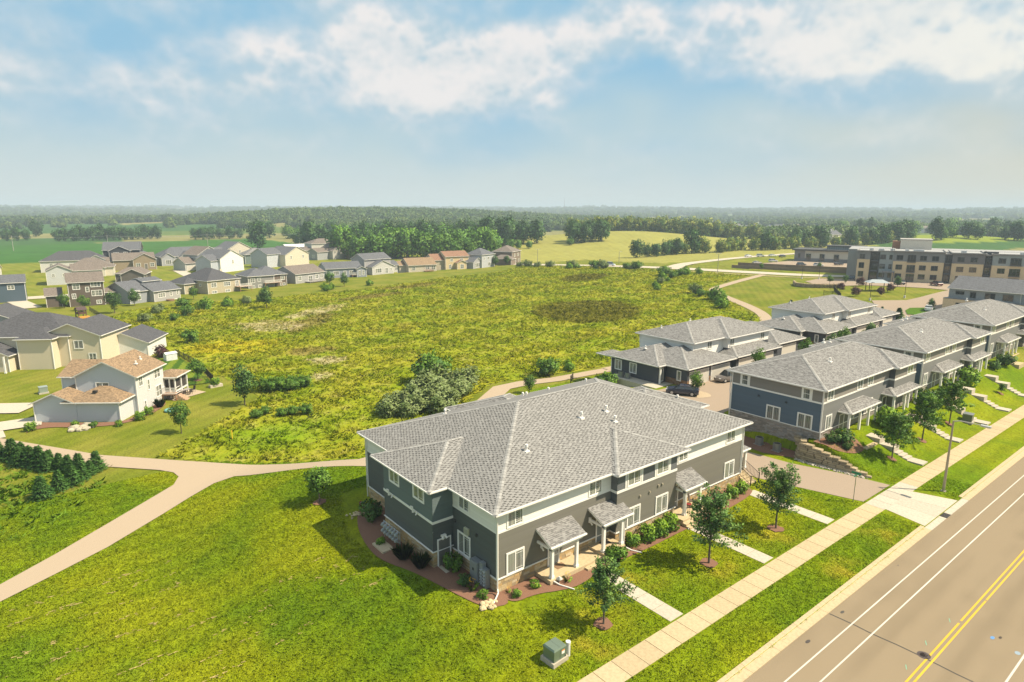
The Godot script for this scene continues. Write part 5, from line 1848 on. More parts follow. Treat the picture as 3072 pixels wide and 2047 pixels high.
	house("small pale grey house peeping out left of the brown house", 13.4, -298.6, -5, Color(0.52, 0.53, 0.53), "shingle_taupe", [[0, 8, -12, 0, 5.4, "z", 0.5], [8, 18, -11, -2, 5.0, "x", 0.5]], [["f", 0.02, 2.2, 3.0, 0.9, 1.2], ["f", 0.02, 5.6, 3.0, 0.9, 1.2]])
	house("charcoal two-storey house with white rakes in front of the soy field", 40.7, -373.7, -15, Color(0.062, 0.066, 0.078), "shingle_slate", [[0, 16, -12, 0, 8.6, "x", 0.6], [3, 12, -3, 3, 8.2, "z", 0.5], [14, 20, -5, 3.5, 6.0, "z", 0.5]], [["f", 3.02, 6.0, 5.8, 2.2, 1.6], ["f", 3.02, 10.0, 6.4, 1.6, 1.2]])
	house("tan cottage with cream gables and a porch, in front of the charcoal house", 42.0, -352.0, -6, Color(0.30, 0.235, 0.15), "shingle_taupe", [[0, 17, -10, 0, 4.8, "x", 0.6], [8, 17.5, -6, 1.6, 5.0, "z", 0.55], [-5, 4, -8, -2, 4.2, "x", 0.6]], [["f", 1.62, 10.0, 1.5, 1.8, 1.7], ["f", 1.62, 13.2, 0.5, 1.2, 2.3, "door"], ["f", 1.62, 15.8, 1.5, 1.8, 1.7]])
	house("dark brown garage with a cream gable beside the tan cottage", 36.4, -289.0, -20, Color(0.13, 0.115, 0.10), "shingle_taupe", [[0, 8, -13, 0, 3.4, "z", 0.5], [-3, 8, -13, -5, 3.4, "hip", 0.5]], [["f", 0.02, 6.6, 0.2, 0.9, 2.0, "door"]])
	house("grey ranch house with two small front gables and open garages, before the soy field", 64.8, -369.4, 3, Color(0.37, 0.38, 0.41), "shingle_slate", [[0, 26, -14, 0, 4.4, "hip", 0.6], [0, 6, -4, 3, 4.2, "z", 0.7], [9, 16, -4, 3.5, 4.4, "z", 0.7]], [["f", 3.02, 3.0, 0.9, 2.6, 2.0], ["f", 3.52, 12.4, 0, 5.4, 2.6, "garage"], ["f", 0.02, 20.5, 0, 4.6, 2.6, "garage"]])
	house("grey-green two-storey house with tan roof left of the white gable house", 74.0, -331.3, 22, Color(0.38, 0.39, 0.35), "shingle_taupe", [[0, 13, -11, 0, 7.2, "z", 0.55], [-6, 1, -10, -1, 3.6, "x", 0.55]], [["f", 0.02, 3, 4.4, 1.4, 1.5], ["f", 0.02, 9, 4.4, 1.4, 1.5], ["l", -0.02, -4, 4.2, 1.6, 1.6], ["l", -0.02, -7.5, 1.0, 1.6, 1.6], ["f", -0.98, -3.2, 0, 4.2, 2.2, "garage"]])
	house("bright white two-storey gable house with dark roof behind the beige hip-roofed one", 79.0, -312.0, 30, Color(0.76, 0.75, 0.73), "shingle_slate", [[0, 14.0, -14, 0, 6.4, "z", 0.5], [-4.5, 1, -10, -1, 5.6, "x", 0.55, Color(0.42, 0.45, 0.50)]], [["f", 0.02, 7.5, 3.6, 0.8, 1.7], ["l", -0.02, -3.5, 3.8, 1.2, 1.6], ["l", -0.02, -7, 3.8, 1.2, 1.6]])
	house("teal house with pale grey hip roof in the second row", 101.5, -351.6, -4, Color(0.18, 0.235, 0.225), "shingle_grey", [[0, 13, -12, 0, 5.0, "hip", 0.5]], [["f", 0.02, 3.5, 2.0, 1.4, 1.5], ["f", 0.02, 9.5, 2.0, 1.4, 1.5]])
	house("beige house with grey gable roof standing behind the teal one", 100.0, -379.0, 20, Color(0.55, 0.50, 0.42), "shingle_slate", [[0, 16, -12, 0, 6.4, "z", 0.5], [-10, 1, -11, -3, 5.6, "x", 0.5]], [["f", 0.02, 8, 4.4, 1.2, 1.4]])
	house("cream two-storey gable house with a grey wing, right of the teal house", 112.9, -323.9, 26, Color(0.62, 0.56, 0.44), "shingle_slate", [[0, 16.5, -13, 0, 6.0, "z", 0.45], [-8, 2, -15, -4, 6.6, "x", 0.5, Color(0.48, 0.50, 0.53)]], [["f", 0.02, 12.5, 3.8, 1.0, 1.6], ["f", 0.02, 4.0, 3.8, 1.0, 1.6]])
	house("pale two-storey house with taupe hip roof in front of the woods", 152.0, -388.0, 0, Color(0.55, 0.535, 0.49), "shingle_taupe", [[0, 17, -12, 0, 7.6, "hip", 0.45], [-7, 3, -10, 1, 3.8, "hip", 0.4, Color(0.36, 0.38, 0.42)]], [["f", 0.02, 8, 4.6, 1.5, 1.5], ["f", 0.02, 13, 4.6, 1.5, 1.5], ["f", 1.02, -2.5, 1.0, 4.0, 1.6]])
	house("taupe-roofed house with a grey gable, below the woods in the second row", 152.0, -356.5, 22, Color(0.44, 0.42, 0.38), "shingle_taupe", [[0, 17, -12, 0, 4.9, "z", 0.45], [-9, 2, -11, -3, 4.6, "x", 0.5, Color(0.34, 0.35, 0.36)]], [["f", 0.02, 4, 1.2, 2.0, 1.6], ["l", -8.98, -6.5, 1.2, 1.6, 1.6]])
	house("orange-tan roofed house tucked between the taupe roofs", 172.0, -352.0, 14, Color(0.40, 0.30, 0.19), "shingle_tan", [[0, 15, -12, 0, 4.8, "z", 0.6], [-8, 4, -11, -3, 4.6, "x", 0.6]], [["f", 0.02, 7, 1.2, 1.8, 1.6]])
	house("cream gable house with brown-grey roof behind the seventh house of the row", 180.0, -345.0, 22, Color(0.55, 0.50, 0.39), "shingle_taupe", [[0, 15, -13, 0, 6.6, "z", 0.5], [-9, 1, -12, -2, 6.4, "x", 0.45]], [["f", 0.02, 7.5, 4.2, 1.2, 1.4]])
	# a long white barn at the field edge
	b = thing("barn", "long white metal barn with a shallow roof at the edge of the soy field", "barn", at(147.0, -416.0), deg_to_rad(4))
	walls(b, 0, 24, -12, 0, -1, 4.4, M.lap, Color(0.66, 0.63, 0.55))
	gable(b, 0, 24, -12, 0, 4.4, 0.25, 0.4, "x", M.white, Color(0.66, 0.63, 0.55))
	# distant houses: the subdivision on the right and farms on the left
	var spots := [[770, -470], [785, -500], [800, -478], [815, -508], [830, -470], [748, -500], [845, -500], [860, -480], [760, -530], [790, -545], [825, -540], [702, -402], [735, -395], [690, -440], [905, -470], [930, -430], [560, -262], [585, -250], [600, -285], [640, -300], [960, -330], [1010, -300], [980, -360], [1100, -300], [1120, -240]]
	for k in spots.size():
		far_house(spots[k][0], spots[k][1], k)


func far_house(x: float, z: float, k: int) -> void:
	var b := thing("house", "pale house of the distant subdivision among the trees", "house", at(x, z), rng.randf_range(-0.6, 0.9), "distant subdivision houses")
	var c: Color = [Color(0.62, 0.6, 0.55), Color(0.5, 0.47, 0.42), Color(0.4, 0.42, 0.45), Color(0.55, 0.52, 0.48)][k % 4]
	var w := rng.randf_range(10, 15)
	walls(b, 0, w, -10, 0, -2, 6.0, M.plain, c)
	gable(b, 0, w, -10, 0, 6.0, 0.6, 0.4, "x" if k % 3 else "z", M[["shingle_grey", "shingle_slate", "shingle_taupe"][k % 3]], c)
	for q in 2:
		window(b, "f", 0.02, 3.0 + q * 4.5, 3.6, 1.6, 1.5, "dark")


# --- apartment blocks and the clinic across the cross street ---------------------------------------------------------------
func apartments() -> void:
	var b := thing("apartment_building", "three-storey apartment building with tan brick below and grey cladding on top", "apartment building", Vector3(242.2, 1.8, -103.5), atan2(-0.934, 0.358))
	# local x runs along the front towards the street, +z faces the camera
	var tan := Color(0.60, 0.465, 0.29)
	var grey := Color(0.20, 0.205, 0.21)
	var pale := Color(0.27, 0.30, 0.305)
	for q in [[0, 4.0, 0.0, 7.2, tan], [0.01, 4.0, 7.2, 10.1, grey], [4.0, 7.0, 0, 10.0, Color(0.10, 0.10, 0.105)], [7.0, 11.2, 0, 10.2, pale], [11.2, 26.2, 0, 6.9, tan], [11.2, 26.3, 6.9, 10.3, grey], [26.3, 28.4, 0, 9.7, Color(0.12, 0.12, 0.13)], [28.4, 37.2, 0, 6.8, tan], [28.4, 37.4, 6.8, 10.2, Color(0.16, 0.15, 0.155)], [37.4, 39.4, 0, 9.7, Color(0.12, 0.12, 0.13)], [39.4, 66, 0, 6.6, tan], [39.4, 66, 6.6, 10.2, pale]]:
		var set: float = -1.4 if q[4].r < 0.14 else (-0.35 if q[4] == pale and q[0] < 20 else 0.0)
		walls(b, q[0], q[1], -18, set, q[2] - (1.0 if q[2] == 0 else 0), q[3], M.plain, q[4])
		if q[3] > 9.0:
			board(b, q[0] - 0.1, q[1] + 0.1, -18, set + 0.25, q[3] - 0.05, q[3] + 0.3, 0.3, M.plain, "frl", "cornice", Color(0.30, 0.29, 0.28))
			var mb := MB.new()
			mb.box(Vector3(q[0], q[3] - 0.3, -17.8), Vector3(q[1], q[3] - 0.06, set), Color(0.33, 0.33, 0.33))
			put("roof", mb.done(), M.plain, b)
	for w in [13.1, 20.1, 23.6, 30.8, 34.4, 42.0, 50, 54, 58]:
		for f in 3:
			window(b, "f", 0.02, w, [1.0, 4.1, 7.4][f], 1.9, 1.6, "dark")
	for f in 3:
		window(b, "f", 0.02, 1.5, [1.0, 4.1, 7.4][f], 1.6, 1.9 if f < 2 else 1.6, "dark")
		window(b, "f", -0.33, 8.0, [1.0, 4.1, 7.4][f], 1.7, 1.6, "dark")
		window(b, "f", -0.33, 10.4, [1.0, 4.1, 7.4][f], 0.9, 1.6, "dark")
	# recessed balconies with dark glass doors and rails
	for q in [[5.5, -1.38, 2.4], [16.7, 0.02, 2.6], [27.35, -1.38, 1.7], [38.4, -1.38, 1.6], [45.6, 0.02, 3.0]]:
		for f in 3:
			window(b, "f", q[1], q[0], [0.3, 3.4, 6.9][f], q[2] - 0.2, 2.3, "dark")
			var mb := MB.new()
			var z0: float = q[1]
			mb.box(Vector3(q[0] - q[2] / 2, [0.0, 3.1, 6.6][f], z0), Vector3(q[0] + q[2] / 2, [0.15, 3.28, 6.78][f], 0.5), Color(0.14, 0.14, 0.145))
			if f > 0:
				for k in 10:
					var x := lerpf(q[0] - q[2] / 2, q[0] + q[2] / 2, k / 9.0)
					mb.box(Vector3(x - 0.02, [0, 3.28, 6.78][f], 0.44), Vector3(x + 0.02, [0, 4.3, 7.8][f], 0.48), Color(0.04, 0.04, 0.045))
				mb.box(Vector3(q[0] - q[2] / 2, [0, 4.28, 7.78][f], 0.43), Vector3(q[0] + q[2] / 2, [0, 4.34, 7.84][f], 0.49), Color(0.04, 0.04, 0.045))
			put("balcony", mb.done(), M.plain, b)
	var mb := MB.new()
	mb.box(Vector3(8.2, 3.0, 0), Vector3(12.0, 3.35, 2.6), Color(0.16, 0.165, 0.18))
	mb.box(Vector3(8.4, -0.5, 2.2), Vector3(8.65, 3.0, 2.45), Color(0.12, 0.12, 0.13))
	mb.box(Vector3(11.6, -0.5, 2.2), Vector3(11.85, 3.0, 2.45), Color(0.12, 0.12, 0.13))
	put("entrance_canopy", mb.done(), M.plain, b)
	for q in [[3.5, -5, 1.2], [6.5, -4, 1.6], [10, -6, 1.4], [14.5, -5, 1.2], [17, -5.5, 2.0], [19, -5, 1.2], [31, -6, 1.5], [37, -3, 4.0], [47, -5, 1.8]]:
		mb = MB.new()
		mb.box(Vector3(q[0], 10.1, q[1]), Vector3(q[0] + q[2], 11.0, q[1] + 1.2), Color(0.5, 0.5, 0.49) if q[2] < 3 else Color(0.08, 0.08, 0.085))
		put("roof_unit", mb.done(), M.plain, b)
	# stair tower on the far wing
	mb = MB.new()
	mb.box(Vector3(13, 9, -30), Vector3(23, 13.6, -20), Color(0.62, 0.56, 0.46))
	mb.box(Vector3(10.4, 9, -26), Vector3(13, 13.0, -22), Color(0.30, 0.15, 0.09))
	mb.box(Vector3(12.8, 13.6, -30.2), Vector3(23.2, 13.9, -19.8), Color(0.35, 0.33, 0.3))
	put("stair_tower", mb.done(), M.plain, b)
	mb = MB.new()
	mb.box(Vector3(-4, -1, -40), Vector3(66, 9.8, -18.1), Color(0.30, 0.30, 0.30))
	put("rear_wing", mb.done(), M.plain, b)
	# grey two-storey block with the big dark roof at the right edge
	b = thing("apartment_building", "grey two-storey block with broad dark grey roof and tan base at the right edge", "apartment building", Vector3(187, 1.6, -57), atan2(-1.0, 0.0))
	# local x runs towards the street, +z faces the camera (world -x)
	walls(b, -0.4, 40, -14, 1.6, -1, 2.9, M.plain, tan)
	walls(b, 0.2, 40, -14, 0, 2.9, 5.4, M.plain, Color(0.27, 0.28, 0.285))
	gable(b, 0.2, 40, -14, 0, 5.4, 0.36, 0.4, "x", M.shingle_slate, Color(0.27, 0.28, 0.285))
	mb = MB.new()
	mb.box(Vector3(-0.4, 2.85, -0.2), Vector3(40, 3.0, 1.6), Color(0.2, 0.2, 0.2))
	put("roof", mb.done(), M.plain, b)
	for w in [[2.6, 1.8, 0.8, 4.0], [5.4, 1.2, 1.4, 3.4], [8.9, 2.0, 1.4, 3.4], [12.5, 2.0, 1.4, 3.4], [17, 1.4, 1.4, 3.4], [21, 2.0, 1.4, 3.4]]:
		window(b, "f", 0.02, w[0], w[3], w[1], w[2], "dark")
	window(b, "f", 1.62, 3.4, 0.8, 1.8, 1.2, "dark")
	downspout(b, [Vector3(15, 5.3, 0.3), Vector3(15, 3, 0.1)])
	# low clinic beyond the car park
	b = thing("clinic_building", "long single-storey building with pale walls and flat dark roof behind the car park", "building", Vector3(323.8, 0.5, -169.8), atan2(-0.960, 0.28))
	walls(b, 0, 31, -16, 0, -1, 5.4, M.plain, Color(0.52, 0.48, 0.40))
	walls(b, -0.1, 31.1, -16, 0.12, -1, 1.6, M.plain, Color(0.18, 0.165, 0.165))
	walls(b, -0.1, 5, -16, 0.12, 1.6, 5.4, M.plain, Color(0.22, 0.205, 0.2))
	mb = MB.new()
	mb.box(Vector3(-1.2, 5.4, -17), Vector3(32.2, 6.1, 1.2), Color(0.06, 0.06, 0.062))
	put("roof", mb.done(), M.plain, b)
	mb = MB.new()
	mb.box(Vector3(14.3, 6.1, -12), Vector3(31, 7.8, -4), Color(0.25, 0.28, 0.29))
	mb.box(Vector3(13.6, 7.8, -12.8), Vector3(31.6, 8.2, -3.2), Color(0.06, 0.06, 0.062))
	for k in 16:
		mb.box(Vector3(14.5 + k * 1.04, 6.1, -3.99), Vector3(14.6 + k * 1.04, 7.8, -3.9), Color(0.07, 0.07, 0.07))
	put("clerestory", mb.done(), M.plain, b)
	for w in [6.7, 13.1, 19.7, 26.4]:
		window(b, "f", 0.14, w, 0.6, 2.2, 3.2, "dark")
	window(b, "f", 0.14, 2.2, 1.6, 1.0, 2.2, "dark")


# --- plants ---------------------------------------------------------------------------------------------------------------
func pick(pal: Array, r: RandomNumberGenerator) -> Color:
	var c: Color = pal[r.randi() % pal.size()]
	return c * r.randf_range(0.75, 1.25)


func clump_crown(sd: int, rx: float, ry: float, clumps: int, per: int, l: float, pal: Array, flat := 0.0, hollow := 0.35) -> ArrayMesh:
	# leaves on the outside of many small clumps spread through an uneven ellipsoid (centre at the origin)
	var r := RandomNumberGenerator.new()
	r.seed = sd
	var mb := MB.new()
	for k in clumps:
		var d := Vector3(r.randfn(), r.randfn() * (1.0 - flat), r.randfn()).normalized()
		var f := lerpf(hollow, 1.0, pow(r.randf(), 0.6))
		var c := Vector3(d.x * rx, d.y * ry, d.z * rx) * f * r.randf_range(0.8, 1.08)
		var cr := minf(rx, ry) * r.randf_range(0.2, 0.4)
		var tone := r.randf_range(0.72, 1.25)
		var base: Color = pal[r.randi() % pal.size()] * tone
		for i in per:
			var e := Vector3(r.randfn(), r.randfn(), r.randfn()).normalized()
			var p := c + e * cr * r.randf_range(0.55, 1.05)
			var out := (e * 0.7 + d * 0.5 + Vector3(0, 0.25, 0)).normalized()
			var dir := (e + Vector3(r.randf_range(-0.9, 0.9), r.randf_range(-0.9, 0.5), r.randf_range(-0.9, 0.9))).normalized()
			var nn := (out + Vector3(r.randf_range(-0.7, 0.7), r.randf_range(-0.5, 0.7), r.randf_range(-0.7, 0.7))).normalized()
			if absf(dir.dot(nn)) > 0.95:
				continue
			nn = (nn - dir * dir.dot(nn)).normalized()
			var s := l * r.randf_range(0.7, 1.3)
			mb.leaf(p, dir, nn, s, s * 0.75, base * r.randf_range(0.8, 1.2), (nn * 0.5 + out).normalized())
	return mb.done()


func spray_crown(sd: int, h0: float, h1: float, reach: float, branches: int, per: int, l: float, pal: Array, wood: MB, rise := 0.75) -> ArrayMesh:
	# leaves along many ascending branches: an open, spiky young street tree; branch wood goes into `wood`
	var r := RandomNumberGenerator.new()
	r.seed = sd
	var mb := MB.new()
	for k in branches:
		var f := float(k) / branches
		var y := lerpf(h0, h1 * 0.86, f)
		var a := k * 2.4 + r.randf_range(-0.4, 0.4)
		var len := reach * lerpf(1.0, 0.5, f) * r.randf_range(0.55, 1.3)
		var d := Vector3(cos(a), rise * lerpf(0.75, 1.7, f) * r.randf_range(0.7, 1.2), sin(a)).normalized()
		var p0 := Vector3(0, y, 0)
		var p1 := p0 + d * len * 0.6
		var p2 := p0 + d * len + Vector3(0, -0.05 * len + r.randf_range(-0.1, 0.15), 0)
		wood.tube(p0, p1, 0.022, 0.012, 5, Color.WHITE, false)
		wood.tube(p1, p2, 0.012, 0.004, 4, Color.WHITE, false)
		var tone := r.randf_range(0.75, 1.25)
		var base: Color = pal[r.randi() % pal.size()] * tone
		for i in per:
			var t := pow(r.randf(), 0.75)
			var q := (p0.lerp(p1, t * 2.0) if t < 0.5 else p1.lerp(p2, t * 2.0 - 1.0))
			var e := Vector3(r.randfn(), r.randfn(), r.randfn()).normalized()
			var p := q + e * r.randf_range(0.02, 0.17) * (1.0 - 0.6 * t) * reach * 0.75
			var dir := (e + d * 0.4 + Vector3(0, -0.25, 0)).normalized()
			var nn := (Vector3.UP * 0.8 + Vector3(r.randfn(), r.randfn(), r.randfn()) * 0.5).normalized()
			if absf(dir.dot(nn)) > 0.95:
				continue
			nn = (nn - dir * dir.dot(nn)).normalized()
			var s := l * r.randf_range(0.7, 1.3)
			mb.leaf(p, dir, nn, s, s * 0.7, base * r.randf_range(0.8, 1.2), (nn * 0.8 + e * 0.5 + Vector3(cos(a), 0.2, sin(a)) * 0.3).normalized())
	return mb.done()


func needle_crown(sd: int, h: float, rb: float, per: int, pal: Array) -> ArrayMesh:
	# a young spruce: whorls of drooping sprays
	var r := RandomNumberGenerator.new()
	r.seed = sd
	var mb := MB.new()
	for i in per:
		var f := pow(r.randf(), 1.3)
		var y := h * lerpf(0.05, 0.98, f)
		var a := r.randf() * TAU
		var rad := rb * (1.0 - f) * (0.75 + 0.25 * sin(y * 14.0)) * r.randf_range(0.6, 1.1)
		var out := Vector3(cos(a), 0, sin(a))
		var p := Vector3(0, y, 0) + out * rad * r.randf_range(0.3, 0.9)
		var dir := (out + Vector3(r.randf_range(-0.5, 0.5), r.randf_range(-0.15, 0.5), r.randf_range(-0.5, 0.5))).normalized()
		var nn := (Vector3.UP + out * 0.4 + Vector3(r.randfn(), r.randfn(), r.randfn()) * 0.3).normalized()
		nn = (nn - dir * dir.dot(nn)).normalized()
		var s := r.randf_range(0.14, 0.3) * (0.6 + rb * 0.5)
		mb.leaf(p, dir, nn, s, s * 0.4, pick(pal, r), (nn * 0.5 + out).normalized())
	return mb.done()


func trunk(mb: MB, h: float, r: float, lean := 0.03) -> void:
	var p := Vector3(0, -0.3, 0)
	var n := 4
	for k in n:
		var q := Vector3(rng.randf_range(-1, 1) * lean * h * (k + 1) / n, h * (k + 1) / n, rng.randf_range(-1, 1) * lean * h * (k + 1) / n)
		mb.tube(p, q, r * (1.15 - 0.2 * k), r * (1.0 - 0.2 * k), 8, Color.WHITE, false)
		p = q


func proto(key: String, wood: MB, crown: ArrayMesh, y: float, part := "crown") -> void:
	var o := Node3D.new()
	if wood:
		put("trunk" if part == "crown" else "stem", wood.done(), M.bark, o)
	var c := put(part, crown, M.leaf, o)
	c.position.y = y
	protos[key] = o


func grow(key: String, called: String, label: String, category: String, pos: Vector3, size: float, group := "", tall := 1.0) -> Node3D:
	var o: Node3D = protos[key].duplicate()
	o.name = numbered(called)
	add_child(o)
	o.position = pos
	o.rotation.y = rng.randf() * TAU
	o.scale = Vector3(size, size * tall, size)
	tag(o, label, category, group)
	return o


func plants() -> void:
	var dark := [Color(0.062, 0.130, 0.034), Color(0.085, 0.165, 0.040), Color(0.115, 0.205, 0.048), Color(0.048, 0.098, 0.028)]
	var bright := [Color(0.085, 0.165, 0.042), Color(0.115, 0.205, 0.050), Color(0.16, 0.26, 0.060), Color(0.062, 0.125, 0.036)]
	var mid := [Color(0.090, 0.175, 0.026), Color(0.109, 0.210, 0.029), Color(0.061, 0.131, 0.026), Color(0.138, 0.239, 0.032)]
	var lime := [Color(0.167, 0.297, 0.026), Color(0.217, 0.341, 0.029), Color(0.123, 0.239, 0.026), Color(0.087, 0.174, 0.022)]
	var olive := [Color(0.145, 0.196, 0.058), Color(0.189, 0.239, 0.087), Color(0.109, 0.152, 0.046), Color(0.217, 0.268, 0.109)]
	var plum := [Color(0.096, 0.043, 0.049), Color(0.148, 0.070, 0.061), Color(0.070, 0.035, 0.038)]
	# young street trees before the nearest building and before its neighbours
	for k in 3:
		var w := MB.new()
		trunk(w, 4.2, 0.065)
		var c := spray_crown(40 + k, 1.3, 4.8, 2.25, 60, 84, 0.15, bright, w)
		proto("street%d" % k, w, c, 0)
	for k in 2:
		var w := MB.new()
		trunk(w, 4.6, 0.06)
		var c := spray_crown(60 + k, 1.5, 5.2, 1.95, 52, 80, 0.18, mid, w, 0.35)
		proto("locust%d" % k, w, c, 0)
	grow("street0", "street_tree", "young street tree on the lawn nearest the camera, above the green utility box", "tree", at(27.4, -24.8), 0.93, "young trees along the sidewalk")
	grow("street1", "street_tree", "tallest young street tree, before the middle of the nearest building", "tree", at(38.9, -24.9), 1.18, "young trees along the sidewalk")
	grow("street2", "street_tree", "spreading young street tree on the lawn before the driveway", "tree", at(47.9, -24.6), 1.12, "young trees along the sidewalk")
	grow("locust0", "street_tree", "feathery green tree on the lawn above the stone retaining wall, before the blue-gabled townhouse", "tree", at(70.9, -24.6), 1.05, "young trees along the sidewalk")
	grow("locust1", "street_tree", "feathery green tree in the second yard up the street", "tree", at(79.3, -24.7), 1.13, "young trees along the sidewalk")
	grow("locust0", "street_tree", "feathery green tree in the third yard, beside the grey utility box", "tree", at(88.1, -24.8), 1.12, "young trees along the sidewalk")
	grow("locust1", "street_tree", "tiny thin sapling with few leaves in the farthest visible yard", "tree", at(108.5, -24.9), 0.3, "young trees along the sidewalk")
	for k in 4:
		var w := MB.new()
		trunk(w, 2.6, 0.07)
		proto("round%d" % k, w, clump_crown(80 + k, 1.25, 1.5, 46, 46, 0.22, dark if k % 2 else mid), 2.55)
	grow("round0", "lawn_tree", "small round tree in a mulch ring left of the nearest building", "tree", at(20.2, -53.3), 0.92)
	grow("round1", "lawn_tree", "dark oval tree standing where the mown lawn meets the meadow", "tree", at(26.0, -96.1), 1.33, "", 1.12)
	grow("round2", "lawn_tree", "slim birch-like sapling on the striped lawn before the grey-blue house", "tree", at(15.8, -88.4), 0.85, "", 1.25)
	grow("round0", "lawn_tree", "young tree inside the black fence of the grey-blue house", "tree", at(24.0, -115.3), 0.95, "", 1.05)
	grow("round2", "lawn_tree", "little tree on a gravel island in the parking court", "tree", at(76.7, -53.2), 0.8)
	grow("round3", "lawn_tree", "little tree on the grass beside the trail behind the nearest building", "tree", at(63.2, -74.6), 0.75)
	grow("round2", "lawn_tree", "narrow tree before the garage doors of the first white-topped house", "tree", Vector3(92.0, 0, -52.5), 0.9, "trees along the parking court", 1.3)
	for q in [[105.0, -51.5], [113.0, -51.0], [121.0, -52.5], [131.0, -52.0]]:
		grow("round%d" % (rng.randi() % 4), "court_tree", "young narrow tree along the parking court behind the grey townhouses", "tree", at(q[0], q[1]), 0.95, "trees along the parking court", 1.25)
	# garden trees behind the far row
	var g := [[13.4, -226.5, 2, 1.0, "slim tree at the left corner of the tall brown house"], [17.6, -217.3, 0, 1.1, "green tree before the tall brown house"], [23.6, -207.0, 3, 1.45, "broad bright tree between the brown and grey houses"], [30.3, -219.6, 1, 1.2, "willow-like tree at the corner of the grey house with the dormer"], [47.6, -223.5, 0, 1.05, "round tree before the beige hip-roofed house"], [59.8, -190.0, 1, 1.5, "dark conical tree standing alone at the far edge of the meadow"], [97.0, -232.0, 2, 1.3, "tree at the meadow edge before the blue-grey house"], [101.0, -228.0, 1, 1.2, "smaller tree next to it at the meadow edge"], [196.0, -259.0, 1, 1.3, "dark tree beside the pale blue-grey house"], [206.0, -262.0, 3, 1.2, "tree between the last two houses of the row"]]
	for q in g:
		grow("round%d" % q[2], "garden_tree", q[4], "tree", at(q[0], q[1]), q[3] * 1.05)
	# shrubs
	for k in 3:
		proto("shrub%d" % k, null, clump_crown(100 + k, 0.62, 0.55, 34, 34, 0.14, [mid, lime, dark][k], 0.2), 0.5, "foliage")
		proto("thicket%d" % k, null, clump_crown(110 + k, 1.75, 1.35, 40, 60, 0.26, [olive, mid, lime][k], 0.0, 0.15), 1.15, "foliage")
	proto("box", null, clump_crown(120, 0.36, 0.3, 30, 40, 0.07, lime, 0.1, 0.6), 0.28, "foliage")
	proto("plum", null, clump_crown(122, 0.9, 0.8, 34, 30, 0.2, plum, 0.1), 0.8, "foliage")
	var gm := MB.new()
	for i in 260:
		var a := rng.randf() * TAU
		var d := Vector3(cos(a) * rng.randf_range(0.1, 0.8), 1, sin(a) * rng.randf_range(0.1, 0.8)).normalized()
		var p := Vector3(cos(a), 0, sin(a)) * rng.randf() * 0.3
		gm.leaf(p, d, Vector3(-sin(a), 0.1, cos(a)).cross(d).normalized(), rng.randf_range(0.8, 1.35), 0.05, pick(dark, rng), (d + Vector3(cos(a), 0.4, sin(a))).normalized())
	proto("grassclump", null, gm.done(), 0, "foliage")
	var fm := MB.new()
	for i in 90:
		var a := rng.randf() * TAU
		var d := Vector3(cos(a) * 0.5, 1, sin(a) * 0.5).normalized()
		var p := Vector3(cos(a), 0, sin(a)) * rng.randf() * 0.15
		fm.leaf(p + d * rng.randf_range(0, 0.5), (d + Vector3(cos(a), -0.2, sin(a)) * 0.6).normalized(), Vector3(-sin(a), 0.3, cos(a)).normalized(), 0.25, 0.08, pick(lime, rng), d)
	for i in 14:
		var a := rng.randf() * TAU
		fm.leaf(Vector3(cos(a) * 0.16, 0.75 + rng.randf() * 0.15, sin(a) * 0.16), Vector3(cos(a), 0.3, sin(a)).normalized(), Vector3.UP, 0.1, 0.09, Color(0.62, 0.38, 0.02), Vector3.UP)
	proto("flower", null, fm.done(), 0, "foliage")
	for q in [[36.4, -30.2, 1.05, "first of the four round shrubs under the bay window, nearest the porch"], [38.0, -30.1, 1.25, "second of the four round shrubs under the bay window"], [39.5, -30.0, 1.25, "third of the four round shrubs under the bay window"], [40.9, -30.1, 1.3, "last of the four round shrubs under the bay window, beside the third porch"]]:
		grow("shrub1", "shrub", q[3], "shrub", at(q[0], q[1]), q[2], "shrubs under the bay window")
	grow("box", "boxwood", "clipped boxwood ball at the building corner, beside the white pebbles", "shrub", at(23.0, -31.9), 1.1, "boxwood balls in the mulch")
	grow("box", "boxwood", "clipped boxwood ball before the corner window, left of the other", "shrub", at(24.9, -30.6), 1.0, "boxwood balls in the mulch")
	grow("box", "boxwood", "clipped boxwood ball beside the first porch slab", "shrub", at(26.6, -30.65), 1.05, "boxwood balls in the mulch")
	grow("shrub2", "shrub", "dark low shrub beside the electric meters", "shrub", at(22.9, -34.0), 0.75)
	grow("shrub0", "shrub", "loose weedy shrub beside the utility door step", "shrub", at(23.3, -35.9), 1.0, "", 1.6)
	grow("shrub2", "shrub", "big dark shrub at the rear corner of the left wall", "shrub", at(22.3, -47.0), 1.35, "", 1.25)
	grow("shrub1", "shrub", "bright hosta before the gas meters", "shrub", at(21.0, -42.9), 0.6)
	grow("grassclump", "ornamental_grass", "dark clump of ornamental grass left of the utility door, farther one", "ornamental grass", at(21.3, -39.8), 1.05, "grass clumps along the stone wall")
	grow("grassclump", "ornamental_grass", "dark clump of ornamental grass next to the utility door, nearer one", "ornamental grass", at(21.7, -37.9), 1.0, "grass clumps along the stone wall")
	grow("shrub0", "shrub", "loose flowering shrub between the two front porches and the nearest tree", "shrub", at(33.7, -29.5), 1.2, "", 1.1)
	grow("grassclump", "ornamental_grass", "ragged grass clump at the corner of the first walk", "ornamental grass", at(34.3, -29.7), 0.7)
	grow("flower", "flower", "yellow flowering stalks beside the meter cabinet", "flower", at(23.0, -33.1), 1.0)
	grow("flower", "flower", "low flowers at the end of the first porch's downspout", "flower", at(28.9, -29.7), 0.8)
	grow("flower", "flower", "small reddish plant against the stone at the building corner", "flower", at(24.75, -31.3), 0.5)
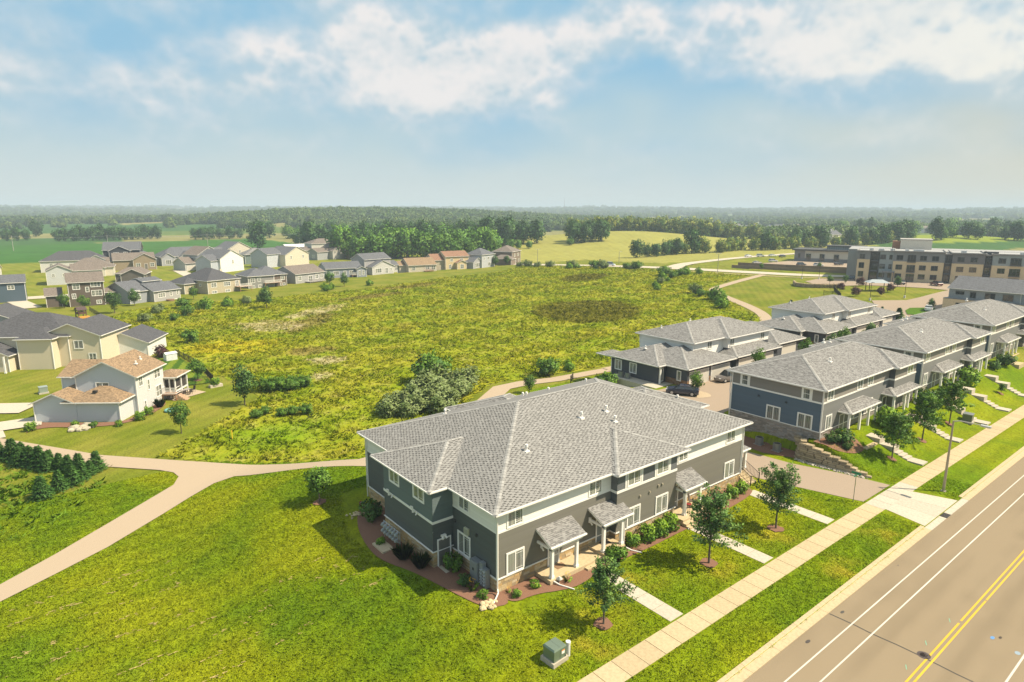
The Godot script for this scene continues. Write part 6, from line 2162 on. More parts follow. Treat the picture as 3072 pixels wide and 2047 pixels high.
	grow("shrub1", "shrub", "yellow-green shrub under the last window, nearer one", "shrub", at(50.3, -30.3), 1.1, "shrubs under the last window")
	grow("shrub1", "shrub", "yellow-green shrub under the last window, beside the railing", "shrub", at(51.9, -30.4), 1.1, "shrubs under the last window")
	for q in [[46.5, -30.5, 0.9], [48.3, -30.3, 1.0]]:
		grow("shrub2", "shrub", "green shrub between the third porch and the last window", "shrub", at(q[0], q[1]), q[2], "shrubs along the front wall")
	# round the grey townhouses
	var names := ["shrub at the top of the stone retaining wall", "broad bush beside the first grey townhouse's porch walk", "bush between the first two grey townhouses", "large bush before the middle grey townhouse", "bush at the right edge before the farthest townhouse"]
	var pos := [[68.0, -28.4, 1.5], [77.5, -28.0, 2.2], [89.5, -28.0, 2.0], [104.5, -28.0, 2.3], [121.5, -28.0, 1.9]]
	for k in 5:
		grow("shrub%d" % [2, 1, 2, 1, 2][k], "shrub", names[k], "shrub", at(pos[k][0], pos[k][1]), pos[k][2])
	for q in [[66.6, -29.0, 1.1], [67.2, -27.6, 0.8]]:
		grow("shrub2", "shrub", "low leafy shrub behind the top stones of the retaining wall", "shrub", at(q[0], q[1]), q[2], "shrubs behind the retaining wall")
	for q in [[79.5, -27.8, 1.6], [80.5, -26.8, 1.1], [91.5, -27.3, 1.2], [94.0, -28.0, 1.3], [96.0, -28.3, 1.0], [107.5, -28.2, 1.2], [117.0, -28.2, 1.3]]:
		grow("shrub%d" % (rng.randi() % 3), "shrub", "foundation shrub along the front of the grey townhouses", "shrub", at(q[0], q[1]), q[2], "foundation shrubs")
	# round the grey-blue house
	for q in [[0.6, -101.6, 1.15, 1, "yellow-flowered shrub at the left corner of the garage wing"], [5.3, -99.8, 0.8, 1, "small shrub left of the boulders under the garage wall"], [7.2, -98.2, 0.8, 0, "small shrub right of the boulders under the garage wall"], [9.9, -96.6, 0.8, 1, "small shrub at the right end of the garage wall"], [12.6, -97.8, 1.2, 1, "bright shrub at the corner of the grey-blue house"], [14.0, -99.8, 1.1, 1, "bright shrub along the side of the grey-blue house"]]:
		grow("shrub%d" % q[3], "shrub", q[4], "shrub", at(q[0], q[1]), q[2])
	grow("grassclump", "ornamental_grass", "tan ornamental grass before the basement windows of the grey-blue house", "ornamental grass", at(15.9, -102.5), 1.1)
	grow("plum", "shrub", "dark purple-leaved shrub beside the white shed", "shrub", at(22.6, -138.4), 1.5)
	grow("shrub1", "shrub", "leafy plant in the wooden planter outside the black fence", "shrub", at(25.3, -109.3, 0.3), 1.2)
	# spruces: the young hedge at the left edge
	for k in 3:
		var w := MB.new()
		w.tube(Vector3(0, -0.2, 0), Vector3(0, 2.2, 0), 0.06, 0.01, 6)
		proto("spruce%d" % k, w, needle_crown(140 + k, 2.3, 1.5, 2000, [Color(0.05, 0.13, 0.028), Color(0.075, 0.17, 0.034), Color(0.10, 0.21, 0.042)]), 0)
	for q in [[-2.8, -92.0, 1.0], [-1.5, -90.5, 1.12], [-0.7, -89.2, 1.0], [0.0, -87.2, 1.0], [0.8, -85.9, 1.08], [1.7, -85.5, 0.85], [2.5, -84.0, 0.8], [3.2, -82.4, 0.85], [4.1, -81.1, 1.0], [5.0, -80.1, 0.7], [5.7, -81.1, 0.95], [3.2, -78.2, 0.95], [2.0, -77.5, 0.9], [0.5, -76.2, 1.0], [4.2, -79.2, 0.8], [-1.0, -88.0, 0.95], [1.3, -84.4, 0.9], [-3.6, -93.4, 1.05]]:
		grow("spruce%d" % (rng.randi() % 3), "spruce", "young spruce in the staggered hedge at the left edge beside the trail", "spruce", at(q[0], q[1]), q[2], "young spruce hedge")
	grow("spruce0", "spruce", "larger young spruce at the corner of the lawn island behind the second garage house", "spruce", at(164.0, -59.3), 1.35, "", 1.0)
	grow("spruce1", "spruce", "small young spruce beside the drive behind the second garage house", "spruce", at(176.2, -67.8), 0.75)
	grow("spruce2", "spruce", "lone small spruce on the apartment lawn", "spruce", at(172.0, -90.0), 0.9)
	for q in [[148, -64, 0.6], [155, -66, 0.6]]:
		grow("spruce1", "spruce", "tiny spruce at the end of the garage row", "spruce", at(q[0], q[1]), q[2], "tiny spruces at the garage row")
	# the willow thicket behind the nearest building and bushes in the meadow
	for q in [[40.5, -79.0, 1.3], [43.0, -77.0, 1.3], [45.5, -78.5, 1.55], [47.5, -75.5, 1.6], [50.0, -79.5, 1.7], [50.5, -83.5, 1.9], [53.5, -84.5, 2.0], [56.0, -83.5, 1.6], [58.5, -85.5, 1.5], [47.5, -83.0, 1.7], [44.0, -82.0, 1.2], [54.0, -80.5, 1.5]]:
		grow("thicket0", "willow_bush", "grey-green willow bush of the thicket behind the nearest roof", "bush", at(q[0], q[1]), q[2], "willow thicket", 0.75)
	grow("thicket1", "willow_bush", "tall green willow rising over the back of the thicket", "bush", at(55.0, -89.5), 2.0, "", 1.0)
	grow("thicket1", "bush", "round bush on the near side of the trail behind the thicket", "bush", at(73.0, -81.6), 1.25)
	grow("thicket2", "bush", "low bush beside it along the trail", "bush", at(78.5, -81.6), 0.75)
	grow("thicket1", "bush", "green bush at the left corner of the first white-topped house", "bush", at(72.5, -66.5), 1.0)
	for q in [[30.5, -101.5], [32.0, -100.2], [33.5, -101.5], [35.2, -101.0], [36.6, -100.0], [34.4, -99.2]]:
		grow("thicket1", "bush", "dark leafy bush of the clump beside the oval tree", "bush", at(q[0], q[1]), rng.randf_range(0.75, 0.95), "dark bush clump in the meadow")
	for q in [[27.0, -89.5], [28.5, -87.5], [30.0, -87.0], [31.5, -86.0], [25.5, -88.6]]:
		grow("thicket1", "bush", "low green bush along the mown edge by the oval tree", "bush", at(q[0], q[1]), rng.randf_range(0.5, 0.62), "low bushes at the mown edge")
	for q in [[30.5, -150], [34.0, -184], [38.0, -190], [27.5, -186], [45.0, -199], [52.0, -201], [58.0, -203], [41.0, -205], [33.0, -200], [63.0, -205], [90.0, -219], [110.0, -225], [93.0, -222], [26.0, -165]]:
		grow("thicket%d" % [0, 1, 2, 2][rng.randi() % 4], "bush", "loose bush on the left margin of the meadow", "bush", at(q[0], q[1]), rng.randf_range(0.7, 1.4), "bushes on the meadow's left margin")
	for q in [[168, -110], [171, -114], [166, -108], [174, -121], [178, -126], [160, -104], [176, -140], [182, -146], [196, -152], [205, -156], [212, -158], [219, -160], [225, -158], [201, -158], [208, -163], [215, -166], [190, -150], [213, -206], [216, -203], [210, -214], [207, -216], [219, -190], [221, -188], [212, -220], [206, -238], [204, -243], [202, -247], [209, -232], [222, -195]]:
		grow("thicket%d" % (rng.randi() % 3), "bush", "bush along the far right margin of the meadow", "bush", at(q[0], q[1]), rng.randf_range(0.8, 1.8), "bushes on the meadow's right margin")
	# ornamental trees on the apartment lawn
	for q in [[198, -84], [203, -79], [212, -80], [206, -92], [222, -93]]:
		grow("plum", "purple_tree", "purple-leaved ornamental tree round the gazebo", "tree", at(q[0], q[1], 0.6), rng.randf_range(1.0, 1.5), "purple trees at the gazebo")
	for q in [[229, -101], [224, -104], [228, -84], [186, -60], [290, -140], [262, -152]]:
		grow("round%d" % (rng.randi() % 4), "lawn_tree", "small planted tree on the apartment grounds", "tree", at(q[0], q[1]), rng.randf_range(0.7, 1.0), "planted trees on the apartment grounds")
	# dry clippings on the near lawn
	var cm := MB.new()
	for i in 7:
		var p := Vector3(rng.randf_range(-0.12, 0.12), rng.randf_range(0.0, 0.03), rng.randf_range(-0.05, 0.05))
		cm.tri(p, p + Vector3(rng.randf_range(0.03, 0.1), 0.01, rng.randf_range(-0.04, 0.04)), p + Vector3(rng.randf_range(-0.03, 0.05), 0.02, -rng.randf_range(0.02, 0.05)), Color.WHITE)
	var where := []
	var cols := []
	for i in 900:
		var row := rng.randi() % 9
		var x := rng.randf_range(-3, 19)
		var z: float = -38.5 - row * 2.05 + rng.randfn() * 0.13 - 0.02 * x
		if z < -58 + 0.0 * x or lawn_noise.get_noise_2d(x * 6.0, row * 40.0) < 0.02 or (x > 8 and z < -46):
			continue
		var s := rng.randf_range(0.4, 1.1)
		where.append(Transform3D(Basis(Vector3.UP, rng.randfn() * 0.35).scaled(Vector3(s * 1.5, s, s)), at(x, z, 0.03)))
		cols.append(Color(0.42, 0.33, 0.13) * rng.randf_range(0.7, 1.15))
	tag(scatter("dry_clippings", cm.done(), M.leaf, where, cols), "rows of dry straw-coloured clippings on the mown lawn", "clippings")


# --- woods and far trees -----------------------------------------------------------------------------------------------
func woods() -> void:
	var deep := [Color(0.049, 0.113, 0.034), Color(0.068, 0.147, 0.038), Color(0.094, 0.185, 0.046), Color(0.042, 0.091, 0.033)]
	var fresh := [Color(0.117, 0.235, 0.035), Color(0.166, 0.293, 0.039), Color(0.088, 0.186, 0.035)]
	var yellow := [Color(0.209, 0.263, 0.040), Color(0.136, 0.217, 0.036), Color(0.271, 0.281, 0.040), Color(0.081, 0.154, 0.033)]
	for k in 3:
		var w := MB.new()
		trunk(w, 5.0, 0.22)
		for i in 4:
			var a := i * 1.6
			w.tube(Vector3(0, 3.4, 0), Vector3(cos(a) * 2.0, 6.6, sin(a) * 2.0), 0.13, 0.05, 6, Color.WHITE, false)
		proto("deep%d" % k, w, clump_crown(200 + k, 3.8, 4.9, 64, 36, 0.72, deep, 0.0, 0.2), 5.5)
		proto("fresh%d" % k, w, clump_crown(210 + k, 4.2, 4.5, 70, 36, 0.72, fresh, 0.0, 0.2), 5.0)
		proto("yellow%d" % k, w, clump_crown(220 + k, 2.8, 3.7, 46, 34, 0.58, yellow, 0.0, 0.2), 3.9)
	var spots := []
	# bright rounded trees right behind the houses
	for q in [[165, -340], [173, -334], [181, -330], [189, -325], [197, -319], [205, -314], [213, -308], [221, -303], [228, -300], [176, -346], [186, -340], [194, -333], [203, -327], [211, -321], [219, -316], [227, -312], [160, -352], [236, -306]]:
		spots.append(["fresh", q[0], q[1] - 10, rng.randf_range(1.6, 1.9), "bright green rounded tree in the belt behind the far houses", "bright trees behind the far houses"])
	# taller dark trees behind those
	var line := 0.0
	while line < 1.0:
		var p := Vector2(178, -462).lerp(Vector2(300, -388), line)
		spots.append(["deep", p.x + rng.randf_range(-5, 5), p.y + rng.randf_range(-10, 10), rng.randf_range(1.35, 1.85), "tall dark tree in the belt of woods beyond the far houses", "tall dark belt beyond the far houses"])
		line += 0.028
	for q in [[284, -372], [292, -362], [300, -370], [308, -362], [316, -356], [296, -380], [310, -376]]:
		spots.append(["deep", q[0], q[1] - 10, rng.randf_range(1.6, 1.95), "tall dark tree of the group left of the hay hill", "tall group left of the hay hill"])
	for q in [[330, -342], [338, -338], [346, -340], [340, -350], [352, -334]]:
		spots.append(["deep", q[0], q[1], rng.randf_range(1.3, 1.65), "dark tree of the group standing before the hay hill", "group before the hay hill"])
	for q in [[268, -352], [275, -346], [322, -336], [360, -345], [282, -346], [290, -344]]:
		spots.append(["fresh", q[0], q[1], rng.randf_range(0.6, 0.9), "smaller tree at the foot of the tall groups by the hay hill", "small trees by the hay hill"])
	# hedgerow on the crest of the hay hill
	line = 0.0
	while line < 1.0:
		var p := Vector2(415, -432).lerp(Vector2(545, -322), line)
		spots.append(["yellow", p.x + rng.randf_range(-3, 3), p.y + rng.randf_range(-6, 6), rng.randf_range(1.5, 2.1), "yellow-green tree of the hedgerow along the crest of the hay hill", "hedgerow on the hay hill"])
		line += 0.019
	# hedgerow below the hay hill, right of the cross street
	spots.append(["deep", 294, -250, 1.05, "big round dark tree alone at the left end of the hedgerow by the cross street", ""])
	for q in [[303, -250], [309, -248], [314, -254], [319, -250], [325, -252]]:
		spots.append(["deep", q[0], q[1], rng.randf_range(0.55, 0.9), "dark shrubby tree between the lone round tree and the hedgerow", "shrubby trees by the cross street"])
	line = 0.0
	while line < 1.0:
		var p := Vector2(330, -252).lerp(Vector2(566, -212), line)
		spots.append(["yellow" if rng.randf() < 0.75 else "deep", p.x + rng.randf_range(-3, 3), p.y + rng.randf_range(-5, 5), rng.randf_range(1.0, 1.4), "tree of the long hedgerow beyond the cross street and the car park", "hedgerow beyond the car park"])
		line += 0.018
	# tall trees on the right behind the apartments
	line = 0.0
	while line < 1.0:
		var p := Vector2(770, -360).lerp(Vector2(930, -110), line)
		spots.append(["deep" if rng.randf() < 0.6 else "fresh", p.x + rng.randf_range(-15, 15), p.y + rng.randf_range(-15, 15), rng.randf_range(1.5, 2.1), "tall tree on the skyline behind the apartment buildings", "tall trees behind the apartments"])
		line += 0.03
	line = 0.0
	while line < 1.0:
		var p := Vector2(560, -212).lerp(Vector2(800, -40), line)
		spots.append(["fresh" if rng.randf() < 0.4 else "deep", p.x + rng.randf_range(-12, 12), p.y + rng.randf_range(-8, 8), rng.randf_range(1.0, 1.5), "tree of the belt running behind the apartments to the right edge", "belt behind the apartments"])
		line += 0.035
	# field edge on the left
	spots.append(["deep", 154, -500, 1.95, "tall dark tree alone at the corner of the soy field", ""])
	for q in [[196, -504], [206, -500], [216, -508], [226, -496], [188, -510]]:
		spots.append(["deep", q[0], q[1], rng.randf_range(1.1, 1.5), "dark tree right of the lone one at the soy field's corner", "trees at the soy field corner"])
	for q in [[8, -735, 1.2], [15, -738, 1.1], [22, -732, 1.0], [34, -830, 1.5]]:
		spots.append(["deep", q[0], q[1], q[2], "dark tree in the pasture beyond the soy field", "pasture trees beyond the soy field"])
	for k in 16:
		spots.append(["deep", 44 + k * 5.2, -700 + rng.randf_range(-9, 9), rng.randf_range(1.0, 1.35), "dark tree of the long clump beyond the soy field", "long clump beyond the soy field"])
	for k in 8:
		spots.append(["deep", 148 + k * 6.0, -668 + rng.randf_range(-7, 7), rng.randf_range(0.95, 1.2), "dark tree of the short clump beyond the soy field", "short clump beyond the soy field"])
	for k in 14:
		spots.append(["fresh" if k % 3 else "deep", 215 + k * 10.0, -650 + rng.randf_range(-40, 20), rng.randf_range(1.1, 1.6), "tree of the scattered group at the right end of the pasture", "scattered pasture group"])
	for s in spots:
		grow("%s%d" % [s[0], rng.randi() % 3], "tree", s[4], "tree", at(s[1], s[2]), s[3], s[5], rng.randf_range(0.9, 1.15))
	# woods too far off to tell the trees apart
	var meshes := []
	for k in 3:
		meshes.append(clump_crown(300 + k, 6.0, 5.0, 50, 14, 1.9, [Color(0.75, 0.9, 0.8), Color(1.0, 1.05, 0.9), Color(0.6, 0.7, 0.7)], 0.0, 0.3))
	var where := [[], [], []]
	var cols := [[], [], []]
	var put_tree := func(x: float, z: float, s: float, tone: float):
		var k := rng.randi() % 3
		where[k].append(Transform3D(Basis(Vector3.UP, rng.randf() * TAU).scaled(Vector3(s, s * rng.randf_range(0.8, 1.15), s)), at(x, z, 4.0 * s)))
		cols[k].append(Color(0.080, 0.135, 0.040).lerp(Color(0.175, 0.215, 0.045), tone) * rng.randf_range(0.75, 1.2))
	# the wooded hill
	for i in 2600:
		var a := rng.randf() * TAU
		var q := sqrt(rng.randf())
		put_tree.call(690 + cos(a) * q * 400, -1180 + sin(a) * q * 330, rng.randf_range(0.9, 1.35), rng.randf() * 0.7)
	for i in 700:
		put_tree.call(rng.randf_range(330, 620), rng.randf_range(-900, -700) , rng.randf_range(0.8, 1.25), rng.randf())
	# belts and groves over the plain
	var groves := FastNoiseLite.new()
	groves.seed = 31
	groves.frequency = 0.0028
	groves.fractal_octaves = 3
	var n := 0
	for i in 90000:
		if n > 13000:
			break
		var d := 620.0 * pow(9.5, pow(rng.randf(), 0.85))
		var a := deg_to_rad(rng.randf_range(-44, 44) + 38.65)
		var x := sin(a) * d
		var z := -cos(a) * d
		if d < 1500 and x < 560 and z > -900 and x > -50 and z < 0 and d < 720 + 200 * (x / 560.0):
			continue
		if z < -500 and x < 330 and z > -1050 + 0.9 * absf(x - 100):
			continue
		if blob(x, z, 640, -215, 85, 55, 0) > 0.0 or (x > 690 and x < 880 and z < -380 and z > -560 and rng.randf() < 0.7):
			continue
		var g := groves.get_noise_2d(x, z * 1.7)
		var need := lerpf(0.14, 0.03, ss(700, 2600, d))
		if g < need and rng.randf() > 0.02:
			continue
		put_tree.call(x, z, rng.randf_range(0.75, 1.3) * lerpf(1.0, 1.9, ss(1500, 5000, d)), rng.randf() * 0.8)
		n += 1
	for k in 3:
		tag(scatter("distant_woodland", meshes[k], M.leaf, where[k], cols[k]), "far woods and treelines fading into haze towards the horizon", "woodland", "distant woods")


# --- things along the street and in the yards --------------------------------------------------------------------------
func street_furniture() -> void:
	# street lamp by the driveway
	var l := thing("street_lamp", "tall bare-metal street lamp with one arm over the road, beside the driveway", "street lamp", at(67.2, -18.6))
	var mb := MB.new()
	mb.tube(Vector3(0, 0, 0), Vector3(0, 7.0, 0), 0.13, 0.075, 12, Color(0.36, 0.31, 0.25))
	mb.box(Vector3(-0.2, -0.1, -0.2), Vector3(0.2, 0.08, 0.2), Color(0.42, 0.36, 0.28))
	put("pole", mb.done(), M.metal, l)
	mb = MB.new()
	mb.tube(Vector3(0, 6.95, 0), Vector3(0, 7.12, 0.5), 0.05, 0.05, 8, Color(0.5, 0.46, 0.4))
	mb.tube(Vector3(0, 7.12, 0.5), Vector3(0, 7.15, 2.3), 0.05, 0.04, 8, Color(0.5, 0.46, 0.4))
	put("arm", mb.done(), M.metal, l)
	mb = MB.new()
	mb.box(Vector3(-0.16, 7.06, 2.1), Vector3(0.16, 7.2, 2.9), Color(0.55, 0.55, 0.54))
	mb.box(Vector3(-0.12, 7.02, 2.4), Vector3(0.12, 7.06, 2.85), Color(0.75, 0.75, 0.72))
	put("lamp_head", mb.done(), M.metal, l)
	# street name sign
	l = thing("street_sign", "green street-name sign on a thin post on the grass beside the driveway", "street sign", at(58.2, -22.9))
	mb = MB.new()
	mb.tube(Vector3(0, -0.2, 0), Vector3(0, 2.75, 0), 0.03, 0.03, 8, Color(0.2, 0.22, 0.18))
	put("post", mb.done(), M.metal, l)
	for k in 2:
		mb = MB.new()
		mb.box(Vector3(-0.42, 2.5 + k * 0.2, -0.012), Vector3(0.42, 2.68 + k * 0.2, 0.012), Color(0.02, 0.20, 0.12))
		mb.box(Vector3(-0.38, 2.53 + k * 0.2, -0.014), Vector3(0.38, 2.65 + k * 0.2, 0.014), Color(0.03, 0.25, 0.16))
		var s := put("sign_blade", mb.done(), M.metal, l)
		s.rotation.y = k * PI / 2
	mb = MB.new()
	mb.box(Vector3(-0.06, 1.5, 0.03), Vector3(0.06, 1.95, 0.045), Color(0.35, 0.33, 0.2))
	put("marker_plate", mb.done(), M.metal, l)
	# transformer and riser pipe on the near lawn
	l = thing("transformer_box", "pale green transformer cabinet on a concrete pad on the near lawn", "utility box", at(22.75, -24.35), 0.05)
	mb = MB.new()
	mb.box(Vector3(-0.62, -0.1, -0.55), Vector3(0.62, 0.27, 0.55), Color(0.42, 0.37, 0.29))
	put("pad", mb.done(), M.plain, l)
	var green := Color(0.19, 0.245, 0.185)
	mb = MB.new()
	mb.box(Vector3(-0.5, 0.27, -0.46), Vector3(0.5, 0.95, 0.46), green)
	var a := Vector3(-0.52, 0.95, 0.48)
	var b := Vector3(0.52, 0.95, 0.48)
	var c := Vector3(0.52, 0.95, -0.48)
	var d := Vector3(-0.52, 0.95, -0.48)
	var up := Vector3(0, 0.1, 0)
	mb.quad(a, b, b * 0.88 + up * 2.2, a * 0.88 + up * 2.2, green)
	mb.quad(b, c, c * 0.88 + up * 2.2, b * 0.88 + up * 2.2, green)
	mb.quad(c, d, d * 0.88 + up * 2.2, c * 0.88 + up * 2.2, green)
	mb.quad(d, a, a * 0.88 + up * 2.2, d * 0.88 + up * 2.2, green)
	mb.quad(a * 0.88 + up * 2.2, b * 0.88 + up * 2.2, c * 0.88 + up * 2.2, d * 0.88 + up * 2.2, green)
	put("cabinet", mb.done(), M.metal, l)
	mb = MB.new()
	mb.box(Vector3(-0.02, 0.3, 0.46), Vector3(0.0, 0.92, 0.468), green * 0.6)
	mb.box(Vector3(0.0, 1.05, -0.4), Vector3(0.012, 1.06, 0.42), green * 0.6)
	mb.box(Vector3(0.4, 0.32, 0.46), Vector3(0.46, 0.4, 0.5), Color(0.05, 0.05, 0.05))
	put("door_seam", mb.done(), M.metal, l)
	mb = MB.new()
	mb.box(Vector3(0.12, 0.56, 0.46), Vector3(0.36, 0.82, 0.466), Color(0.72, 0.70, 0.66))
	mb.box(Vector3(0.12, 0.75, 0.462), Vector3(0.36, 0.82, 0.469), Color(0.72, 0.20, 0.03))
	put("warning_label", mb.done(), M.plain, l)
	mb = MB.new()
	mb.tube(Vector3(0, -0.2, 0), Vector3(0, 0.9, 0), 0.13, 0.13, 14, Color(0.62, 0.61, 0.58))
	mb.tube(Vector3(0, 0.86, 0), Vector3(0, 0.97, 0), 0.15, 0.15, 14, Color(0.68, 0.67, 0.64))
	var o := put("riser_pipe", mb.done(), M.plain)
	o.position = at(23.6, -24.1)
	tag(o, "short white capped pipe standing right of the green transformer cabinet", "pipe")
	for q in [[92.0, -24.0, "grey utility cabinet on a concrete pad in the third yard, behind the street lamp's head"], [3.0, -122.0, "pale green utility cabinet on the lawn between the two driveways at the left edge"]]:
		l = thing("utility_cabinet", q[2], "utility box", at(q[0], q[1]), 0.1)
		mb = MB.new()
		mb.box(Vector3(-0.65, -0.1, -0.6), Vector3(0.65, 0.2, 0.6), Color(0.42, 0.38, 0.31))
		put("pad", mb.done(), M.plain, l)
		mb = MB.new()
		mb.box(Vector3(-0.55, 0.2, -0.5), Vector3(0.55, 1.0, 0.5), Color(0.16, 0.17, 0.15) if q[0] > 50 else Color(0.36, 0.42, 0.38))
		mb.box(Vector3(-0.58, 1.0, -0.53), Vector3(0.58, 1.1, 0.53), Color(0.26, 0.27, 0.26) if q[0] > 50 else Color(0.42, 0.48, 0.44))
		put("cabinet", mb.done(), M.metal, l)
	# electric meter cabinet on the left wall
	l = thing("meter_cabinet", "grey electric cabinet with two columns of round meters at the building corner", "meter cabinet", Vector3(24.05, 0, -33.2))
	var gm := Color(0.30, 0.325, 0.35)
	mb = MB.new()
	mb.box(Vector3(-0.5, 0.05, -1.0), Vector3(0, 1.75, -0.12), gm)
	mb.box(Vector3(-0.53, 0.2, -0.92), Vector3(-0.5, 1.65, -0.2), gm * 1.06)
	mb.box(Vector3(-0.545, 1.05, -0.62), Vector3(-0.53, 1.25, -0.48), Color(0.03, 0.03, 0.035))
	put("cabinet", mb.done(), M.metal, l)
	mb = MB.new()
	mb.box(Vector3(-0.36, 0.1, -0.06), Vector3(0, 1.5, 0.72), gm * 1.05)
	mb.box(Vector3(-0.34, 1.5, -0.06), Vector3(0, 1.85, 0.3), gm * 1.1)
	put("meter_stack", mb.done(), M.metal, l)
	for r in 5:
		for q in 2:
			mb = MB.new()
			mb.tube(Vector3(-0.36, 0.3 + r * 0.25, 0.14 + q * 0.36), Vector3(-0.46, 0.3 + r * 0.25, 0.14 + q * 0.36), 0.1, 0.09, 12, Color(0.55, 0.57, 0.58))
			mb.tube(Vector3(-0.46, 0.3 + r * 0.25, 0.14 + q * 0.36), Vector3(-0.465, 0.3 + r * 0.25, 0.14 + q * 0.36), 0.06, 0.06, 10, Color(0.12, 0.12, 0.13))
			put("meter", mb.done(), M.metal, l)
	# gas meter rack before the stone wall
	l = thing("gas_meter_rack", "rack of grey gas meters on pipes over a small concrete pad at the left wall", "gas meters", at(21.35, -42.4))
	mb = MB.new()
	mb.box(Vector3(-0.9, -0.2, -0.9), Vector3(0.1, 0.1, 0.9), Color(0.5, 0.4, 0.27))
	put("pad", mb.done(), M.plain, l)
	mb = MB.new()
	for z in [-1.3, 1.3]:
		mb.tube(Vector3(0.4, 0, z), Vector3(0.4, 1.5, z), 0.04, 0.04, 8, Color(0.4, 0.42, 0.43))
	for y in [0.55, 1.45]:
		mb.tube(Vector3(0.4, y, -1.35), Vector3(0.4, y, 1.35), 0.04, 0.04, 8, Color(0.4, 0.42, 0.43))
	put("pipe_frame", mb.done(), M.metal, l)
	for r in 2:
		for q in 6:
			var p := Vector3(0.22, 0.65 + r * 0.5, -1.1 + q * 0.44)
			mb = MB.new()
			mb.tube(p, p + Vector3(0, 0.26, 0), 0.14, 0.14, 10, Color(0.42, 0.45, 0.48))
			mb.tube(p + Vector3(-0.1, 0.13, 0), p + Vector3(-0.2, 0.13, 0), 0.1, 0.09, 10, Color(0.5, 0.53, 0.56))
			mb.tube(p + Vector3(0, 0.26, 0), p + Vector3(0.15, 0.4, 0), 0.03, 0.03, 6, Color(0.4, 0.42, 0.43))
			put("gas_meter", mb.done(), M.metal, l)
	# step at the utility door
	mb = MB.new()
	mb.box(Vector3(22.7, -0.15, -37.1), Vector3(23.95, 0.05, -36.0), Color(0.5, 0.44, 0.34))
	o = put("door_step", mb.done(), M.plain)
	tag(o, "plain concrete step before the grey utility door", "step")
	# air conditioners
	for q in [[64.9, -36.2, "round grey air conditioner under the blue gable wall, farther one"], [64.6, -33.9, "round grey air conditioner under the blue gable wall, nearer one"], [75.2, -66.2, "air conditioner beside the first white-topped house, left one"], [75.4, -65.0, "air conditioner beside the first white-topped house, right one"]]:
		l = thing("air_conditioner", q[2], "air conditioner", at(q[0], q[1]) if q[0] < 70 else Vector3(q[0], 0.0, q[1]))
		mb = MB.new()
		mb.tube(Vector3(0, 0.05, 0), Vector3(0, 0.8, 0), 0.42, 0.42, 16, Color(0.25, 0.255, 0.26))
		mb.box(Vector3(-0.5, -0.1, -0.5), Vector3(0.5, 0.05, 0.5), Color(0.4, 0.38, 0.34))
		for k in 20:
			var t := TAU * k / 20
			mb.box(Vector3(cos(t) * 0.425 - 0.01, 0.1, sin(t) * 0.425 - 0.01), Vector3(cos(t) * 0.425 + 0.01, 0.78, sin(t) * 0.425 + 0.01), Color(0.42, 0.42, 0.42))
		put("casing", mb.done(), M.metal, l)
		mb = MB.new()
		mb.tube(Vector3(0, 0.8, 0), Vector3(0, 0.88, 0), 0.44, 0.40, 16, Color(0.30, 0.30, 0.30))
		mb.tube(Vector3(0, 0.88, 0), Vector3(0, 0.885, 0), 0.33, 0.33, 16, Color(0.05, 0.05, 0.05))
		put("fan_grille", mb.done(), M.metal, l)
	# stone retaining wall, course by course
	l = thing("retaining_wall", "dry-stacked retaining wall of pale limestone slabs along the driveway", "wall", Vector3.ZERO)
	var path := [Vector2(66.2, -31.7), Vector2(65.2, -31.8), Vector2(64.35, -31.3), Vector2(64.25, -30.4), Vector2(64.5, -28.4), Vector2(64.8, -26.6), Vector2(65.0, -25.2), Vector2(65.15, -24.6)]
	var tall := [2.0, 1.95, 1.9, 1.75, 1.4, 0.95, 0.5, 0.3]
	var curve := Curve3D.new()
	for p in path:
		curve.add_point(Vector3(p.x, 0, p.y))
	var total := curve.get_baked_length()
	for row in 10:
		var s := rng.randf_range(0, 0.3)
		var y := row * 0.2
		while s < total:
			var len := rng.randf_range(0.5, 1.1)
			var m := minf(s + len / 2, total)
			var p := curve.sample_baked(m)
			var h := 0.0
			var acc := 0.0
			for k in path.size() - 1:
				var seg: float = path[k].distance_to(path[k + 1])
				if m <= acc + seg or k == path.size() - 2:
					h = lerpf(tall[k], tall[k + 1], clampf((m - acc) / seg, 0, 1))
					break
				acc += seg
			if y + 0.1 < h:
				var q := curve.sample_baked(minf(m + 0.2, total)) - curve.sample_baked(maxf(m - 0.2, 0))
				q = q.normalized()
				var n := q.cross(Vector3.UP)
				mb = MB.new()
				var hl := len / 2 - 0.012
				var tone := rng.randf_range(0.62, 1.12)
				var col := Color(0.42, 0.34, 0.225) * tone
				var lo := []
				var hi := []
				for k in 4:
					var e := Vector3([-hl, hl, hl, -hl][k], 0, [0.34, 0.34, -0.34, -0.34][k]) + Vector3(rng.randf_range(-0.05, 0.05), 0, rng.randf_range(-0.06, 0.06))
					lo.append(e)
					hi.append(Vector3(e.x * 0.95, 0.165 + rng.randf_range(-0.012, 0.006), e.z * 0.9))
				mb.quad(hi[0], hi[1], hi[2], hi[3], col)
				for k in 4:
					mb.quad(lo[k], lo[(k + 1) % 4], hi[(k + 1) % 4], hi[k], col * rng.randf_range(0.9, 1.05))
				var st := put("stone", mb.done(), M.stone, l)
				st.transform = Transform3D(Basis(q, Vector3.UP, n if n.dot(Vector3(-1, 0, 0)) > 0 else n), p + Vector3(0, y + 0.02, 0) - n * row * 0.045 * (1.0 if n.x < 0 else -1.0))
			s += len
	# rubble strip at its foot
	mb = MB.new()
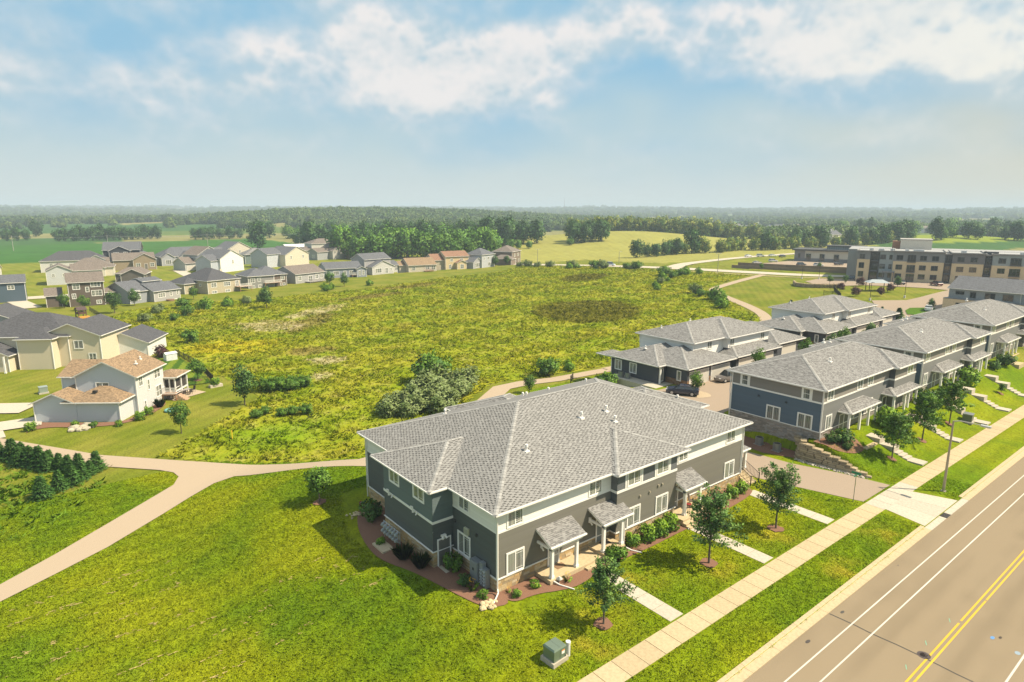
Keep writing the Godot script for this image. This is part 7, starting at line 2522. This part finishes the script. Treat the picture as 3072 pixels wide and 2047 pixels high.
	for k in 160:
		var p := curve.sample_baked(rng.randf_range(1.8, total)) + Vector3(-rng.randf_range(0.35, 0.75), 0.03, rng.randf_range(-0.2, 0.2))
		var e := rng.randf_range(0.04, 0.1)
		mb.box(-Vector3.ONE * e, Vector3(e, e * 0.6, e), Color(0.42, 0.38, 0.31) * rng.randf_range(0.7, 1.1), Transform3D(Basis(Vector3(rng.randf(), rng.randf(), rng.randf()).normalized(), rng.randf() * 3), p))
	o = put("gravel", mb.done(), M.plain)
	o.set_meta("kind", "stuff")
	tag(o, "strip of pale rubble at the foot of the retaining wall", "gravel")
	# pebbles at the downspout, boulders at the grey-blue house
	for set in [[Vector3(22.7, 0, -30.9), 34, 0.16, "pebble", "cream-coloured stone at the downspout outlet on the building corner", "stones at the corner downspout", 0.75], [Vector3(21.6, -0.15, -48.7), 22, 0.13, "pebble", "cream-coloured stone at the rear corner of the left wall", "stones at the rear downspout", 0.7]]:
		for k in set[1]:
			var p: Vector3 = set[0] + Vector3(rng.randfn() * 0.4 * set[6], 0, rng.randfn() * 0.32 * set[6])
			o = put(set[3], rock(set[2] * rng.randf_range(0.6, 1.2), Color(0.55, 0.45, 0.28) * rng.randf_range(0.85, 1.15)), M.stone)
			o.position = at(p.x, p.z, 0.1)
			tag(o, set[4], "stone", set[5])
	for k in 7:
		o = put("boulder", rock([0.7, 0.6, 0.75, 0.5, 0.55, 0.45, 0.4][k], Color(0.42, 0.38, 0.29) * rng.randf_range(0.9, 1.1)), M.stone)
		o.position = at(5.2 + [0, 0.8, 1.5, 0.4, 1.1, -0.5, 1.9][k], -98.6 + [0, 0.3, -0.3, 0.9, 1.0, 0.5, 0.4][k], 0.15)
		tag(o, "flat grey boulder of the heap below the garage wall of the grey-blue house", "boulder", "boulders by the grey-blue house")
	# lamps, poles and signs round the apartments
	for q in [[203.5, -72.7, 5.0, "black area lamp on a white base at the drive before the apartments"], [193.2, -77.9, 5.2, "black area lamp at the corner of the gazebo lawn"], [240.6, -115.9, 4.8, "black area lamp on a white base by the cross street"], [239.0, -121.7, 4.2, "black area lamp left of it by the cross street"]]:
		l = thing("area_lamp", q[3], "lamp post", at(q[0], q[1]))
		mb = MB.new()
		mb.tube(Vector3(0, 0.7, 0), Vector3(0, q[2], 0), 0.07, 0.06, 8, Color(0.03, 0.03, 0.03))
		put("pole", mb.done(), M.metal, l)
		mb = MB.new()
		mb.tube(Vector3(0, -0.2, 0), Vector3(0, 0.75, 0), 0.28, 0.28, 12, Color(0.6, 0.57, 0.5))
		put("base", mb.done(), M.plain, l)
		mb = MB.new()
		mb.box(Vector3(-0.15, q[2] - 0.05, -0.05), Vector3(0.15, q[2] + 0.06, 0.7), Color(0.03, 0.03, 0.03))
		put("lamp_head", mb.done(), M.metal, l)
	for q in [[236.7, -157.1, 7.9, "street lamp on the meadow side of the cross street, right of the branch road"], [246.6, -221.4, 6.2, "street lamp on the far side of the cross street before the hay field"], [230.4, -265.9, 7.2, "two-armed street lamp at the left end of the cross street"]]:
		l = thing("street_lamp", q[3], "street lamp", at(q[0], q[1]))
		mb = MB.new()
		mb.tube(Vector3(0, -0.2, 0), Vector3(0, q[2], 0), 0.13, 0.09, 8, Color(0.3, 0.29, 0.27))
		put("pole", mb.done(), M.metal, l)
		for s in [-1, 1] if q[2] > 7 else [1]:
			mb = MB.new()
			mb.tube(Vector3(0, q[2] - 0.1, 0), Vector3(1.9 * s, q[2] + 0.1, 0), 0.05, 0.05, 6, Color(0.35, 0.35, 0.34))
			mb.box(Vector3(1.6 * s - 0.4, q[2] + 0.02, -0.12), Vector3(1.6 * s + 0.4, q[2] + 0.16, 0.12), Color(0.4, 0.4, 0.4))
			put("arm", mb.done(), M.metal, l)
	# power poles across the fields and a mast on the horizon
	var prev: Vector3
	var poles := [[9, -560], [62, -536], [124, -520], [188, -505], [250, -492], [420, -560], [470, -640]]
	for k in poles.size():
		var p := at(poles[k][0], poles[k][1])
		l = thing("power_pole", "wooden power pole in the line across the fields beyond the soy", "power pole", p, 0, "power poles across the fields")
		mb = MB.new()
		mb.tube(Vector3(0, -0.5, 0), Vector3(0, 10.5, 0), 0.2, 0.14, 6, Color(0.36, 0.33, 0.28))
		mb.box(Vector3(-0.1, 9.6, -1.2), Vector3(0.1, 9.8, 1.2), Color(0.3, 0.26, 0.2))
		put("pole", mb.done(), M.plain, l)
		if k > 0 and k < 5:
			mb = MB.new()
			for z in [-1.1, 1.1]:
				for q in 8:
					var t0 := q / 8.0
					var t1 := (q + 1) / 8.0
					var a0 := prev.lerp(p, t0) + Vector3(0, 9.8 - 5.0 * t0 * (1 - t0), z)
					var a1 := prev.lerp(p, t1) + Vector3(0, 9.8 - 5.0 * t1 * (1 - t1), z)
					mb.tube(a0, a1, 0.035, 0.035, 4, Color(0.3, 0.3, 0.3), false)
			o = put("power_line", mb.done(), M.plain)
			tag(o, "pair of thin wires sagging between two power poles over the fields", "wire", "wires between the power poles")
		prev = p
	mb = MB.new()
	mb.tube(Vector3.ZERO, Vector3(0, 75, 0), 1.6, 0.9, 6, Color(0.25, 0.25, 0.26))
	o = put("radio_mast", mb.done(), M.metal)
	o.position = at(2330, -2480)
	tag(o, "thin radio mast standing on the horizon", "mast")


func rock(r: float, col: Color) -> ArrayMesh:
	var mb := MB.new()
	var s := SphereMesh.new()
	s.radius = r
	s.height = r * 1.3
	s.radial_segments = 7
	s.rings = 4
	var arr := s.get_mesh_arrays()
	var v: PackedVector3Array = arr[Mesh.ARRAY_VERTEX]
	var idx: PackedInt32Array = arr[Mesh.ARRAY_INDEX]
	var f := FastNoiseLite.new()
	f.seed = rng.randi() % 1000
	f.frequency = 0.8 / r
	for k in v.size():
		v[k] *= 1.0 + 0.5 * f.get_noise_3dv(v[k])
	for k in range(0, idx.size(), 3):
		mb.tri(v[idx[k]], v[idx[k + 2]], v[idx[k + 1]], col * rng.randf_range(0.92, 1.06))
	return mb.done()


func car(label: String, pos: Vector3, turn: float, col: Color, kind := "suv", group := "") -> Node3D:
	# nose along +x; sections: x, half width, belt height, roof height (0 = bonnet or boot)
	var c := thing("parked_car", label, "car", pos, turn, group)
	var tallr := 1.68 if kind == "suv" else 1.42
	if kind == "van":
		tallr = 1.95
	var sec := [[-2.3, 0.76, 0.86], [-2.2, 0.86, 0.98], [-1.0, 0.92, 1.0], [0.6, 0.92, 0.98], [1.0, 0.92, 0.96], [1.9, 0.86, 0.86], [2.25, 0.74, 0.66]]
	var mb := MB.new()
	for k in sec.size() - 1:
		var a: Array = sec[k]
		var b: Array = sec[k + 1]
		for s in [-1.0, 1.0]:
			var p := [Vector3(a[0], 0.28, a[1] * 0.92 * s), Vector3(b[0], 0.28, b[1] * 0.92 * s), Vector3(b[0], 0.6, b[1] * s), Vector3(a[0], 0.6, a[1] * s)]
			var q := [p[3], p[2], Vector3(b[0], b[2], b[1] * 0.94 * s), Vector3(a[0], a[2], a[1] * 0.94 * s)]
			for r in [p, q]:
				if s > 0:
					mb.quad(r[0], r[1], r[2], r[3], col)
				else:
					mb.quad(r[1], r[0], r[3], r[2], col)
		mb.quad(Vector3(a[0], a[2], a[1] * 0.94), Vector3(b[0], b[2], b[1] * 0.94), Vector3(b[0], b[2], -b[1] * 0.94), Vector3(a[0], a[2], -a[1] * 0.94), col)
	var f: Array = sec[6]
	mb.quad(Vector3(f[0], 0.28, f[1]), Vector3(f[0], 0.28, -f[1]), Vector3(f[0], f[2], -f[1]), Vector3(f[0], f[2], f[1]), col * 0.8)
	f = sec[0]
	mb.quad(Vector3(f[0], 0.28, -f[1]), Vector3(f[0], 0.28, f[1]), Vector3(f[0], f[2], f[1]), Vector3(f[0], f[2], -f[1]), col * 0.9)
	# roof panel with pillars
	var x0 := -1.75 if kind != "sedan" else -1.1
	var x1 := 0.35
	var yr := tallr
	mb.quad(Vector3(x0, yr - 0.04, 0.62), Vector3(x1, yr - 0.02, 0.62), Vector3(x1, yr - 0.02, -0.62), Vector3(x0, yr - 0.04, -0.62), col)
	for s in [-0.62, 0.62]:
		mb.box(Vector3(x0, yr - 0.1, s - 0.05), Vector3(x1, yr - 0.025, s + 0.05), col)
	put("body", mb.done(), M.paint, c)
	mb = MB.new()
	var bx := x0 - (0.3 if kind != "sedan" else 0.7)
	var fx := x1 + 0.75
	var gl := Color.WHITE
	for s in [-1.0, 1.0]:
		var w := [Vector3(bx, 0.98, 0.85 * s), Vector3(fx, 0.95, 0.85 * s), Vector3(x1, yr - 0.06, 0.64 * s), Vector3(x0, yr - 0.07, 0.64 * s)]
		if s > 0:
			mb.quad(w[0], w[1], w[2], w[3], gl)
		else:
			mb.quad(w[1], w[0], w[3], w[2], gl)
	mb.quad(Vector3(fx, 0.95, 0.85), Vector3(fx, 0.95, -0.85), Vector3(x1, yr - 0.05, -0.64), Vector3(x1, yr - 0.05, 0.64), gl)
	mb.quad(Vector3(bx, 0.98, -0.85), Vector3(bx, 0.98, 0.85), Vector3(x0, yr - 0.05, 0.64), Vector3(x0, yr - 0.05, -0.64), gl)
	put("glass", mb.done(), M.glass, c)
	mb = MB.new()
	for s in [-1.0, 1.0]:
		for x in [x0 + 0.75, x0 + 1.55]:
			mb.quad(Vector3(x - 0.04, 0.98, 0.86 * s), Vector3(x + 0.04, 0.98, 0.86 * s), Vector3(x + 0.02, yr - 0.06, 0.655 * s), Vector3(x - 0.06, yr - 0.06, 0.655 * s), col)
	put("pillar", mb.done(), M.paint, c)
	for x in [-1.4, 1.4]:
		for s in [-1.0, 1.0]:
			mb = MB.new()
			mb.tube(Vector3(x, 0.34, 0.66 * s), Vector3(x, 0.34, 0.9 * s), 0.34, 0.34, 16, Color(0.02, 0.02, 0.022))
			var wh := put("wheel", mb.done(), M.plain, c)
			mb = MB.new()
			mb.tube(Vector3(x, 0.34, 0.88 * s), Vector3(x, 0.34, 0.915 * s), 0.22, 0.2, 12, Color(0.5, 0.5, 0.5))
			put("rim", mb.done(), M.metal, wh)
	for s in [-1.0, 1.0]:
		mb = MB.new()
		mb.box(Vector3(2.08, 0.62, 0.5 * s - 0.16), Vector3(2.27, 0.74, 0.5 * s + 0.16), Color(0.7, 0.7, 0.68))
		put("headlight", mb.done(), M.metal, c)
		mb = MB.new()
		mb.box(Vector3(-2.33, 0.68, 0.6 * s - 0.12), Vector3(-2.2, 0.86, 0.6 * s + 0.12), Color(0.4, 0.02, 0.02))
		put("tail_light", mb.done(), M.metal, c)
	return c


func small_things() -> void:
	# cars
	car("grey sport utility car parked at the garage doors of the first white-topped house", Vector3(86.4, 0.06, -54.2), PI * 0.93, Color(0.16, 0.145, 0.135))
	car("dark blue car half hidden behind the nearest building's rear roof", Vector3(74.6, 0.06, -54.0), PI * 0.68, Color(0.025, 0.035, 0.06), "sedan")
	car("white van with a dark stripe driving on the cross street", at(231.5, -213.0, 0.15), atan2(-0.95, 0.3), Color(0.62, 0.64, 0.66), "van")
	var lot := [[306.6, -171.8, Color(0.5, 0.51, 0.52), "silver car at the left end of the clinic car park"], [296.5, -151.8, Color(0.05, 0.05, 0.055), "dark pickup-like car before the clinic's second window"], [299.5, -145.0, Color(0.58, 0.59, 0.6), "pale silver car before the clinic's third window"], [314.4, -142.6, Color(0.02, 0.022, 0.028), "black car at the right end of the clinic car park"], [335, -203, Color(0.7, 0.7, 0.7), "white car left of the clinic by the branch road"], [341, -199, Color(0.66, 0.66, 0.67), "second white car left of the clinic"], [347, -195, Color(0.7, 0.7, 0.7), "third white car left of the clinic"], [345, -188, Color(0.03, 0.03, 0.035), "black car nearest the clinic's left corner"], [289.2, -170.3, Color(0.45, 0.43, 0.4), "small tan car at the car park's entry"]]
	for q in lot:
		car(q[3], at(q[0], q[1], 0.2), rng.randf_range(-0.5, 0.2) - 0.3, q[2], "suv" if rng.randf() < 0.5 else "sedan")
	car("dark red car parked before the apartments, right of the entrance", at(240.5, -77.0, 0.15), 0.9, Color(0.12, 0.02, 0.02))
	car("dark car half hidden by the purple trees before the apartments", at(236.0, -86.5, 0.15), 0.9, Color(0.04, 0.04, 0.05))
	car("dark car at the left corner of the apartments", at(243.4, -105.6, 0.15), 2.0, Color(0.03, 0.03, 0.04))
	car("white car beside the corner of the grey two-storey block", at(183.0, -59.5, 0.15), 0.3, Color(0.66, 0.7, 0.7), "sedan")
	# car-park walls
	for k in 2:
		var mb := MB.new()
		var n := 0
		var seg := 0.0
		var w := thing("block_wall", ["lower tier of the tan block wall below the clinic car park", "upper tier of the tan block wall below the clinic car park"][k], "wall")
		while seg < 1.0:
			var p := Vector2(262.5 + 5 * k, -167).lerp(Vector2(277 + 5 * k, -117), seg)
			var q := Vector2(262.5 + 5 * k, -167).lerp(Vector2(277 + 5 * k, -117), seg + 0.1)
			mb = MB.new()
			var d := Vector3(q.x - p.x, 0, q.y - p.y)
			mb.box(Vector3(0, -1, -0.2), Vector3(d.length() - 0.03, 1.3 + 0.9 * k, 0.2), Color(0.24, 0.175, 0.12) * rng.randf_range(0.85, 1.1), Transform3D(Basis(d.normalized(), Vector3.UP, d.normalized().cross(Vector3.UP)), at(p.x, p.y)))
			put("block", mb.done(), M.stone, w)
			seg += 0.1
			n += 1
	# gazebo with table
	var g := thing("gazebo", "open gazebo with a blue-grey canvas roof on the apartment lawn", "gazebo", at(213.5, -84.5), -0.9)
	var mb := MB.new()
	for p in [[-2.6, -1.8], [2.6, -1.8], [2.6, 1.8], [-2.6, 1.8]]:
		mb = MB.new()
		mb.box(Vector3(p[0] - 0.09, -0.2, p[1] - 0.09), Vector3(p[0] + 0.09, 2.6, p[1] + 0.09), Color(0.05, 0.045, 0.04))
		put("post", mb.done(), M.metal, g)
	mb = MB.new()
	var e := [Vector3(-3.2, 2.6, 2.3), Vector3(3.2, 2.6, 2.3), Vector3(3.2, 2.6, -2.3), Vector3(-3.2, 2.6, -2.3)]
	var cols := Color(0.30, 0.34, 0.36)
	mb.quad(e[0], e[1], Vector3(1.5, 3.5, 0), Vector3(-1.5, 3.5, 0), cols)
	mb.tri(e[1], e[2], Vector3(1.5, 3.5, 0), cols)
	mb.quad(e[2], e[3], Vector3(-1.5, 3.5, 0), Vector3(1.5, 3.5, 0), cols)
	mb.tri(e[3], e[0], Vector3(-1.5, 3.5, 0), cols)
	put("canopy", mb.done(), M.cloth, g)
	# low stone wall of the apartment terrace
	var tw := thing("retaining_wall", "curved wall of tan rubble blocks on the apartment lawn", "wall")
	var line := [Vector2(216.9, -113.1), Vector2(211.5, -109.5), Vector2(210.0, -106.0), Vector2(211.0, -101.0), Vector2(213.9, -95.0)]
	for k in 4:
		for i in 9:
			for row in 3:
				var p: Vector2 = line[k].lerp(line[k + 1], (i + 0.5 * (row % 2)) / 9.0)
				var st := put("stone", rock(0.42, Color(0.40, 0.31, 0.19) * rng.randf_range(0.7, 1.15)), M.stone, tw)
				st.position = at(p.x, p.y, 0.25 + row * 0.42)
	# black railing fence and gate before the apartments
	fence("black metal railing stepping down beside the gazebo lawn", [Vector2(196.0, -92.5), Vector2(193.0, -86.0), Vector2(204, -93), Vector2(216, -99)], 1.4, 0.16)
	# fences of the suburb
	fence("black metal picket fence round the striped yard of the grey-blue house", [Vector2(17.5, -113.0), Vector2(25.6, -112.0), Vector2(26.4, -125.0), Vector2(25.2, -139.0)], 1.3, 0.16)
	fence("black metal picket fence along the garden below the tall brown house", [Vector2(18.5, -215.0), Vector2(20.0, -191.0)], 1.3, 0.3)
	fence("black metal railing at the left corner of the first white-topped house", [Vector2(74.6, -76.5), Vector2(72.6, -75.0), Vector2(72.8, -71.0)], 1.2, 0.16)
	# striped lawn inside the fence, sheds and toys
	var s := sheet(poly([17.5, -113.3, 25.4, -112.3, 26.2, -125.0, 25.0, -138.7, 19.0, -137.0, 17.0, -124.0]), 0.02, Color.WHITE, 0.5)
	var lw := struct("lawn", striped(s), M.lawn)
	lw.position.y = 0.0
	g = thing("garden_shed", "small white plastic shed at the far end of the striped yard", "shed", at(23.6, -134.9), 0.2)
	mb = MB.new()
	mb.box(Vector3(-1.0, 0, -0.7), Vector3(1.0, 1.3, 0.7), Color(0.6, 0.62, 0.6))
	put("wall", mb.done(), M.plain, g)
	mb = MB.new()
	mb.quad(Vector3(-1.1, 1.3, 0.8), Vector3(1.1, 1.3, 0.8), Vector3(1.1, 1.6, 0), Vector3(-1.1, 1.6, 0), Color(0.7, 0.7, 0.68))
	mb.quad(Vector3(1.1, 1.3, -0.8), Vector3(-1.1, 1.3, -0.8), Vector3(-1.1, 1.6, 0), Vector3(1.1, 1.6, 0), Color(0.7, 0.7, 0.68))
	put("roof", mb.done(), M.plain, g)
	g = thing("playset", "dark wooden play tower with an orange base in the fenced garden", "playset", at(15.5, -204.0), 0.3)
	mb = MB.new()
	for p in [[-0.9, -0.9], [0.9, -0.9], [0.9, 0.9], [-0.9, 0.9]]:
		mb.box(Vector3(p[0] - 0.1, 0, p[1] - 0.1), Vector3(p[0] + 0.1, 2.2, p[1] + 0.1), Color(0.10, 0.05, 0.035))
	mb.box(Vector3(-1.0, 1.0, -1.0), Vector3(1.0, 1.5, 1.0), Color(0.09, 0.045, 0.03))
	put("frame", mb.done(), M.plain, g)
	mb = MB.new()
	mb.quad(Vector3(-1.2, 2.1, 1.2), Vector3(1.2, 2.1, 1.2), Vector3(1.2, 2.9, 0), Vector3(-1.2, 2.9, 0), Color(0.07, 0.04, 0.04))
	mb.quad(Vector3(1.2, 2.1, -1.2), Vector3(-1.2, 2.1, -1.2), Vector3(-1.2, 2.9, 0), Vector3(1.2, 2.9, 0), Color(0.07, 0.04, 0.04))
	put("roof", mb.done(), M.plain, g)
	mb = MB.new()
	mb.box(Vector3(-1.2, 0, 1.0), Vector3(1.2, 0.45, 2.2), Color(0.55, 0.27, 0.05))
	put("sandbox", mb.done(), M.plain, g)
	g = thing("planter_box", "long wooden planter box outside the black fence", "planter", at(25.3, -109.3), 0.15)
	mb = MB.new()
	mb.box(Vector3(-1.0, -0.1, -0.4), Vector3(1.0, 0.4, 0.4), Color(0.48, 0.42, 0.33))
	put("box", mb.done(), M.plain, g)
	mb = MB.new()
	mb.box(Vector3(-0.04, -0.3, -0.04), Vector3(0.04, 1.25, 0.04), Color(0.75, 0.5, 0.02))
	var o := put("marker_post", mb.done(), M.plain)
	o.position = at(20.3, -81.8)
	tag(o, "thin yellow utility marker post in the weeds by the trail fork", "marker post")
	# patio table and chairs
	g = thing("patio_table", "long grey patio table on the round patio behind the grey-blue house", "table", at(20.2, -107.6), 0.35)
	mb = MB.new()
	mb.box(Vector3(-1.0, 0.7, -0.5), Vector3(1.0, 0.76, 0.5), Color(0.30, 0.27, 0.25))
	put("tabletop", mb.done(), M.plain, g)
	for p in [[-0.85, -0.38], [0.85, -0.38], [0.85, 0.38], [-0.85, 0.38]]:
		mb = MB.new()
		mb.box(Vector3(p[0] - 0.04, 0, p[1] - 0.04), Vector3(p[0] + 0.04, 0.7, p[1] + 0.04), Color(0.05, 0.045, 0.04))
		put("leg", mb.done(), M.plain, g)
	var ch := [[18.75, -107.1, 1.9, "dark patio chair at the left end of the patio table"], [21.6, -108.2, -1.2, "dark patio chair at the right end of the patio table"], [19.9, -106.6, 3.5, "dark patio chair on the near side of the patio table, left"], [20.9, -106.95, 3.5, "dark patio chair on the near side of the patio table, right"], [20.4, -108.7, 0.35, "dark patio chair on the far side of the patio table"]]
	for q in ch:
		chair(q[3], at(q[0], q[1]), q[2], Color(0.055, 0.045, 0.042), "patio chairs behind the grey-blue house")
	# under the third porch: a lounger, a red pot, mats before the doors
	chair("brown folding chair leaning on the stone wall under the third porch", Vector3(45.2, 0.5, -31.0), 0.4, Color(0.10, 0.075, 0.055), "")
	g = thing("side_table", "small red table under the third porch", "table", Vector3(44.4, 0.5, -30.8))
	mb = MB.new()
	mb.tube(Vector3(0, 0.42, 0), Vector3(0, 0.46, 0), 0.25, 0.25, 12, Color(0.25, 0.03, 0.02))
	put("tabletop", mb.done(), M.plain, g)
	for k in 3:
		mb = MB.new()
		mb.tube(Vector3(cos(k * 2.1) * 0.2, 0, sin(k * 2.1) * 0.2), Vector3(0, 0.42, 0), 0.015, 0.015, 6, Color(0.1, 0.02, 0.02))
		put("leg", mb.done(), M.plain, g)
	for q in [[34.3, -31.2, 0.56, Color(0.06, 0.05, 0.045), "dark door mat before the second front door"], [29.5, -31.2, 0.36, Color(0.22, 0.14, 0.08), "oval brown door mat before the first front door"]]:
		mb = MB.new()
		mb.box(Vector3(-0.42, 0, -0.28), Vector3(0.42, 0.02, 0.28), q[3])
		o = put("door_mat", mb.done(), M.cloth)
		o.position = Vector3(q[0], q[2], q[1])
		tag(o, q[4], "door mat")
	g = thing("hanging_basket", "brown hanging basket under the side porch at the building's far end", "basket", Vector3(54.4, 0, -32.3))
	mb = MB.new()
	mb.tube(Vector3(0, 1.55, 0), Vector3(0, 1.8, 0), 0.14, 0.24, 10, Color(0.16, 0.07, 0.03))
	mb.tube(Vector3(0, 1.8, 0), Vector3(0, 2.9, 0), 0.01, 0.01, 4, Color(0.1, 0.1, 0.1))
	put("basket", mb.done(), M.plain, g)
	# small garden flag and bird bath
	g = thing("garden_flag", "small red and white garden flag at the rear corner of the left wall", "flag", at(21.6, -47.9), 0.6)
	mb = MB.new()
	mb.tube(Vector3(0, -0.1, 0), Vector3(0, 1.5, 0), 0.015, 0.015, 6, Color(0.05, 0.05, 0.05))
	put("pole", mb.done(), M.metal, g)
	mb = MB.new()
	for k in 5:
		mb.box(Vector3(0.02, 1.05 + k * 0.09, -0.006 + 0.0 * k), Vector3(0.34, 1.14 + k * 0.09, 0.006), Color(0.6, 0.05, 0.05) if k % 2 == 0 else Color(0.7, 0.7, 0.68))
	put("cloth", mb.done(), M.cloth, g)
	g = thing("garden_lantern", "white mushroom-shaped garden lantern by the first porch's downspout", "lantern", at(28.35, -30.0))
	mb = MB.new()
	mb.tube(Vector3(0, 0, 0), Vector3(0, 0.35, 0), 0.03, 0.03, 8, Color(0.6, 0.6, 0.58))
	mb.tube(Vector3(0, 0.35, 0), Vector3(0, 0.5, 0), 0.24, 0.05, 12, Color(0.7, 0.69, 0.66))
	put("shade", mb.done(), M.plain, g)
	# a swimming ring of green hose by the grey-blue house
	var tor := TorusMesh.new()
	tor.inner_radius = 0.6
	tor.outer_radius = 0.95
	tor.rings = 20
	tor.ring_segments = 8
	mat("hose", Color(0.12, 0.30, 0.27), 0.5)
	o = put("paddling_pool", tor, M.hose)
	o.position = at(16.8, -99.5, 0.15)
	tag(o, "small turquoise paddling ring on the lawn beside the grey-blue house", "paddling pool")


func striped(m: ArrayMesh) -> ArrayMesh:
	# mower stripes: two tones of turf in bands across the yard
	var a := m.surface_get_arrays(0)
	var v: PackedVector3Array = a[Mesh.ARRAY_VERTEX]
	var c: PackedColorArray = a[Mesh.ARRAY_COLOR]
	for k in range(0, v.size(), 3):
		var mid := (v[k] + v[k + 1] + v[k + 2]) / 3.0
		var t := sin((mid.x * 0.93 + mid.z * 0.36) * TAU / 2.4)
		var col := Color(0.155, 0.205, 0.022) if t > 0 else Color(0.055, 0.115, 0.014)
		for j in 3:
			c[k + j] = col
	a[Mesh.ARRAY_COLOR] = c
	var r := ArrayMesh.new()
	r.add_surface_from_arrays(Mesh.PRIMITIVE_TRIANGLES, a)
	return r


func fence(label: String, line: Array, h: float, gap: float) -> void:
	var f := thing("fence", label, "fence")
	var col := Color(0.02, 0.022, 0.022)
	for k in line.size() - 1:
		var n := maxi(1, int(line[k].distance_to(line[k + 1]) / 2.4))
		for i in n:
			var p: Vector2 = line[k].lerp(line[k + 1], float(i) / n)
			var q: Vector2 = line[k].lerp(line[k + 1], float(i + 1) / n)
			var a := at(p.x, p.y)
			var b := at(q.x, q.y)
			var mb := MB.new()
			mb.box(a + Vector3(-0.04, -0.2, -0.04), a + Vector3(0.04, h + 0.1, 0.04), col)
			put("post", mb.done(), M.metal, f)
			mb = MB.new()
			for y in [0.12, h - 0.2, h]:
				mb.tube(a + Vector3(0, y, 0), b + Vector3(0, y, 0), 0.022, 0.022, 4, col, false)
			var m := int(a.distance_to(b) / gap)
			for j in range(1, m):
				var c := a.lerp(b, float(j) / m)
				mb.tube(c + Vector3(0, 0.1, 0), c + Vector3(0, h, 0), 0.014, 0.014, 4, col, false)
			put("picket_panel", mb.done(), M.metal, f)


func chair(label: String, pos: Vector3, turn: float, col: Color, group: String) -> void:
	var c := thing("patio_chair", label, "chair", pos, turn, group)
	var mb := MB.new()
	mb.box(Vector3(-0.25, 0.40, -0.25), Vector3(0.25, 0.45, 0.25), col)
	put("seat", mb.done(), M.cloth, c)
	mb = MB.new()
	mb.box(Vector3(-0.25, 0, -0.03), Vector3(0.25, 0.55, 0.02), col, Transform3D(Basis(Vector3.RIGHT, -0.25), Vector3(0, 0.45, -0.25)))
	put("backrest", mb.done(), M.cloth, c)
	for p in [[-0.23, -0.23], [0.23, -0.23], [0.23, 0.23], [-0.23, 0.23]]:
		mb = MB.new()
		mb.box(Vector3(p[0] - 0.02, 0, p[1] - 0.02), Vector3(p[0] + 0.02, 0.4, p[1] + 0.02), col)
		put("leg", mb.done(), M.metal, c)
